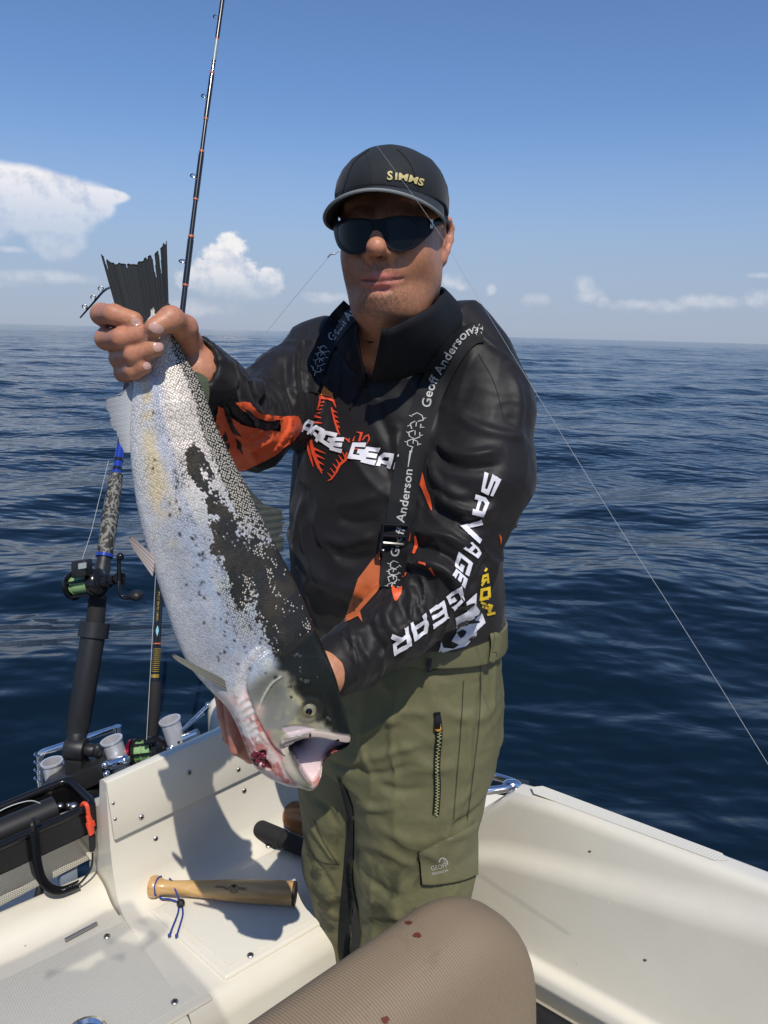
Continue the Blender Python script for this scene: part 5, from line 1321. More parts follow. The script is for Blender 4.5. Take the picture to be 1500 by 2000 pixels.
# ================================================================ sweatshirt
def shirt():
    P = [zloft(TZ[:5]+[1.135, 1.085], tcx[:7], tcy[:7], [.108, .158, .174, .178, .180, .180, .182], [.085, .110, .128, .140, .150, .150, .148], YAW, .03)]
    P += [*chain([NB-np.array([0, 0, .01]), PY(896, 674, 1.19), PY(930, 715, 1.165), SL], [.066, .058, .054, .060], .03), cap(NB-np.array([0, 0, .02]), SR, .066, .062, .05)]
    M1 = PY(936, 930, 1.105)
    P += chain([SL, M1, PY(880, 1100, 1.07), EL_], [.062, .074, .060, .053], .025)
    P += chain([EL_, PY(770, 1226, 1.03), PY(690, 1280, 1.0), PY(652, 1303, .985)], [.054, .049, .043, .040], .02)
    P += chain([SR, PY(556, 776, 1.20), ER], [.066, .062, .060], .03)
    P += chain([ER, PY(425, 778, .98), PY(388, 732, .912), PY(380, 722, .897)], [.058, .044, .036, .034], .02)
    # openings: neck and cuffs
    P += [cap(NB+np.array([.0, .014, -.026]), hd_(0, 4, -60), .070, .082, .012, 's')]
    P += [cap(NB+np.array([-.018, -.050, .004]), hd_(0, 34, -112), .046, .062, .010, 's')]
    cw = nrm(PY(652, 1303, .985)-PY(690, 1280, 1.0)); P += [cap(PY(652, 1303, .985)+cw*.022, PY(652, 1303, .985)+cw*.09, .037, .037, .004, 's')]
    cr = nrm(PY(380, 722, .897)-PY(388, 732, .912)); P += [cap(PY(380, 722, .897)+cr*.022, PY(380, 722, .897)+cr*.08, .032, .032, .004, 's')]
    V, Fq = isomesh(P, .0034, grow=.4); V = relax(V, Fq, 2, .4)
    # loose cloth: broad wandering folds, then the creases the photo shows
    Nn = vnormals(V, Fq)
    sleeve = np.minimum(polydist(V, np.array([SL, M1, EL_, WL])), polydist(V, np.array([SR, ER, WR])))
    sl_ = sstep(.10, .05, sleeve)
    w1 = fbm(V*np.array([1, 1, 1.9]), 13, 3, 8); w2 = fbm(V*np.array([1.2, 1.2, 2.2]), 30, 3, 18)
    rid = 1-np.abs(2*w1-1)*2.2; V = V+Nn*((np.clip(rid, -1, 1)*.0020*(.35+.75*sl_))+(w2-.5)*.0014*sl_)[:, None]
    def armfolds(V, Nn, pts, env, seed, freq=48.):
        pts = [np.asarray(p) for p in pts]; s0 = 0; best = np.full(len(V), 9.); S_ = np.zeros(len(V)); An = np.zeros(len(V))
        for a, b in zip(pts[:-1], pts[1:]):
            t = seg_t(V, a, b); q = V-a-t[:, None]*(b-a); d = np.linalg.norm(q, axis=1); ax = nrm(b-a); u = nrm(np.cross(ax, Zu)); w = np.cross(ax, u)
            m = d < best; best[m] = d[m]; S_[m] = s0+t[m]*np.linalg.norm(b-a); An[m] = np.arctan2(q[m]@w, q[m]@u); s0 += np.linalg.norm(b-a)
        c = np.stack([S_*freq, 1.3*np.cos(An), 1.3*np.sin(An)], 1); c[:, 0] += 2.6*(fbm(V, 9, 2, seed)-.5)+1.1*np.sin(An*1+seed)
        n = vnoise(c, 1., seed); r = np.clip(1-np.abs(2*n-1)*1.9, 0, 1)**1.6
        n2_ = vnoise(c*[2.1, 1.4, 1.4]+7, 1., seed+5); r2_ = np.clip(1-np.abs(2*n2_-1)*2.1, 0, 1)**1.5
        e = np.interp(S_, *env)*sstep(.105, .08, best)
        return V+Nn*((r-.3)*e+(r2_-.3)*e*.35)[:, None]
    V = armfolds(V, Nn, [SL, M1, EL_, WL], ([0, .10, .25, .36, .46, .60, .68], [.001, .0022, .004, .0068, .0035, .0024, .001]), 3, 34.)
    V = armfolds(V, Nn, [SR, ER, WR], ([0, .08, .2, .28, .38, .48, .55], [.0015, .0042, .0045, .0065, .0045, .003, .001]), 9, 36.)
    # drag lines of the trunk
    tr = 1-sl_; cc_ = np.stack([V[:, 0]*11+V[:, 2]*13, V[:, 1]*9, V[:, 2]*5-V[:, 0]*4], 1); cc_ += 1.2*(fbm(V, 7, 2, 31)-.5)[:, None]
    n_ = vnoise(cc_, 1., 41); V = V+Nn*(((np.clip(1-np.abs(2*n_-1)*2.0, 0, 1)**1.7)-.25)*.0055*tr)[:, None]
    F = [
     # bunching at the elbow of the near arm
     ([(905, 1165), (880, 1120), (835, 1100), (790, 1098)], .011, .010), ([(912, 1130), (880, 1090), (830, 1070), (785, 1060)], -.008, .008),
     ([(925, 1080), (880, 1050), (830, 1040), (800, 1030)], .009, .010), ([(940, 1030), (900, 1022), (860, 1000), (835, 985)], -.007, .009),
     ([(980, 990), (930, 1000), (880, 985), (845, 950)], .008, .011), ([(850, 850), (872, 880), (920, 890), (985, 878)], .007, .010), ([(845, 868), (875, 905), (925, 915), (990, 905)], -.006, .009),
     ([(838, 880), (850, 930), (885, 962), (925, 975)], .006, .010), ([(880, 800), (925, 830), (985, 850), (1030, 850)], .005, .012),
     ([(900, 660), (870, 730), (855, 800), (848, 850)], -.006, .010), ([(930, 680), (905, 740), (885, 800)], .004, .010),
     ([(1000, 720), (1015, 780), (1010, 850)], .004, .012),
     # forearm spirals
     ([(860, 1235), (820, 1190), (800, 1140)], .005, .009), ([(835, 1245), (795, 1205), (775, 1160)], -.004, .008), ([(800, 1262), (765, 1225), (748, 1185)], .0045, .009), ([(765, 1285), (735, 1250), (722, 1210)], -.0035, .008), ([(735, 1300), (710, 1268), (700, 1232)], .0035, .008),
     # belly and chest
     ([(625, 1045), (670, 1060), (705, 1052), (745, 1046)], .007, .011), ([(640, 1080), (690, 1092), (742, 1084)], -.006, .011), ([(655, 1010), (700, 1022), (746, 1012)], -.005, .010),
     ([(650, 985), (700, 980), (750, 960)], .006, .012), ([(610, 1120), (660, 1150), (720, 1150)], .007, .016), ([(590, 1000), (600, 1080), (640, 1150)], .005, .015),
     ([(720, 860), (745, 900), (770, 930)], -.006, .010), ([(770, 840), (778, 880), (770, 905)], .006, .008), ([(735, 780), (750, 830), (775, 870)], -.005, .012), ([(660, 720), (640, 800), (620, 880)], .003, .012), ([(600, 960), (580, 1030), (575, 1100)], .005, .014),
     ([(690, 720), (720, 760), (740, 800)], .004, .012),
     # far arm
     ([(595, 640), (590, 720), (598, 790)], -.007, .008), ([(580, 660), (572, 730), (585, 800)], .006, .009), ([(560, 690), (560, 750), (578, 810)], -.004, .009),
     ([(515, 715), (510, 760), (530, 810)], .005, .009), ([(490, 722), (495, 770), (520, 800)], -.005, .008), ([(450, 745), (465, 800), (500, 840)], .006, .010), ([(435, 775), (450, 830), (475, 880)], -.005, .008), ([(425, 800), (435, 850), (455, 895)], .005, .008), ([(470, 760), (500, 800), (550, 830)], .006, .009), ([(455, 870), (500, 870), (550, 850)], .004, .010),
     # lower back, hem
     ([(900, 1180), (930, 1130), (960, 1080)], -.006, .012), ([(940, 1190), (960, 1140), (975, 1090)], .004, .012), ([(870, 1255), (910, 1240), (955, 1205)], .004, .008)]
    F = [(p, a*1.05, w*.72) for p, a, w in F]
    V = folds(V, Fq, F)
    V = relax(V, Fq, 1, .25)
    return V, Fq
SV, SF = shirt(); print('shirt', len(SV))
def ex_cloth(m, nt, N, L, b, tc):
    n = N.new('ShaderNodeTexNoise'); n.inputs['Scale'].default_value = 38; n.inputs['Detail'].default_value = 3; n.inputs['Distortion'].default_value = .8; L.new(tc.outputs['Object'], n.inputs['Vector'])
    w = N.new('ShaderNodeTexNoise'); w.inputs['Scale'].default_value = 1400; L.new(tc.outputs['Object'], w.inputs['Vector'])
    b1 = N.new('ShaderNodeBump'); b1.inputs['Distance'].default_value = .0016; b1.inputs['Strength'].default_value = .35; L.new(n.outputs[0], b1.inputs['Height'])
    b2 = N.new('ShaderNodeBump'); b2.inputs['Distance'].default_value = .0002; b2.inputs['Strength'].default_value = .6; L.new(w.outputs[0], b2.inputs['Height']); L.new(b1.outputs[0], b2.inputs['Normal']); L.new(b2.outputs[0], b.inputs['Normal'])
m_shirt = mat('black_polyester', (.0125, .0112, .0118), .53, spec=.30, sheen=.06, extra=ex_cloth)
m_trim = mat('black_knit', (.009, .010, .012), .75, spec=.25, extra=ex_cloth)
shirt_o = mesh_np('sweatshirt', SV, SF, m_shirt, person)
shirt_o['label'] = 'black sweatshirt with orange and white prints'
ST = bvh(SV, SF)
# ---- stand-up collar, open at the front zip
def collar():
    # rows measured off the photo: inner/top edge and base edge, from the left lapel round the nape to the right lapel
    top = [(694, 640, 1.075), (690, 600, 1.11), (700, 575, 1.17), (760, 560, 1.27), (830, 562, 1.265), (866, 560, 1.20), (864, 576, 1.10), (838, 602, 1.045), (800, 625, 1.02), (760, 645, 1.02), (748, 643, 1.025)]
    bot = [(714, 744, 1.10), (668, 700, 1.115), (664, 645, 1.20), (750, 612, 1.31), (850, 608, 1.31), (907, 616, 1.24), (920, 662, 1.165), (874, 708, 1.11), (812, 732, 1.095), (762, 744, 1.09), (724, 747, 1.095)]
    A = smoothpath([PY(*p) for p in top], 6); B = smoothpath([PY(*p) for p in bot], 6); nrow = 9; rows = []
    for i in range(len(A)):
        r = []
        for j in range(nrow):
            t = j/(nrow-1); c = B[i]*(1-t)+A[i]*t; out = nrm((B[i]+A[i])/2-np.array([NB[0]-.01, NB[1]-.0, 0])*[1, 1, 0]-[0, 0, (A[i][2]+B[i][2])/2]); out = nrm(out*[1, 1, 0])
            r.append(c+out*.006*math.sin(math.pi*t)*(1 if i > 3 else .6)+out*.002*math.sin(i*.9+3*t))
        rows.append(r)
    mb = MB(); mb.loft(rows, closed=False, caps=False)
    o = mb.build('collar', m_trim, None, sharp=None); bpy.data.objects.remove(o)
    V = np.array(mb.v); Fq = np.array(mb.f); N_ = vnormals(V, Fq); c = np.array([NB[0], NB[1], 0]); 
    if ((V-c)*[1, 1, 0]*N_).sum() < 0: N_ = -N_
    V2 = np.concatenate([V, V-N_*.0035]); n = len(V); F2 = Fq.tolist()+[[q+n for q in f[::-1]] for f in Fq.tolist()]
    m = len(rows)
    for i in range(m-1):
        for j in (0, nrow-1): a = i*nrow+j; F2.append([a, a+nrow, a+nrow+n, a+n])
    for i in (0, m-1):
        for j in range(nrow-1): a = i*nrow+j; F2.append([a, a+1, a+1+n, a+n])
    o = mesh_np('collar', V2, F2, m_trim, shirt_o)
    bm = bmesh.new(); bm.from_mesh(o.data); bmesh.ops.recalc_face_normals(bm, faces=bm.faces); bm.to_mesh(o.data); bm.free()
    return o
col_o = collar()
# ---- prints
lay_each('seam', [ribbon(spl([(664, 1236), (690, 1262), (701, 1298), (694, 1336)], 6), 1.4), ribbon(spl([(412, 716), (420, 738), (416, 770)], 5), 1.4)], ST, mat('seam', (.006, .006, .007), .8), shirt_o, off=.0009, L=4)
m_white = mat('white_print', (.72, .71, .76), .5, extra=ex_cloth); m_or = mat('orange_print', (.72, .10, .028), .5, extra=ex_cloth); m_or2 = mat('amber_print', (.80, .25, .03), .5, extra=ex_cloth); m_yel = mat('yellow_print', (.75, .50, .03), .5, extra=ex_cloth); m_rust = mat('rust_cloth', (.50, .125, .04), .5, extra=ex_cloth)
m_seam = mat('seam', (.006, .006, .007), .8)
def letters(quads, chars, sw=.21): return [(quadmap(v, q), t) for ch, q in zip(chars, quads) for v, t in glyph(ch, sw)]
CH_Q = [[(586, 842), (601, 848), (612, 824), (598, 818)], [(604, 846), (620, 864), (634, 840), (612, 828)], [(624, 860), (648, 876), (660, 848), (634, 842)], [(646, 878), (668, 884), (673, 856), (650, 856)],
        [(681, 894), (706, 898), (716, 866), (690, 866)], [(706, 902), (732, 908), (744, 876), (716, 874)], [(735, 910), (762, 916), (770, 888), (745, 884)], [(768, 916), (782, 918), (788, 886), (776, 886)]]
lay('lettering', letters(CH_Q[:7], 'AAGEGEA', .29)+[(quadmap(ribbon([(.3, 0), (.3, 1)], .5)[0], CH_Q[7]), ribbon([(.3, 0), (.3, 1)], .5)[1])], ST, m_white, shirt_o, L=4, off=.0016)
def st(p, w): return ribbon(p, w)
skel = []
skel += [st([(622, 776), (640, 778), (652, 783), (657, 796)], [6, 5, 4, 2]), st([(624, 778), (622, 790), (618, 800)], [3, 4, 2]),
 st([(648, 796), (654, 820), (660, 840), (664, 850)], [3, 4, 4, 2])]
skel += [st([(650+i*3.4, 802+i*10), (660+i*1.6, 806+i*10)], [4.5, 1]) for i in range(4)]
skel += [st([(624-i*2.6, 786+i*7), (633-i*2.6, 785+i*7)], [1, 2.6]) for i in range(4)]
skel += [st([(613, 812), (627, 816)], [5, 2]), st([(611, 824), (630, 827)], [5, 1])]
skel += [st([(600, 862), (604, 880), (609, 898), (613, 912)], [1, 5, 4, 1]), st([(607, 858), (613, 885), (622, 908), (630, 925)], [6, 7, 6, 2])]
skel += [st([(614+i*2.5, 876+i*12), (637-i*1.5, 886+i*11)], [5, 1]) for i in range(4)]
skel += [st([(678, 884), (676, 898), (664, 908), (658, 922), (648, 936), (641, 939)], [3, 5, 5, 4, 3, 1])]
skel += [st([(676-i*5, 894+i*8), (668-i*5.5, 880+i*8.5)], [4, 1]) for i in range(6)]
skel += [st([(676, 857), (681, 862), (684, 856)], [1, 3, 1]), st([(690, 862), (694, 852)], [3, 1]), st([(702, 862), (707, 846), (697, 844)], [4, 4, 1]), st([(708, 860), (714, 852), (720, 850), (722, 856), (717, 868)], [2, 2.5, 3, 2, 1]), st([(684, 864), (678, 858), (672, 856)], [2, 3, 1]), st([(689, 878), (700, 877)], [2, 2])]
lay('skeleton_print', skel, ST, mat('red_orange_print', (.74, .075, .03), .5, extra=ex_cloth), shirt_o, L=4, off=.0013)
lay('skeleton_print', [tri_poly([(631, 754), (650, 768), (652, 779), (640, 774), (625, 772)])], ST, m_or2, shirt_o, L=4, off=.0014)
# sleeve lettering, near arm: it runs down the upper arm and on along the forearm
SLQ = [('S', [(947, 923), (940, 960), (962, 969), (979, 934)], .24), ('A', [(929, 966), (922, 1003), (944, 1008), (959, 975)], .24), ('V', [(906, 1018), (906, 1044), (938, 1060), (942, 1016)], .26), ('A', [(921, 1058), (905, 1070), (932, 1090), (941, 1076)], .25),
       ('G', [(897, 1077), (888, 1108), (914, 1125), (922, 1100)], .25), ('E', [(890, 1113), (884, 1124), (905, 1148), (911, 1130)], .28),
       ('G', [(900, 1145), (872, 1165), (886, 1192), (906, 1172)], .25), ('E', [(867, 1172), (838, 1192), (847, 1227), (877, 1206)], .22), ('A', [(830, 1198), (801, 1218), (809, 1252), (841, 1230)], .22), ('R', [(796, 1223), (764, 1243), (770, 1280), (804, 1260)], .22)]
lay('sleeve_lettering', [(quadmap(v, q), t) for ch, q, w in SLQ for v, t in glyph(ch, w)], ST, m_white, shirt_o, L=4, off=.0018)
# orange panels
lay_each('orange_panel', [tri_poly([(742, 1076), (700, 1130), (683, 1180), (674, 1216), (700, 1204), (708, 1216), (704, 1194), (736, 1158), (746, 1140)])], ST, m_rust, shirt_o, L=5, off=.0013)
lay_each('orange_panel', [tri_poly(spl([(796, 1118), (776, 1128), (766, 1145), (770, 1174), (783, 1160), (789, 1130)], 4))], ST, m_or, shirt_o, L=4, off=.0014)
lay_each('orange_panel', [tri_poly(spl([(823, 912), (816, 934), (828, 962), (843, 998), (842, 975), (834, 952)], 4)), tri_poly(spl([(806, 1000), (802, 1052), (797, 1054), (796, 1040)], 3)), ribbon([(812, 1046), (814, 1064), (808, 1082)], [3, 7, 5]), ribbon([(818, 1098), (832, 1102)], [4, 4]), ribbon([(840, 1108), (850, 1124)], [5, 2]), tri_poly(spl([(974, 1042), (979, 1050), (977, 1064)], 3))], ST, m_or, shirt_o, L=4, off=.0013)
# far sleeve: orange with black shards
lay_each('orange_panel', [tri_poly([(424, 790), (440, 800), (452, 812), (470, 826), (490, 832), (545, 842), (545, 822), (582, 815), (590, 836), (572, 860), (535, 888), (500, 906), (470, 920), (440, 886), (420, 830)])], ST, m_or, shirt_o, L=5, off=.0026)
lay_each('orange_panel', [tri_poly([(458, 784), (486, 787), (504, 806), (540, 815), (580, 812), (580, 822), (520, 820), (496, 812), (472, 802)])], ST, m_or, shirt_o, L=5, off=.0026)
lay_each('black_shard', [tri_poly([(430, 778), (450, 800), (456, 826), (470, 850), (448, 840), (436, 812)]), tri_poly([(470, 796), (484, 812), (496, 832), (520, 842), (540, 832), (505, 818), (486, 800)]), tri_poly([(455, 850), (470, 862), (474, 884), (462, 872)]), tri_poly([(436, 840), (446, 868), (444, 884), (434, 862)])], ST, m_shirt, shirt_o, L=5, off=.0034)
# white and yellow print low on the back
lay('hem_print', [tri_poly([(856, 1275), (862, 1252), (866, 1264), (886, 1266), (896, 1258), (882, 1252), (892, 1234), (889, 1206), (912, 1194), (910, 1176), (930, 1158), (929, 1182), (942, 1200), (947, 1216), (930, 1232), (930, 1240), (908, 1262)])], ST, m_white, shirt_o, L=5, off=.0013)
lay_each('black_shard', [ribbon([(892, 1222), (912, 1214), (936, 1214)], [5, 8, 3]), tri_poly(spl([(892, 1234), (900, 1246), (910, 1234), (902, 1228)], 3)), ribbon([(916, 1250), (926, 1240)], [6, 2]), ribbon([(893, 1187), (912, 1186), (926, 1178)], [8, 9, 3]), ribbon([(900, 1166), (914, 1190)], [2, 3])], ST, m_shirt, shirt_o, L=4, off=.0021)
lay('hem_lettering', [(quadmap(v, q), t) for ch, q in (('F', [(956, 1196), (936, 1190), (938, 1174), (960, 1182)]), ('O', [(956, 1168), (936, 1172), (938, 1150), (956, 1146)]), ('R', [(954, 1138), (938, 1144), (942, 1124), (952, 1120)])) for v, t in glyph(ch, .30)]+[ribbon([(950, 1200), (966, 1196)], 5), ribbon([(946, 1116), (950, 1110)], 4)], ST, m_yel, shirt_o, L=4, off=.0016)
# seams and the zip
for pts in ([(862, 640), (852, 668), (846, 720), (838, 790)], [(934, 690), (966, 750), (984, 820)], [(666, 700), (664, 760), (656, 800)]):
    lay_each('seam', [ribbon(spl(pts, 6), 1.0)], ST, m_seam, shirt_o, off=.0006, L=4)
zipo = lay('zip', [ribbon(spl([(716, 730), (712, 745), (700, 768), (684, 798)], 6), [4]*19)], ST, m_trim, shirt_o, off=.0022, L=3)
hz_, _n = hit(ST, 713, 738)
if hz_ is not None:
    mb = MB(); mb.ball(hz_-Fw*.006, (.004, .004, .006), 10, 6); mb.tube([hz_-Fw*.007, hz_-Fw*.006-Zu*.016], [.0022, .0028], 8, flat=.5); mb.build('zip_slider', m_blackg, shirt_o)

# ================================================================ trousers
def trousers():
    tz = [PY(0, 1215, 1.22)[2], PY(0, 1290, 1.22)[2], PY(0, 1370, 1.23)[2], PY(0, 1450, 1.24)[2], PY(0, 1530, 1.24)[2]]
    P = [zloft([1.085, 1.035, .95, .87, .80], [.040, .040, .042, .044, .046], [1.232, 1.24, 1.25, 1.25, 1.25], [.160, .166, .174, .176, .16], [.128, .138, .146, .144, .13], YAW*.9, .03)]
    P += chain([PY(832, 1370, 1.215), PY(816, 1540, 1.215), PY(810, 1680, 1.22), PY(792, 1830, 1.235), np.array([.065, 1.265, .07])], [.112, .110, .104, .096, .088], .03)
    P += chain([PY(704, 1380, 1.285), PY(684, 1540, 1.315), PY(674, 1680, 1.335), PY(696, 1830, 1.355), np.array([-.05, 1.37, .07])], [.102, .092, .082, .074, .076], .02)
    V, Fq = isomesh(P, .0038, grow=.4); V = relax(V, Fq, 2, .4); Nn = vnormals(V, Fq)
    w1 = fbm(V*np.array([1, 1, 1.7]), 11, 3, 51); w2 = fbm(V*np.array([1, 1, 2.0]), 30, 3, 52)
    V = V+Nn*(np.clip(1-np.abs(2*w1-1)*2.3, -1, 1)*.0018+(w2-.5)*.0012)[:, None]
    cc_ = np.stack([V[:, 0]*22, V[:, 1]*18, V[:, 2]*4.5+V[:, 0]*3], 1)+1.5*(fbm(V, 6, 2, 61)-.5)[:, None]; n_ = vnoise(cc_, 1., 63)
    V = V+Nn*(((np.clip(1-np.abs(2*n_-1)*2.0, 0, 1)**1.6)-.25)*.0050)[:, None]
    F = [([(700, 1490), (760, 1470), (830, 1450)], .006, .010), ([(690, 1510), (750, 1512), (820, 1490)], -.005, .010), ([(740, 1400), (800, 1390), (850, 1400)], .004, .012), ([(700, 1440), (740, 1415), (790, 1402)], .006, .009),
         ([(640, 1490), (690, 1505), (720, 1490)], -.008, .010), ([(690, 1560), (730, 1580), (780, 1570)], .006, .011), ([(720, 1600), (790, 1640), (860, 1640)], .004, .015), ([(850, 1380), (900, 1400), (940, 1390)], .004, .012),
         ([(870, 1620), (910, 1600), (945, 1570)], -.005, .011), ([(860, 1640), (905, 1625), (945, 1600)], .005, .010), ([(870, 1590), (905, 1560), (930, 1530)], .004, .012),
         ([(690, 1640), (750, 1660), (820, 1700)], .006, .014), ([(700, 1700), (750, 1740), (800, 1760)], -.006, .014), ([(710, 1780), (760, 1790), (800, 1780)], .006, .012),
         ([(600, 1600), (640, 1660), (660, 1690)], .007, .010), ([(600, 1660), (640, 1720), (660, 1760)], -.006, .010), ([(605, 1750), (640, 1775), (665, 1800)], .006, .010), ([(610, 1560), (640, 1580), (660, 1620)], -.005, .010),
         ([(845, 1330), (850, 1400), (846, 1480)], .003, .014), ([(950, 1290), (935, 1400), (925, 1520)], -.003, .010), ([(780, 1330), (770, 1380), (760, 1430)], .004, .012),
         ([(800, 1480), (850, 1500), (900, 1490)], .003, .012), ([(730, 1530), (790, 1545), (840, 1535)], -.004, .010)]
    F = [(p, a*.9, w*.75) for p, a, w in F]
    V = folds(V, Fq, F); return relax(V, Fq, 1, .3), Fq
TV, TF = trousers(); print('trousers', len(TV))
def ex_trs(m, nt, N, L, b, tc):
    # damp, dirty thighs
    a = N.new('ShaderNodeAttribute'); a.attribute_name = 'col'
    n = N.new('ShaderNodeTexNoise'); n.inputs['Scale'].default_value = 15; n.inputs['Detail'].default_value = 7; n.inputs['Roughness'].default_value = .55; n.inputs['Distortion'].default_value = .5; L.new(tc.outputs['Object'], n.inputs['Vector'])
    r = N.new('ShaderNodeMapRange'); L.new(n.outputs[0], r.inputs[0]); r.inputs[1].default_value = .50; r.inputs[2].default_value = .60
    s = N.new('ShaderNodeMath'); s.operation = 'MULTIPLY'; L.new(r.outputs[0], s.inputs[0]); L.new(a.outputs['Alpha'], s.inputs[1])
    mx = N.new('ShaderNodeMix'); mx.data_type = 'RGBA'; L.new(s.outputs[0], mx.inputs[0]); L.new(a.outputs['Color'], mx.inputs[6]); mx.inputs[7].default_value = (.048, .050, .030, 1)
    n3 = N.new('ShaderNodeTexNoise'); n3.inputs['Scale'].default_value = 130; n3.inputs['Detail'].default_value = 4; L.new(tc.outputs['Object'], n3.inputs['Vector'])
    r3 = N.new('ShaderNodeMapRange'); L.new(n3.outputs[0], r3.inputs[0]); r3.inputs[3].default_value = .86; r3.inputs[4].default_value = 1.12
    m2 = N.new('ShaderNodeMix'); m2.data_type = 'RGBA'; m2.blend_type = 'MULTIPLY'; m2.inputs[0].default_value = 1; L.new(mx.outputs[2], m2.inputs[6]); L.new(r3.outputs[0], m2.inputs[7]); L.new(m2.outputs[2], b.inputs['Base Color'])
    ex_cloth(m, nt, N, L, b, tc)
m_trs = mat('olive_cloth', (.12, .112, .058), .62, spec=.35, vcol=True, extra=ex_trs)
tp = PX(TV); tn = vnormals(TV, TF)
TC = np.tile(np.array([.142, .136, .068]), (len(TV), 1))
def inpoly(P, poly):
    ins = np.zeros(len(P), bool); n = len(poly)
    for i in range(n):
        a = poly[i]; b = poly[(i+1) % n]; c = (a[1] > P[:, 1]) != (b[1] > P[:, 1]); ins ^= c & (P[:, 0] < a[0]+(P[:, 1]-a[1])/(b[1]-a[1]+1e-12)*(b[0]-a[0]))
    return ins
damp = sstep(.78, .62, TV[:, 2])*(.95)*sstep(.17, .05, TV[:, 0])
trs = mesh_np('trousers', TV, TF, m_trs, person, colr=TC, alpha=np.clip(damp, 0, 1))
trs['label'] = 'olive green trousers, damp and stained at the thighs'
TT = bvh(TV, TF)
m_gusset = mat('black_stretch', (.010, .011, .012), .7, extra=ex_cloth)
lay('stretch_panel', [tri_poly(spl([(658, 1512), (668, 1550), (678, 1600), (674, 1660), (668, 1730), (662, 1800), (664, 1872), (690, 1872), (705, 1838), (700, 1780), (690, 1720), (692, 1640), (690, 1580), (676, 1540)], 4))], TT, m_gusset, trs, off=.0022, L=7, jump=.08)
m_olive = mat('olive_webbing', (.142, .136, .068), .6, extra=ex_cloth); m_darkol = mat('olive_seam', (.045, .043, .024), .8)
# waistband with loops
def band():
    rows = []
    for t in np.linspace(0, 2*math.pi, 90):
        c, s_ = math.cos(t), math.sin(t); r = []
        for z, e in ((1.092, .002), (1.090, .005), (1.052, .008), (1.046, .006), (1.044, .001)):
            zz = z-.012*s_*1.0; ww, dd = .171+e, .141+e; u, v = ww*c, dd*s_; cy, sy = math.cos(YAW*.9), math.sin(YAW*.9)
            r.append(np.array([.040+u*cy+v*sy, 1.238-u*sy+v*cy, zz-.018*(u*.0)]))
        rows.append(r)
    mb = MB(); mb.loft(rows, closed=False, caps=False); return mb.build('waistband', m_olive, trs)
band_o = band(); WBT = bvh_o([band_o, trs])
for pts, w in (([(958, 1222), (960, 1262), (956, 1290)], 11), ([(838, 1284), (836, 1310)], 9)):
    lay('belt_loop', [ribbon(spl(pts, 4), w)], WBT, m_olive if pts[0][0] > 900 else m_black, trs, off=.005, L=4)
lay('belt_tab', [ribbon(spl([(968, 1240), (962, 1272)], 3), 12)], WBT, m_olive, trs, off=.006, L=4)
lay_each('seam', [ribbon(spl([(832, 1312), (870, 1302), (920, 1290), (958, 1276)], 6), 2.2)], TT, m_darkol, trs, off=.0015, L=4)
for pts in ([(905, 1330), (900, 1420), (892, 1520), (886, 1600)], [(938, 1300), (936, 1400), (925, 1500), (912, 1602)], [(612, 1600), (636, 1650), (662, 1690)], [(598, 1668), (630, 1684), (664, 1688)]):
    lay_each('seam', [ribbon(spl(pts, 6), 1.5)], TT, m_darkol, trs, off=.0012, L=5)
# thigh pocket with its zip
zc = spl([(853, 1390), (857, 1430), (853, 1490), (854, 1540), (851, 1590)], 5)
lay('pocket_zip', [ribbon(zc, 13)], TT, m_trim, trs, off=.002, L=4)
m_teeth = mat('zip_teeth', (.34, .36, .15), .4)
tg = []
for i in range(60):
    t = i/59; k = t*.86+.14; P_z = np.array(zc); j = k*(len(P_z)-1); a = int(min(j, len(P_z)-2)); p = P_z[a]*(1-(j-a))+P_z[a+1]*(j-a); s_ = 1.5 if i % 2 else -1.5
    tg.append((np.array([(p[0]+s_-2.2, p[1]-1.1), (p[0]+s_+2.2, p[1]-1.1), (p[0]+s_+2.2, p[1]+1.1), (p[0]+s_-2.2, p[1]+1.1)]), np.array([(0, 1, 2), (0, 2, 3)])))
zt_ = lay('zip_teeth', tg, TT, m_teeth, trs, off=.0034, L=8)
if zt_: zt_['kind'] = 'stuff'
p_, n_ = hit(TT, 854, 1408); mb = MB(); mb.box(p_-Fw*.005, (Rv, Uv, -Fw), (.0045, .011, .003)); sl_o = mb.build('zip_slider', m_blackg, trs, bevel=.0015)
mb = MB(); p_, n_ = hit(TT, 855, 1420); mb.ball(p_-Fw*.007, (.0055, .0055, .003), 14, 8, np.array([Rv, Uv, -Fw])); mb.build('zip_pull', mat('amber_plastic', (.62, .28, .04), .3), trs)
# cargo flap
fl = spl([(818, 1662), (842, 1650), (900, 1622), (930, 1603)], 4)+[(930, 1706)]+spl([(930, 1706), (900, 1718), (845, 1727), (824, 1726)], 4)
flap = lay('pocket_flap', [tri_poly(fl)], TT, m_olive, trs, off=.0042, L=6)
FT_ = bvh_o([flap, trs])
lay_each('seam', [ribbon([(817, 1662), (823, 1728)], [2, 4])], FT_, m_trim, trs, off=.001, L=4)
lay_each('seam', [ribbon(spl([(823, 1728), (850, 1729), (905, 1720), (945, 1703)], 5), 2.6)], FT_, m_seam, trs, off=.001, L=4)
m_thread = mat('pale_thread', (.50, .50, .44), .6)
V2, T2 = text2d('GEOFF'); w_ = V2[:, 0].max(); a1_ = along(V2, [(842, 1700), (858, 1697), (876, 1692)], 13, 0, 33/w_)
V3, T3 = text2d('ANDERSON'); w_ = V3[:, 0].max(); a2_ = along(V3, [(843, 1709), (858, 1706), (876, 1701)], 7.5, 0, 33/w_)
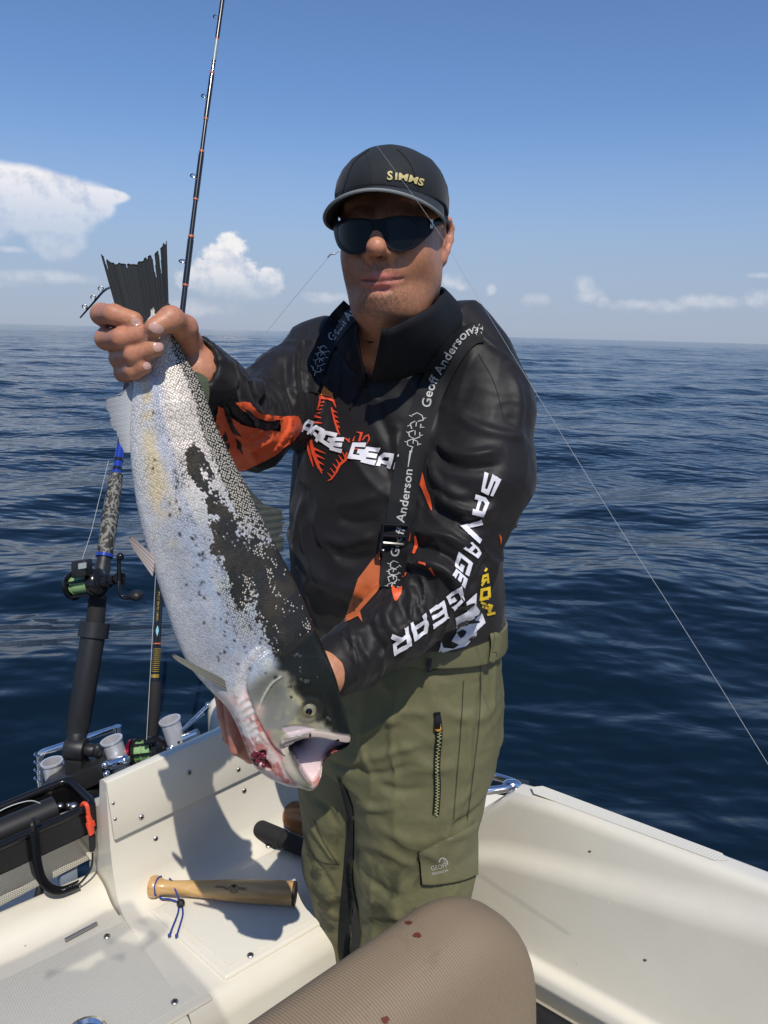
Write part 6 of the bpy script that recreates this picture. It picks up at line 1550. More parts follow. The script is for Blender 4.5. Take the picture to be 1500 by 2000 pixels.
lay('patch_lettering', [(a1_, T2), (a2_, T3), ribbon(spl([(857, 1684), (860, 1677), (866, 1675), (872, 1681), (874, 1688)], 4), 2.2), ribbon([(866, 1677), (868, 1686)], 1.2)], FT_, m_thread, flap if flap else trs, off=.0008, L=5)
p_, n_ = hit(TT, 941, 1640)
if p_ is not None:
    n_ = n_ if n_@(-Fw) > 0 else -n_
    mb = MB(); mb.lathe(p_+n_*.003, n_, [(0, .0085), (.003, .0085), (.004, .006), (.003, .004), (.003, 0)], 18); mb.build('press_stud', m_screw, trs)

# boots on the cockpit floor
m_boot = mat('boot_rubber', (.02, .021, .018), .5)
for c, yaw in (((.065, 1.235), 8), ((-.05, 1.34), 30)):
    f = np.array([-math.sin(math.radians(yaw)), -math.cos(math.radians(yaw)), 0]); l = np.array([-f[1], f[0], 0]); o_ = np.array([*c, 0.])
    prim = [cap(o_-f*.05+Zu*.05, o_+f*.15+Zu*.042, .046, .042, .02), cap(o_-f*.03+Zu*.06, o_-f*.03+Zu*.24, .050, .056, .03)]
    V, Fq = isomesh(prim, .006); V[:, 2] = np.maximum(V[:, 2], .002); mesh_np('boot', V, Fq, m_boot, person)

# ================================================================ braces (suspenders)
m_web = mat('black_webbing', (.010, .0105, .012), .7, spec=.3, bump=.0003, bscale=900)
m_print = mat('grey_print', (.46, .46, .44), .6); m_print2 = mat('grey_print_dim', (.40, .40, .38), .6)
SCT = bvh_o([shirt_o, col_o])
def strap(pts, w, n=70):
    P = np.array(spl(pts, 14)); d = np.r_[0, np.cumsum(np.linalg.norm(np.diff(P, axis=0), axis=1))]; t = np.linspace(0, d[-1], n); C_ = np.stack([np.interp(t, d, P[:, 0]), np.interp(t, d, P[:, 1])], 1)
    W_ = np.interp(np.linspace(0, 1, n), np.linspace(0, 1, len(w)), w); V = []; ok = []; m = 9
    T_ = np.gradient(C_, axis=0); T_ /= np.linalg.norm(T_, axis=1)[:, None]; Nn = np.stack([T_[:, 1], -T_[:, 0]], 1)
    Dp = np.full((n, m), np.nan)
    for i in range(n):
        for j in range(m):
            q = C_[i]+Nn[i]*W_[i]*(j/(m-1)-.5); h, _ = hit(SCT, *q)
            if h is not None: Dp[i, j] = (h-CAM)@Fw
    # webbing bridges small hollows: smooth the depth, keep it in front of the cloth
    raw = Dp.copy()
    for i in range(n):
        ok = ~np.isnan(Dp[i]); 
        if ok.any(): Dp[i] = np.interp(np.arange(m), np.nonzero(ok)[0], Dp[i][ok])
    ok = ~np.isnan(Dp[:, 0])
    for j in range(m): Dp[:, j] = np.interp(np.arange(n), np.nonzero(ok)[0], Dp[ok, j])
    med = np.median(Dp, 1, keepdims=True); S_ = Dp*.35+med*.65
    k = np.array([1, 2, 3, 2, 1.])/9; Sm = S_.copy()
    for _ in range(4):
        pad = np.pad(Sm, ((2, 2), (0, 0)), 'edge'); Sm = sum(k[a]*pad[a:a+n] for a in range(5))
    Sm = np.minimum(Sm, np.where(np.isnan(raw), 9, raw))
    for _ in range(2):
        pad = np.pad(Sm, ((2, 2), (0, 0)), 'edge'); Sm = np.minimum(Sm, sum(k[a]*pad[a:a+n] for a in range(5)))
    rows = []
    for i in range(n):
        r = []
        for j in range(m):
            q = C_[i]+Nn[i]*W_[i]*(j/(m-1)-.5); d_ = ray(*q); r.append(CAM+d_*(Sm[i, j]-.0028))
        rows.append(r)
    A = np.array(rows).reshape(-1, 3); mb = MB(); mb.loft(rows, closed=False, caps=False); Fq = mb.f; nn = len(A)
    back = CAM+(A-CAM)*(1+.0022/np.linalg.norm(A-CAM, axis=1))[:, None]
    F2 = list(Fq)+[tuple(q+nn for q in f[::-1]) for f in Fq]
    for i in range(n-1):
        for j in (0, m-1): a = i*m+j; F2.append((a, a+m, a+m+nn, a+nn))
    for i in (0, n-1):
        for j in range(m-1): a = i*m+j; F2.append((a, a+1, a+1+nn, a+nn))
    o = mesh_np('brace', np.concatenate([A, back]), F2, m_web, person)
    bm = bmesh.new(); bm.from_mesh(o.data); bmesh.ops.recalc_face_normals(bm, faces=bm.faces); bm.to_mesh(o.data); bm.free(); o.data.set_sharp_from_angle(angle=math.radians(40))
    return o, C_
PATH_L = [(944, 648), (922, 652), (893, 676), (858, 730), (833, 785), (812, 850), (795, 930), (781, 1010), (771, 1070), (765, 1148)]
br1, C1 = strap(PATH_L, [40, 46, 52, 52, 54, 56, 54, 52, 48, 46])
PATH_R = [(688, 602), (658, 634), (634, 676), (620, 720), (611, 766)]
br2, C2 = strap(PATH_R, [46, 44, 38, 30, 18])
B1 = bvh_o([br1]); B2 = bvh_o([br2])
def words(s, path, h, T, m, parent, x0=0., width=None, shift=0., name='lettering'):
    V, Tr = text2d(s, 1.02, .012); V = V-np.array([V[:, 0].min(), 0]); sx = (width/V[:, 0].max()) if width else h
    return lay(name, [(along(V, path, h, x0, sx, shift), Tr)], T, m, parent, off=.0007, L=5, jump=.02)
words('Geoff Anderson', [(840, 800), (846, 765), (868, 720), (902, 668), (928, 648)], 25, B1, m_print, br1, 4, 172)
words('Geoff', [(778, 1090), (783, 1062), (792, 1030)], 24, B1, m_print, br1, 2, 58)
words('Anderson', [(789, 1022), (796, 990), (802, 950), (806, 915)], 24, B1, m_print, br1, 0, 106)
words('Geoff And', [(652, 668), (668, 644), (690, 618), (704, 602)], 24, B2, m_print2, br2, 0, 84)
def bones(cx, cy, ang, s, seed):
    g = random.Random(seed); out = []; c_, s_ = math.cos(ang), math.sin(ang)
    def X(u, v): return (cx+s*(u*c_-v*s_), cy+s*(u*s_+v*c_))
    for k in range(4):
        y0 = -30+k*17; r = 9
        hexa = [X(r*math.cos(math.pi*i/3+.3)*g.uniform(.8, 1.15)*1.25, y0+r*math.sin(math.pi*i/3+.3)*g.uniform(.8, 1.15)) for i in range(6)]
        for i in range(6):
            if g.random() < .72: out.append(ribbon([hexa[i], hexa[(i+1) % 6]], [g.uniform(1.2, 2.6), g.uniform(1., 2.)]))
        out.append(ribbon([X(0, y0+r), X(g.uniform(-2, 2), y0+r+9)], [2, 1.6]))
        if g.random() < .9: out.append(ribbon([X(r*1.2, y0), X(r*1.2+6, y0+g.uniform(-4, 4))], [1.8, 1]))
        if g.random() < .9: out.append(ribbon([X(-r*1.2, y0), X(-r*1.2-6, y0+g.uniform(-4, 4))], [1.8, 1]))
    return out
lay('bone_print', bones(810, 845, .18, 1.0, 2)+[ribbon([(802, 880), (797, 912)], [4, 1.5])], B1, m_print, br1, off=.0007, L=4)
lay('bone_print', bones(768, 1128, .1, .85, 5), B1, m_print, br1, off=.0007, L=4)
lay('bone_print', bones(940, 642, 1.3, .6, 6), B1, m_print, br1, off=.0007, L=4)
lay('bone_print', bones(624, 705, .35, .8, 7), B2, m_print2, br2, off=.0007, L=4)
# slider buckle
bz = [hit(B1, x, y)[0] for x, y in ((776, 1025), (772, 1062))]
if bz[0] is not None and bz[1] is not None:
    def bk(x, y): return CAM+ray(x, y)*(((bz[0] if y < 1044 else bz[1])-CAM)@Fw-.006)
    mb = MB()
    P4 = [bk(748, 1024), bk(799, 1026), bk(793, 1064), bk(744, 1060)]
    mb.tube(rounded(P4+[P4[0]], .004, 4), .0028, 8); mb.tube([bk(744, 1046), bk(796, 1048)], .0032, 8); mb.tube([bk(742, 1060), bk(742, 1074), bk(750, 1076)], .0035, 8)
    mb.build('buckle', m_blackg, br1)

# ================================================================ cap
m_cap = mat('cap_cloth', (.0135, .016, .019), .72, spec=.3, sheen=.1, extra=ex_cloth)
m_pipe = mat('grey_piping', (.22, .235, .235), .6)
def cap_():
    root = None
    nA = 72; rows = []
    # crown: rings in the head frame (mm); six faint panel ridges
    prof = [(27, 1.0), (33, 1.015), (46, 1.02), (60, .985), (74, .90), (86, .77), (95, .61), (101, .42), (104.5, .22), (106, .04)]
    for zc, k in prof:
        r = []
        for i in range(nA):
            t = 2*math.pi*i/nA; pan = (1+.010*abs(math.cos(3*t))*min(1, k))*(1+.035*abs(math.sin(2*t))); wob = .7*math.sin(5*t+zc*.07)+.9*math.sin(2*t+zc*.05)
            X_ = 75*k*pan*math.sin(t)+wob*.6; Y_ = -6+97*k*pan*math.cos(t)+wob*.5
            low = 0
            if zc < 50: low = -12*max(0, -math.cos(t))*(50-zc)/23-7*max(0, abs(math.sin(t))-.35)*(50-zc)/23
            r.append(hd_(X_, Y_, zc+low+(2.5*math.cos(2*t) if zc > 90 else 0)))
        rows.append(r)
    mb = MB(); mb.loft(rows, caps=False); k = len(mb.v); mb.f.append(tuple(range(k-nA, k)))
    # inner shell so the crown has thickness
    c0 = len(mb.v); inner = [[p+(HC+Hu*.05-p)*.022 for p in r] for r in rows]; mb.loft(inner, caps=False)
    mb.f += [(i, (i+1) % nA, c0+(i+1) % nA, c0+i) for i in range(nA)]
    crown = mb.build('cap', m_cap, person, sharp=None); crown['label'] = 'black baseball cap with a grey edged brim'
    mb = MB(); mb.ball(hd_(0, -6, 107), (.007, .007, .004), 12, 6, HA); mb.build('cap_button', m_cap, crown)
    # brim: curved peak
    def brim(s, t, off=0.):
        an = s*math.radians(78); e = 67*max(0, math.cos(s*math.pi/2))**.45*t
        X_ = 75.0*math.sin(an)*(1+.24*t*max(0, math.cos(s*math.pi/2))**.5); Y_ = -6+97*math.cos(an)+e
        zz = 34-17*t-(.0026*X_*X_)*(.5+.5*t)+2.5*math.sin(math.pi*t)*math.cos(s*1.3)
        return hd_(X_, Y_, zz+off)
    ns, ntt = 49, 14; up = [[brim(-1+2*i/(ns-1), j/(ntt-1)) for j in range(ntt)] for i in range(ns)]; dn = [[brim(-1+2*i/(ns-1), j/(ntt-1), -2.6) for j in range(ntt)] for i in range(ns)]
    mb = MB(); mb.loft(up, closed=False, caps=False); c0 = len(mb.v); mb.loft([r for r in dn], closed=False, caps=False)
    for i in range(ns-1): a = i*ntt+ntt-1; mb.f.append((a, a+ntt, a+ntt+c0, a+c0))
    b = mb.build('brim', m_cap, crown, sharp=60)
    e = MB(); e.tube([brim(-1+2*i/(ns-1), 1.0, -1.2) for i in range(ns)], .0021, 8); e.build('brim_piping', m_pipe, crown)
    for t in (-.5, 0, .5):
        pass
    return crown, b
cap_o, brim_o = cap_()
CT = bvh_o([cap_o])
m_gold = mat('gold_embroidery', (.58, .48, .20), .55, bump=.0004, bscale=900)
V, Tr = text2d('S', 1, .03); A1_ = along(V-[V[:, 0].min(), 0], [(756, 351), (790, 353), (826, 364)], 23, 0, 24)
V, Tr2 = text2d('IMMS', 1.06, .03); V = V-[V[:, 0].min(), 0]; A2_ = along(V, [(756, 350), (790, 353), (826, 364)], 18.5, 15.5, 55/V[:, 0].max())
lay('cap_lettering', [(A1_, Tr), (A2_, Tr2)], CT, m_gold, cap_o, off=.0012, L=3)
for pts in ([(722, 292), (690, 320), (668, 380)], [(775, 291), (800, 318), (815, 360), (818, 395)], [(655, 380), (700, 362), (760, 360), (820, 382), (862, 420)]):
    lay_each('seam', [ribbon(spl(pts, 6), 1.3)], CT, m_seam, cap_o, off=.0007, L=4)

# ================================================================ sunglasses: frame wrapped round the face
m_lens = mat('dark_lens', (.004, .0045, .004), .04, spec=.22)
m_frame = mat('matt_black_frame', (.006, .006, .007), .45, spec=.22)
gl_c = hd_(0, 8, -2)
def gsurf(x, y, o=0.):
    """photo point -> wrap surface in front of the eyes (an upright ellipse in the head frame)"""
    d = ray(x, y); P0 = (CAM-gl_c)@HA.T*1000; D = d@HA.T*1000
    rx, ry = 77.+o, 105.+o
    a = (D[0]/rx)**2+(D[1]/ry)**2; b = 2*(P0[0]*D[0]/rx**2+P0[1]*D[1]/ry**2); c = (P0[0]/rx)**2+(P0[1]/ry)**2-1
    dis = b*b-4*a*c
    if dis < 0: return None
    return CAM+d*((-b-math.sqrt(dis))/(2*a))
def gplate(name, poly, m, parent, o=0., th=2.6, holes=()):
    V2, T2 = tri_poly(poly) if not holes else hole_tri(poly, holes)
    u, t = refine(V2, T2, 6); A = []; B = []
    for p in u:
        a = gsurf(p[0], p[1], o); b = gsurf(p[0], p[1], o-th)
        if a is None: a = b = hd_(0, 60, 0)
        d = nrm(ray(*p)); A.append(a); 
        q = hl(np.array([a]))[0]; nn = nrm(np.array([q[0]/77**2, (q[1]-8)/105**2, 0]))@HA; B.append(a-nn*th/1000)
    n = len(u); A = np.array(A); B = np.array(B); Fq = [tuple(f) for f in t]+[tuple(i+n for i in f[::-1]) for f in t]
    ed = {}
    for f in t:
        for i in range(3):
            e = (f[i], f[(i+1) % 3]); ed[tuple(sorted(e))] = ed.get(tuple(sorted(e)), [])+[e]
    for e in ed.values():
        if len(e) == 1: i, j = e[0]; Fq.append((j, i, i+n, j+n))
    o_ = mesh_np(name, np.concatenate([A, B]), Fq, m, parent)
    bm = bmesh.new(); bm.from_mesh(o_.data); bmesh.ops.recalc_face_normals(bm, faces=bm.faces); bm.to_mesh(o_.data); bm.free(); o_.data.set_sharp_from_angle(angle=math.radians(45)); return o_
def hole_tri(poly, holes):
    Ps = [[Vector((*p, 0)) for p in poly]]+[[Vector((*p, 0)) for p in h] for h in holes]
    return np.array([p[:2] for q in Ps for p in q], float), np.array([list(t) for t in tessellate_polygon(Ps)])
LN1 = spl([(659, 445), (672, 433), (700, 430), (722, 434), (731, 446), (729, 464), (718, 481), (702, 490), (686, 491), (670, 481), (660, 464)], 4, True)[:-1]
LN2 = spl([(741, 446), (750, 433), (774, 427), (798, 428), (812, 438), (816, 452), (811, 470), (798, 484), (780, 487), (762, 480), (747, 464)], 4, True)[:-1]
FRM = spl([(651, 444), (652, 455), (656, 472), (664, 486), (682, 496), (704, 495), (720, 486), (731, 470), (736, 456), (738, 456), (744, 470), (760, 486), (780, 492), (800, 489), (816, 480), (836, 462), (846, 450), (846, 434), (836, 426), (815, 422), (775, 421), (744, 427), (728, 428), (700, 425), (670, 428), (656, 435)], 4, True)[:-1]
gls = gplate('sunglasses', FRM, m_frame, person, 3., 2.6, [LN1, LN2]); gls['label'] = 'wraparound sunglasses with black frame and side shields'
gplate('lens', LN1, m_lens, gls, 2.6, 1.6); gplate('lens', LN2, m_lens, gls, 2.6, 1.6)
mb = MB(); tip = hd_(86, -22, 10)
mb.tube(smoothpath([gsurf(840, 440, 3.5), hd_(76, 30, 5), hd_(75, 0, 9), hd_(73, -20, 12), hd_(70, -36, 0)], 5), .0030, 8, flat=1.6)
mb.build('temple_arm', m_frame, gls); mb = MB()
mb.tube(smoothpath([hd_(-66, 62, 2), hd_(-76, 30, 5), hd_(-75, 0, 9), hd_(-73, -20, 12), hd_(-70, -36, 0)], 5), .0030, 8, flat=1.6)
mb.build('temple_arm', m_frame, gls)
mb = MB(); h_ = gsurf(843, 438, 4.5); mb.box(h_, (nrm(np.cross(Zu, Fw)), Zu, Fw), (.0018, .0055, .0018)); mb.build('hinge', m_screw, gls)
# ---- cropped hair round the ears and nape
hv = [hell((0, -14, 26), (72, 95, 82), .01), hell((0, -28, -20), (65, 74, 56), .02), hell((0, 190, 0), (200, 160, 300), .004, 's'), hell((0, -20, -106), (200, 200, 52), .004, 's'), hell((73, -22, -12), (18, 20, 32), .004, 's'), hell((-73, -22, -12), (18, 20, 32), .004, 's')]
HV, HF = isomesh(hv, .003); HNn = vnormals(HV, HF); HV = HV+HNn*((fbm(HV, 420, 2, 3)-.5)*.0022)[:, None]
def ex_hair(m, nt, N, L, b, tc):
    n = N.new('ShaderNodeTexNoise'); n.inputs['Scale'].default_value = 600; n.inputs['Detail'].default_value = 3; L.new(tc.outputs['Object'], n.inputs['Vector'])
    mx = N.new('ShaderNodeMix'); mx.data_type = 'RGBA'; L.new(n.outputs[0], mx.inputs[0]); mx.inputs[6].default_value = (.045, .030, .02, 1); mx.inputs[7].default_value = (.19, .14, .095, 1); L.new(mx.outputs[2], b.inputs['Base Color'])
    bp = N.new('ShaderNodeBump'); bp.inputs['Distance'].default_value = .0015; L.new(n.outputs[0], bp.inputs['Height']); L.new(bp.outputs[0], b.inputs['Normal'])
mesh_np('hair', HV, HF, mat('short_hair', (.1, .07, .05), .7, extra=ex_hair), person)
# ================================================================ wooden fish bat with its blue cord
def ex_wood(c1, c2, sc):
    def f(m, nt, N, L, b, tc):
        mp = N.new('ShaderNodeMapping'); L.new(tc.outputs['Object'], mp.inputs[0]); mp.inputs['Rotation'].default_value = (0, 0, -.08); mp.inputs['Scale'].default_value = (1.2, 9, 9)
        n = N.new('ShaderNodeTexNoise'); n.inputs['Scale'].default_value = sc; n.inputs['Detail'].default_value = 8; n.inputs['Distortion'].default_value = 1.2; L.new(mp.outputs[0], n.inputs['Vector'])
        r = N.new('ShaderNodeMapRange'); L.new(n.outputs[0], r.inputs[0]); r.inputs[1].default_value = .3; r.inputs[2].default_value = .72
        mx = N.new('ShaderNodeMix'); mx.data_type = 'RGBA'; L.new(r.outputs[0], mx.inputs[0]); mx.inputs[6].default_value = (*c1, 1); mx.inputs[7].default_value = (*c2, 1); L.new(mx.outputs[2], b.inputs['Base Color'])
        bp = N.new('ShaderNodeBump'); bp.inputs['Distance'].default_value = .0004; L.new(n.outputs[0], bp.inputs['Height']); L.new(bp.outputs[0], b.inputs['Normal'])
    return f
m_wood = mat('bat_wood', (.5, .3, .1), .38, coat=.3, extra=ex_wood((.62, .40, .165), (.44, .25, .085), 7))
m_cord = mat('blue_cord', (.02, .045, .26), .6, bump=.0004, bscale=1500)
m_ink = mat('black_ink', (.02, .018, .015), .6)
zb = BENCH+.0101
bA, bB = PZ(290, 1731, zb+.0205), PZ(578, 1745, zb+.0235); bd_ = nrm(bB-bA); bl = np.linalg.norm(bB-bA)
bat = empty('fish_bat', tuple((bA+bB)/2-Zu*.02), 'turned wooden bat with a blue cord lying on the bench', 'fish bat')
mb = MB(); mb.lathe(bA, bd_, [(0, 0), (.001, .012), (.004, .0190), (.010, .0218), (.016, .0214), (.022, .0184), (.030, .0148), (.040, .0138), (.060, .0138), (bl*.42, .0172), (bl*.58, .0208), (bl*.72, .0226), (bl-.004, .0232), (bl-.0012, .0225), (bl, .0205), (bl, 0)], 40)
bo = mb.build('club', m_wood, bat)
mb = MB(); mb.lathe(bA+bd_*(bl-.0055), bd_, [(0, .0233), (.0, .02335), (.0035, .0233), (.0052, .0222), (.0060, .019), (.0058, 0)], 40); mb.build('end_cap', mat('burnt_wood', (.035, .022, .012), .6), bat)
BB = bvh_o([bo])
V, Tr = text2d('Nils'); w_ = V[:, 0].max(); t1 = along(V, [(482, 1733), (465, 1732), (450, 1731)], 10, 0, 15/w_)
V, Tr2 = text2d('Master.'); w_ = V[:, 0].max(); t2 = along(V, [(447, 1732), (430, 1730), (410, 1729)], 10, 0, 29/w_)
ring = [ribbon([(457+8.5*math.cos(t), 1736+8*math.sin(t)) for t in np.linspace(0, 2*math.pi, 25)], 1.1), ribbon([(453, 1741), (453, 1733), (457, 1731), (461, 1733), (461, 1741)], 1.2), ribbon([(457, 1731), (457, 1741)], 1.2), tri_poly([(453, 1731), (457, 1727), (461, 1731), (457, 1734)])]
lay('bat_lettering', [(t1, Tr), (t2, Tr2)]+ring, BB, m_ink, bo, off=.0004, L=3)
def on_bench(x, y, h=.002): return PZ(x, y, zb+h)
lp = []
for t in np.linspace(-.55, math.pi*1.12, 22):    # loop round the neck of the bat
    u = nrm(np.cross(bd_, Zu)); lp.append(bA+bd_*(.020+.002*math.sin(t*2))+(-u*math.cos(t)+Zu*math.sin(t))*.0188*1.02 if True else 0)
mb = MB(); mb.tube(smoothpath([lp[-1]]+lp[::-1][2::4]+[on_bench(312, 1752, .004), on_bench(330, 1756, .004), on_bench(350, 1762, .006)], 5), .0019, 8)
mb.build('cord', m_cord, bat)
mb = MB(); mb.tube(smoothpath([PZ(331, 1716, zb+.034), PZ(336, 1722, zb+.033), PZ(344, 1742, zb+.024), PZ(351, 1758, zb+.010)], 5), .0019, 8); mb.build('cord', m_cord, bat)
mb = MB(); mb.ball(on_bench(353, 1764, .008), (.0085, .0085, .0085), 16, 10); mb.tube([on_bench(353, 1764, .015), on_bench(353, 1764, .019)], .004, 10); mb.build('cord_stop', m_blackg, bat)
for pts in ([(350, 1768), (347, 1785), (338, 1808), (331, 1826)], [(356, 1769), (357, 1786), (351, 1808), (345, 1827)]):
    mb = MB(); mb.tube(smoothpath([on_bench(*p) for p in pts], 5), .0018, 8); mb.ball(on_bench(*pts[-1]), (.0035, .0035, .0028), 10, 6); mb.tube([on_bench(*pts[-1]), on_bench(pts[-1][0]-2, pts[-1][1]+3)], .0018, 6); mb.build('cord', m_cord, bat)

# ================================================================ things lying behind the legs
wz = BENCH+.012
fg_ = empty('foam_handle', tuple(PZ(545, 1650, wz)), 'black foam covered landing net handle lying on the bench behind the legs', 'net handle')
h0, h1 = PZ(499, 1616, wz+.021), PZ(640, 1676, wz+.021); hd2 = nrm(h1-h0)
mb = MB(); mb.lathe(h0, hd2, [(0, 0), (0, .014), (.003, .0195), (.01, .021), (.075, .021), (.080, .0205), (.081, .019), (.2, .019), (.2, 0)], 28); mb.build('grip', m_foamgrip, fg_)
mb = MB(); mb.lathe(h0+hd2*.2, hd2, [(0, .012), (.28, .012), (.28, 0)], 18); mb.build('shaft', m_alu, fg_)
m_wood2 = mat('varnished_wood', (.2, .1, .04), .35, coat=.4, extra=ex_wood((.34, .16, .055), (.17, .075, .025), 5))
m_leather = mat('orange_leather', (.42, .13, .028), .6, var=.2, vscale=60)
wd = empty('wooden_scoop', tuple(PZ(560, 1600, wz)), 'brown varnished wooden block with an orange end behind the black handle', 'wooden block')
w0, w1 = PZ(516, 1612, wz+.0), PZ(680, 1650, wz+.0); wdx = nrm((w1-w0)*[1, 1, 0]); wdy = np.array([-wdx[1], wdx[0], 0])
rings = []
for t, s in ((0, .90), (.006, 1.0), (.22, 1.0), (.226, .9)):
    r = []
    for k in range(28):
        an = math.pi*k/27; r.append(w0+wdx*t+wdy*(.036*math.cos(an)*s+.036)+Zu*(.052*math.sin(an)*s))
    rings.append(r)
mb = MB(); mb.loft(rings); mb.build('block', m_wood2, wd)
mb = MB(); mb.loft([[p-wdx*.003 for p in rings[0]], [p-wdx*.0006 for p in rings[0]]]); mb.build('end_face', m_leather, wd)

# ================================================================ black tray on the stern with its roller
FRc = PB(184, 1571, -.095); fr = toab(FRc); FLc = PB(0, 1652, -.095); fd = nrm(FLc-FRc)
zt_ = FRc[2]; tray = empty('black_tray', tuple(FRc-Zu*.07), 'black open plastic tray with a roller at the left end of the stern', 'tray')
BRc = PZ(134, 1522, zt_); dpt = BRc-FRc; lng = .55
FR_, BR_ = FRc, BRc; FL_, BL_ = FRc+fd*lng, BRc+fd*lng
mb = MB(); mb.tube(rounded([FL_, FR_, BR_, BL_], .022, 6), .0085, 12); mb.build('rim', m_blackg, tray)
mb = MB(); dn = -Zu*.058; i1 = nrm(dpt); i2 = fd
for p, q in ((FL_, FR_), (BL_, BR_), (FR_, BR_)):
    nn = nrm(np.cross(q-p, Zu))*.0025; mb.add([p+nn, q+nn, q+dn+nn, p+dn+nn, p-nn, q-nn, q+dn-nn, p+dn-nn], [(0, 1, 2, 3), (7, 6, 5, 4), (0, 4, 5, 1), (1, 5, 6, 2), (2, 6, 7, 3), (3, 7, 4, 0)])
mb.add([FL_+dn, FR_+dn, BR_+dn, BL_+dn, FL_+dn*1.06, FR_+dn*1.06, BR_+dn*1.06, BL_+dn*1.06], [(0, 1, 2, 3), (7, 6, 5, 4)]); mb.build('bin', m_blackg, tray)
c0_ = FR_*.52+BR_*.48+fd*.055-Zu*.012; mb = MB(); mb.cyl(c0_, c0_+fd*.46, .026, 24); mb.build('roller', m_rubber, tray)
for k, (dx, dy, r) in enumerate(((.012, .35, .010), (.012, .55, .006), (.02, .75, .008), (.014, .2, .007))):
    p = FR_*(1-dy)+BR_*dy+fd*(.012+dx)-Zu*(.012+.01*k); mb = MB(); mb.ball(p, (r, r, r*.6), 12, 7); mb.build('fitting', m_screw, tray)
m_nylon = mat('clear_nylon', (.5, .52, .5), .3)
mb = MB(); pc = c0_+Zu*.03; mb.tube(smoothpath([pc+fd*.02+Zu*-.012, pc+fd*.05+Zu*.012, pc+fd*.11+Zu*.014, pc+fd*.17-Zu*.02], 6), .0011, 6); mb.build('nylon_loop', m_nylon, tray)
m_bracket = mat('tray_bracket', (.012, .012, .013), .5)
for t in (.42,):
    p = (FR_+BR_)/2+fd*t-Zu*.10; mb = MB(); mb.box(p, (fd, i1, Zu), (.012, .05, .042)); mb.box(p-Zu*.05+i1*.03, (fd, i1, Zu), (.012, .07, .012)); mb.build('bracket', m_bracket, tray, bevel=.003)

# ================================================================ orange clip and coiled lanyard hung on the tray rim
def wq(x, y, b=-.078): return PB(x, y, b)
m_clip = mat('orange_plastic', (.78, .085, .035), .35)
ln = empty('coiled_lanyard', tuple(wq(120, 1680)), 'orange clip on a black coiled lanyard hanging from the tray rim', 'lanyard')
mb = MB(); mb.tube(smoothpath([wq(160, 1590, -.10), wq(160, 1574, -.098), wq(164, 1569, -.088), wq(170, 1574), wq(173, 1592), wq(176, 1604)], 6), .0042, 10)
mb.tube([wq(172, 1592), wq(175, 1603), wq(176, 1612), wq(179, 1627)], [.0065, .0085, .0100, .0090], 14, flat=.6)
for i in range(4): mb.box(wq(174+i*.6, 1604+i*2.6)+b_*.0052, (a_, b_, Zu), (.0085, .0012, .0008))
mb.build('clip', m_clip, ln)
mb = MB(); mb.lathe(wq(180, 1631), wq(181, 1668)-wq(180, 1631), [(0, .004), (0, .0062), (.004, .0068), (.028, .0062), (.036, .0042), (.037, 0)], 16); mb.build('plug', m_rubber, ln)
mb = MB(); mb.tube(smoothpath([wq(181, 1666), wq(180, 1686), wq(174, 1703), wq(163, 1718), wq(154, 1727)], 6), .0023, 8); mb.build('lead', m_rubber, ln)
cen = smoothpath([wq(154, 1727), wq(138, 1734), wq(118, 1740), wq(98, 1735), wq(82, 1718), wq(74, 1692), wq(70, 1664), wq(68, 1640), wq(66, 1624)], 40)
cen = np.array(cen); dl = np.r_[0, np.cumsum(np.linalg.norm(np.diff(cen, axis=0), axis=1))]; turns = 46; nn = turns*12; tt_ = np.linspace(0, dl[-1], nn)
Cc = np.stack([np.interp(tt_, dl, cen[:, k]) for k in range(3)], 1); Tg = np.gradient(Cc, axis=0); Tg /= np.linalg.norm(Tg, axis=1)[:, None]
u_ = np.cross(Tg, b_); u_ /= np.linalg.norm(u_, axis=1)[:, None]; w__ = np.cross(Tg, u_); ph = np.linspace(0, turns*2*math.pi, nn)
mb = MB(); mb.tube(list(Cc+(.0072*(np.cos(ph)[:, None]*u_+np.sin(ph)[:, None]*w__))), .0018, 6); mb.build('coil', m_blackg, ln)
mb = MB(); mb.tube(smoothpath([wq(66, 1626), wq(63, 1612), wq(66, 1600, -.09), wq(74, 1606)], 5), .0042, 8); mb.build('end_loop', m_rubber, ln)
mb = MB(); mb.tube(smoothpath([wq(60, 1620, -.10), wq(60, 1660, -.10), wq(66, 1700, -.10), wq(76, 1716, -.10)], 6), .0055, 8); mb.build('return_lead', m_rubber, ln)

# ================================================================ rods
m_camo_c = ((.028, .027, .024), (.19, .185, .16))
def ex_camo(m, nt, N, L, b, tc):
    n = N.new('ShaderNodeTexNoise'); n.inputs['Scale'].default_value = 58; n.inputs['Detail'].default_value = 1; n.inputs['Distortion'].default_value = 1.6; mp = N.new('ShaderNodeMapping'); mp.inputs['Scale'].default_value = (1.3, 1.3, .75); L.new(tc.outputs['Object'], mp.inputs[0]); L.new(mp.outputs[0], n.inputs['Vector'])
    r = N.new('ShaderNodeMapRange'); L.new(n.outputs[0], r.inputs[0]); r.inputs[1].default_value = .50; r.inputs[2].default_value = .52
    mx = N.new('ShaderNodeMix'); mx.data_type = 'RGBA'; L.new(r.outputs[0], mx.inputs[0]); mx.inputs[6].default_value = (*m_camo_c[0], 1); mx.inputs[7].default_value = (*m_camo_c[1], 1); L.new(mx.outputs[2], b.inputs['Base Color'])
m_camo = mat('camouflage_grip', (.1, .1, .1), .65, extra=ex_camo)
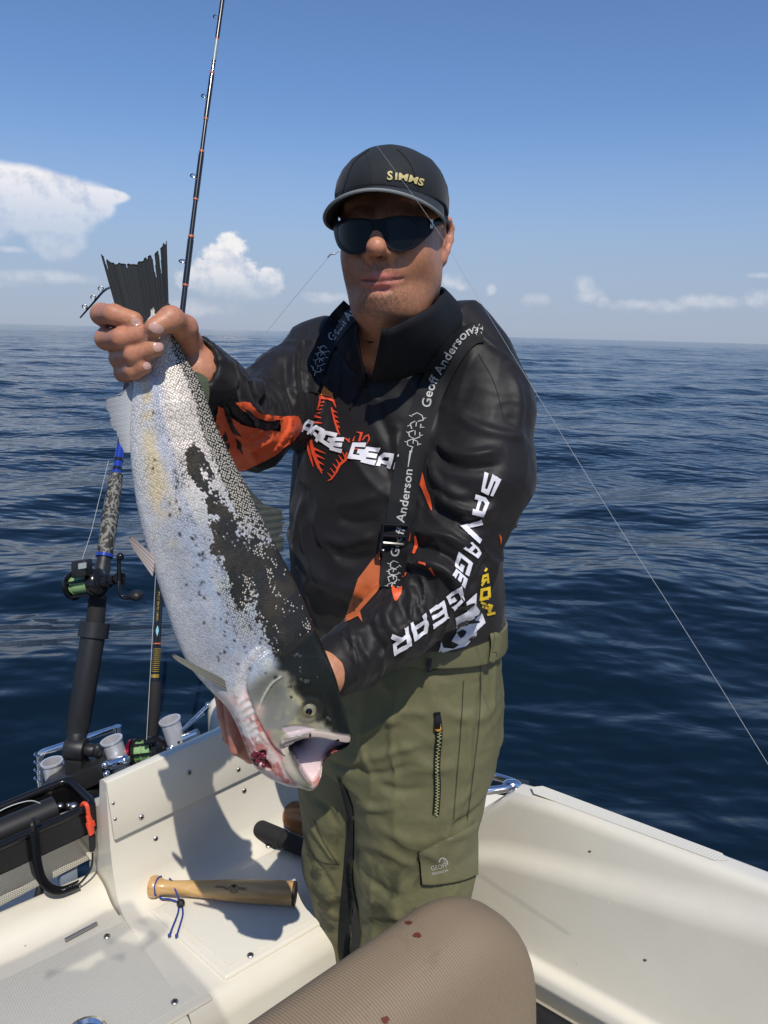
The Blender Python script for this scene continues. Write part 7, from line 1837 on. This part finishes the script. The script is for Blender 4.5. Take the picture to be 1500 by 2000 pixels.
m_blueb = mat('blue_blank', (.012, .04, .30), .25, coat=.6); m_blank = mat('black_blank', (.010, .010, .011), .22, coat=.6); m_gold = MATS.get('gold') or mat('gold_wrap', (.55, .36, .06), .3, .6); m_ow = mat('orange_wrap', (.5, .13, .05), .35); m_green = mat('green_line', (.24, .40, .17), .5, bump=.0008, bscale=900)
m_lcd = mat('lcd', (.30, .34, .33), .2); m_red = mat('red_anodised', (.30, .01, .03), .25, .7); m_gl = mat('pale_blank', (.24, .33, .36), .3)
def lerp3(a, b, t): return np.asarray(a)*(1-t)+np.asarray(b)*t
rodA = empty('fishing_rod', tuple(RT0), 'fishing rod with grey camouflage grip and blue blank standing in the black tube', 'fishing rod', 'trolling rods standing at the stern')
A_ = [PY(186, 1216, 1.70), PY(191, 1163, 1.73), PY(204, 1085, 1.78), PY(227, 927, 1.90), PY(236, 870, 1.96), PY(248, 745, 2.10)]
mb = MB(); mb.tube([lerp3(RT1, RT0, .2), A_[0], A_[1]], [.021, .021, .020], 20); mb.build('butt', m_foamgrip, rodA)
mb = MB(); d0 = nrm(A_[2]-A_[1]); mb.lathe(A_[1]-d0*.01, d0, [(0, .016), (0, .0215), (.012, .0215), (.014, .019), (.085, .019), (.09, .0165), (.13, .017), (.13, 0)], 20); mb.build('reel_seat', m_black, rodA)
mb = MB(); mb.tube([A_[2], lerp3(A_[2], A_[3], .5), A_[3]], [.0185, .0200, .0165], 20); mb.build('grip', m_camo, rodA)
mb = MB(); mb.lathe(A_[2]-d0*.004, d0, [(0, .0205), (.008, .0205)], 20); mb.build('blue_ring', m_blueb, rodA)
mb = MB(); mb.tube([A_[3], A_[4]], [.0115, .0105], 14); mb.build('blue_blank', m_blueb, rodA)
for t in (.12, .42): p = lerp3(A_[3], A_[4], t); mb = MB(); mb.tube([p, lerp3(A_[3], A_[4], t+.10)], .0123, 14); mb.build('wrap', m_blank, rodA)
tipA = smoothpath([A_[4], A_[5], PY(256, 660, 2.25), PY(258, 600, 2.45), PY(246, 570, 2.75), PY(222, 560, 3.05), PY(203, 568, 3.25), PY(180, 594, 3.4), PY(157, 620, 3.5)], 8)
mb = MB(); mb.tube(tipA, list(np.linspace(.0100, .0035, len(tipA))), 10); mb.build('blank', m_blank, rodA)
def guide(p, d, out, s, parent, mt=m_chrome):
    mb = MB(); mb.tube([p-d*s*1.6, p-d*s*.2, p+d*s*1.2], [s*.16, s*.42, s*.16], 8) if False else None
    c = p+out*s*1.25; u = nrm(np.cross(d, out)); mb.tube([c+s*.8*(math.cos(t)*u+math.sin(t)*out) for t in np.linspace(0, 2*math.pi, 15)], s*.18, 6, caps=False)
    mb.tube([p-d*s*1.3, c-out*s*.8], s*.13, 6); mb.tube([p+d*s*1.3, c-out*s*.8], s*.13, 6); return mb.build('guide', mt, parent)
for x, y, Y in ((203, 568, 3.25), (188, 585, 3.34), (171, 603, 3.43)):
    p = PY(x, y, Y); guide(p, nrm(PY(157, 620, 3.5)-PY(203, 568, 3.25)), nrm(-Rv*.75+Uv*.55), .0125, rodA, m_blank)
def P_reel(px, py, Y): return PY(px, py, Y)
def letters_on(name, s, path, h, width, T, m, parent, off=.0006): 
    V, Tr = text2d(s); V = V-np.array([V[:, 0].min(), 0]); return lay(name, [(along(V, path, h, 0, width/V[:, 0].max()), Tr)], T, m, parent, off=off, L=4)
# -- reel of the camouflaged rod: two side plates, spool of green line, counter box, cranked handle with a paddle
Yr = 1.70
rc0, rc1 = P_reel(140, 1144, Yr), P_reel(226, 1131, Yr-.02); rx_ = nrm(rc1-rc0)
def at_reel(x, y, dY=0.): return P_reel(x, y, Yr+dY)
reelA = MB(); 
reelA.lathe(at_reel(134, 1146), rx_, [(0, 0), (.0, .020), (.004, .030), (.012, .034), (.014, .034), (.016, .028)], 28); reelA.lathe(at_reel(182, 1139), rx_, [(0, .028), (.001, .034), (.012, .035), (.020, .032), (.026, .026), (.028, .018), (.042, .017), (.044, .012), (.056, .012), (.057, 0)], 28)
for k in range(5):
    an = k*1.2566+.5; o = np.cross(rx_, Zu); o = nrm(o); v = np.cross(o, rx_); dd_ = (math.cos(an)*o+math.sin(an)*v)*.0305; reelA.tube([at_reel(140, 1145)+dd_, at_reel(186, 1138)+dd_], .0032, 8)
rA = reelA.build('reel', m_blackg, rodA)
mb = MB(); mb.lathe(at_reel(144, 1144.5), rx_, [(0, 0), (0, .0215), (.003, .0215), (.003, .0195), (.041, .0195), (.041, .0215), (.043, .0215), (.043, 0)], 26); mb.build('line_spool', m_green, rA)
mb = MB(); mb.box(at_reel(160, 1110, -.025), (rx_, nrm(np.cross(Uv, rx_)), Uv), (.019, .016, .020)); cb = mb.build('line_counter', m_black, rA, bevel=.005)
mb = MB(); mb.box(at_reel(161, 1105, -.0425), (rx_, nrm(np.cross(Uv, rx_)), Uv), (.010, .0012, .0065)); mb.build('lcd', m_lcd, rA)
mb = MB(); mb.tube([at_reel(233, 1131, -.02), at_reel(232, 1092, -.03)], [.0055, .0042], 10); mb.ball(at_reel(235, 1087, -.035), (.009, .009, .009), 14, 9)
mb.tube(smoothpath([at_reel(233, 1133, -.02), at_reel(232, 1150, -.03), at_reel(240, 1166, -.035), at_reel(252, 1167, -.04)], 5), .0048, 10); mb.ball(at_reel(231, 1130, -.01), (.014, .014, .014), 14, 9)
for k in range(5): an = k*1.2566; mb.tube([at_reel(240, 1130, -.015), at_reel(240+10*math.cos(an)*.4, 1130-12*math.sin(an), -.015)], [.004, .0045], 8)
mb.build('crank', m_blackg, rA)
mb = MB(); mb.tube(smoothpath([at_reel(250, 1168, -.04), at_reel(258, 1164, -.045), at_reel(268, 1163, -.05), at_reel(276, 1168, -.05)], 4), [.006, .007, .008, .009, .012, .014, .0155, .016, .0165, .016, .015, .012, .008][:13], 14, flat=.75); mb.build('handle_knob', m_rubber, rA)
# -- second rod: black and gold
rodB = empty('fishing_rod', tuple(PY(296, 1470, 1.64)), 'tall black fishing rod with gold bands and a black foam grip', 'fishing rod', 'trolling rods standing at the stern')
rodB.name = 'fishing_rod.001'
B0, B1_, B2_, B3_, BT_ = PY(297, 1436, 1.66), PY(303, 1330, 1.70), PY(312, 1160, 1.78), PY(356, 610, 2.00), PY(436, -10, 2.30)
mb = MB(); mb.tube([B0, lerp3(B0, B1_, .5), lerp3(B0, B1_, .93), B1_], [.0135, .0155, .0145, .0105], 18); mb.build('grip', m_foamgrip, rodB)
mb = MB(); mb.lathe(B0, nrm(B0-B1_), [(0, .011), (.012, .012), (.013, .010), (.03, .010), (.03, .0125), (.06, .0125), (.06, 0)], 18); mb.build('reel_seat', m_screw, rodB)
lowB = smoothpath([B1_, B2_, PY(334, 880, 1.89), B3_], 10); mb = MB(); mb.tube(lowB, list(np.linspace(.0092, .0072, len(lowB))), 14); bb = mb.build('blank', m_blank, rodB)
for i in range(12):
    p = PY(303.6+.32*i, 1312-4.0*i, 1.705+.002*i); d = nrm(B2_-B1_); mb = MB(); mb.tube([p, p+d*.0016], .0097, 14); mb.build('gold_band', m_gold, rodB)
p = PY(303, 1320, 1.704); d = nrm(B2_-B1_); mb = MB(); mb.tube([p-d*.004, p+d*.004], .0102, 14); mb.build('gold_band', m_gold, rodB)
p = PY(307, 1258, 1.73); mb = MB(); mb.tube([p, p+d*.003], .0100, 14); mb.build('orange_band', m_ow, rodB)
BBt = bvh_o([bb])
letters_on('rod_lettering', 'GREAT SILVER STYLE', [(308.5, 1213), (311, 1180), (313, 1150)], 6, 58, BBt, m_gold, rodB, .0004)
lay('rod_emblem', [tri_poly(spl([(307, 1243), (304.5, 1232), (308, 1222), (310, 1232)], 4))], BBt, mat('pale_blue_print', (.25, .52, .62), .3), rodB, off=.0005, L=3)
upB = smoothpath([B3_, PY(376, 440, 2.08), PY(406, 205, 2.19), BT_], 12)
mb = MB(); mb.tube(upB, list(np.linspace(.0072, .0040, len(upB))), 12); mb.build('blank', m_blank, rodB)
_pu = PX(np.array(upB))
for x, y in ((361, 519), (378, 352), (402, 196), (427, 41)):
    t = (612-y)/622; Y = 2.0+.30*t; s_ = .0115-.003*t; p = np.array([np.interp(-y, -_pu[:, 1], np.array(upB)[:, k]) for k in range(3)]); q_ = np.array([np.interp(-(y-30), -_pu[:, 1], np.array(upB)[:, k]) for k in range(3)]); d = nrm(q_-p); guide(p+d*.012, d, -Rv, s_, rodB, m_chrome)
    for e, mt in ((.075, m_ow), (-.055, m_ow)):
        mb = MB(); mb.tube([p+d*e, p+d*(e+.006)], .0082-.0032*t, 10); mb.build('wrap', mt, rodB)
    mb = MB(); mb.tube([p-d*.05, p+d*.07], .0085-.003*t, 10); mb.build('wrap', m_blank, rodB)
def on_up(y): return np.array([np.interp(-y, -_pu[:, 1], np.array(upB)[:, k]) for k in range(3)])
mb = MB(); mb.tube([on_up(118), on_up(72)], .0052, 10); mb.build('pale_section', m_gl, rodB)
mb = MB(); mb.tube([on_up(24), on_up(-8)], .0050, 10); mb.build('pale_section', m_gl, rodB)
# its reel, low behind the transom
Yq2 = 1.63
def ar(x, y, dY=0.): return PY(x, y, Yq2+dY)
e0, e1 = ar(256, 1468), ar(318, 1462); ex_ = nrm(e1-e0)
mb = MB(); mb.lathe(ar(252, 1470), ex_, [(0, 0), (0, .026), (.003, .030), (.010, .031), (.010, .027)], 28); rB = mb.build('reel', m_red, rodB)
mb = MB(); mb.lathe(ar(262, 1470), ex_, [(0, .030), (.002, .032), (.007, .032), (.008, .026)], 28); mb.lathe(ar(304, 1465), ex_, [(0, .028), (.0, .032), (.012, .032), (.018, .026), (.026, .018), (.03, 0)], 28)
for an in (.3, 1.1, 1.9, 2.8, 4.2): o = nrm(np.cross(ex_, Zu)); v = np.cross(o, ex_); q_ = (math.cos(an)*o+math.sin(an)*v)*.029; mb.tube([ar(262, 1470)+q_, ar(308, 1465)+q_], .0026, 8)
mb.tube([ar(282, 1450, -.03), ar(302, 1446, -.03)], .005, 8); mb.build('reel_cage', m_blackg, rB)
mb = MB(); mb.lathe(ar(266, 1469), ex_, [(0, 0), (0, .026), (.003, .026), (.003, .0225), (.017, .0225), (.017, .026), (.02, .026), (.02, .0225), (.036, .0225), (.036, .026), (.039, .026), (.039, 0)], 26); mb.build('line_spool', m_green, rB)
mb = MB(); mb.ball(ar(334, 1463, -.01), (.012, .011, .011), 14, 9); mb.tube([ar(320, 1463), ar(334, 1463, -.01)], .006, 8); mb.build('handle_knob', m_chrome, rB)
mb = MB(); mb.tube([PY(304, 1120, 1.79), PY(300, 1200, 1.76), PY(286, 1448, 1.62)], .0006, 5); mb.build('line', m_nylon, rodB)
mb = MB(); mb.tube([PY(212, 900, 1.96), PY(178, 1040, 1.80), PY(160, 1094, 1.70)], .0006, 5); mb.build('line', m_nylon, rodA)

# ================================================================ taut fishing line crossing in front of the man
L0 = [PY(588, 92, 1.40), PY(660, 180, 1.25), PY(740, 290, 1.00), PY(800, 372, .93), PY(862, 462, .90), PY(905, 535, .89), PY(975, 650, .88), PY(1062, 792, .87), PY(1200, 1015, .85), PY(1350, 1250, .83), PY(1520, 1525, .81)]
mb = MB(); pl = smoothpath(L0, 6); mb.tube(pl, list(np.interp(np.linspace(0, 1, len(pl)), [0, .55, .7, 1], [.00014, .00016, .00034, .00040])), 6)
tag(mb.build('fishing_line', mat('pale_line', (.34, .36, .38), .35), None, sharp=None), 'taut thin fishing line slanting across the man and the open sea', 'fishing line')
# small swivel on a far line beside the face
sw = MB(); sw.tube(smoothpath([PY(640, 503, 1.6), PY(646, 497, 1.6), PY(655, 496, 1.6)], 4), .0016, 6); sw.tube([PY(655, 496, 1.6), PY(668, 486, 1.6)], .0006, 5); sw.tube([PY(641, 503, 1.6), PY(560, 600, 1.9), PY(520, 650, 2.2)], .0003, 5)
tag(sw.build('swivel', m_screw, None, sharp=None), 'tiny metal swivel on a hair thin line left of the sunglasses', 'swivel')
# ================================================================ floats far off
m_float = mat('red_float', (.75, .10, .07), .5)
for x, y, lab in ((423, 725, 'small red float nearest the raised hand, out on the sea'), (507, 711, 'small red float on the sea just above the bent sleeve'), (446, 741, 'small red float lowest on the water beside the sleeve')):
    p = PZ(x, y, WATER_Z+.05); r_ = 5.0/1500*np.linalg.norm(p-CAM); mb = MB(); mb.ball(p, (r_*1.1, r_*.6, r_*.42), 16, 10); mb.tube([p-Rv*r_*1.3, p+Rv*r_*1.3], r_*.16, 8)
    tag(mb.build('float', m_float, None), lab, 'float', 'red floats on the water')
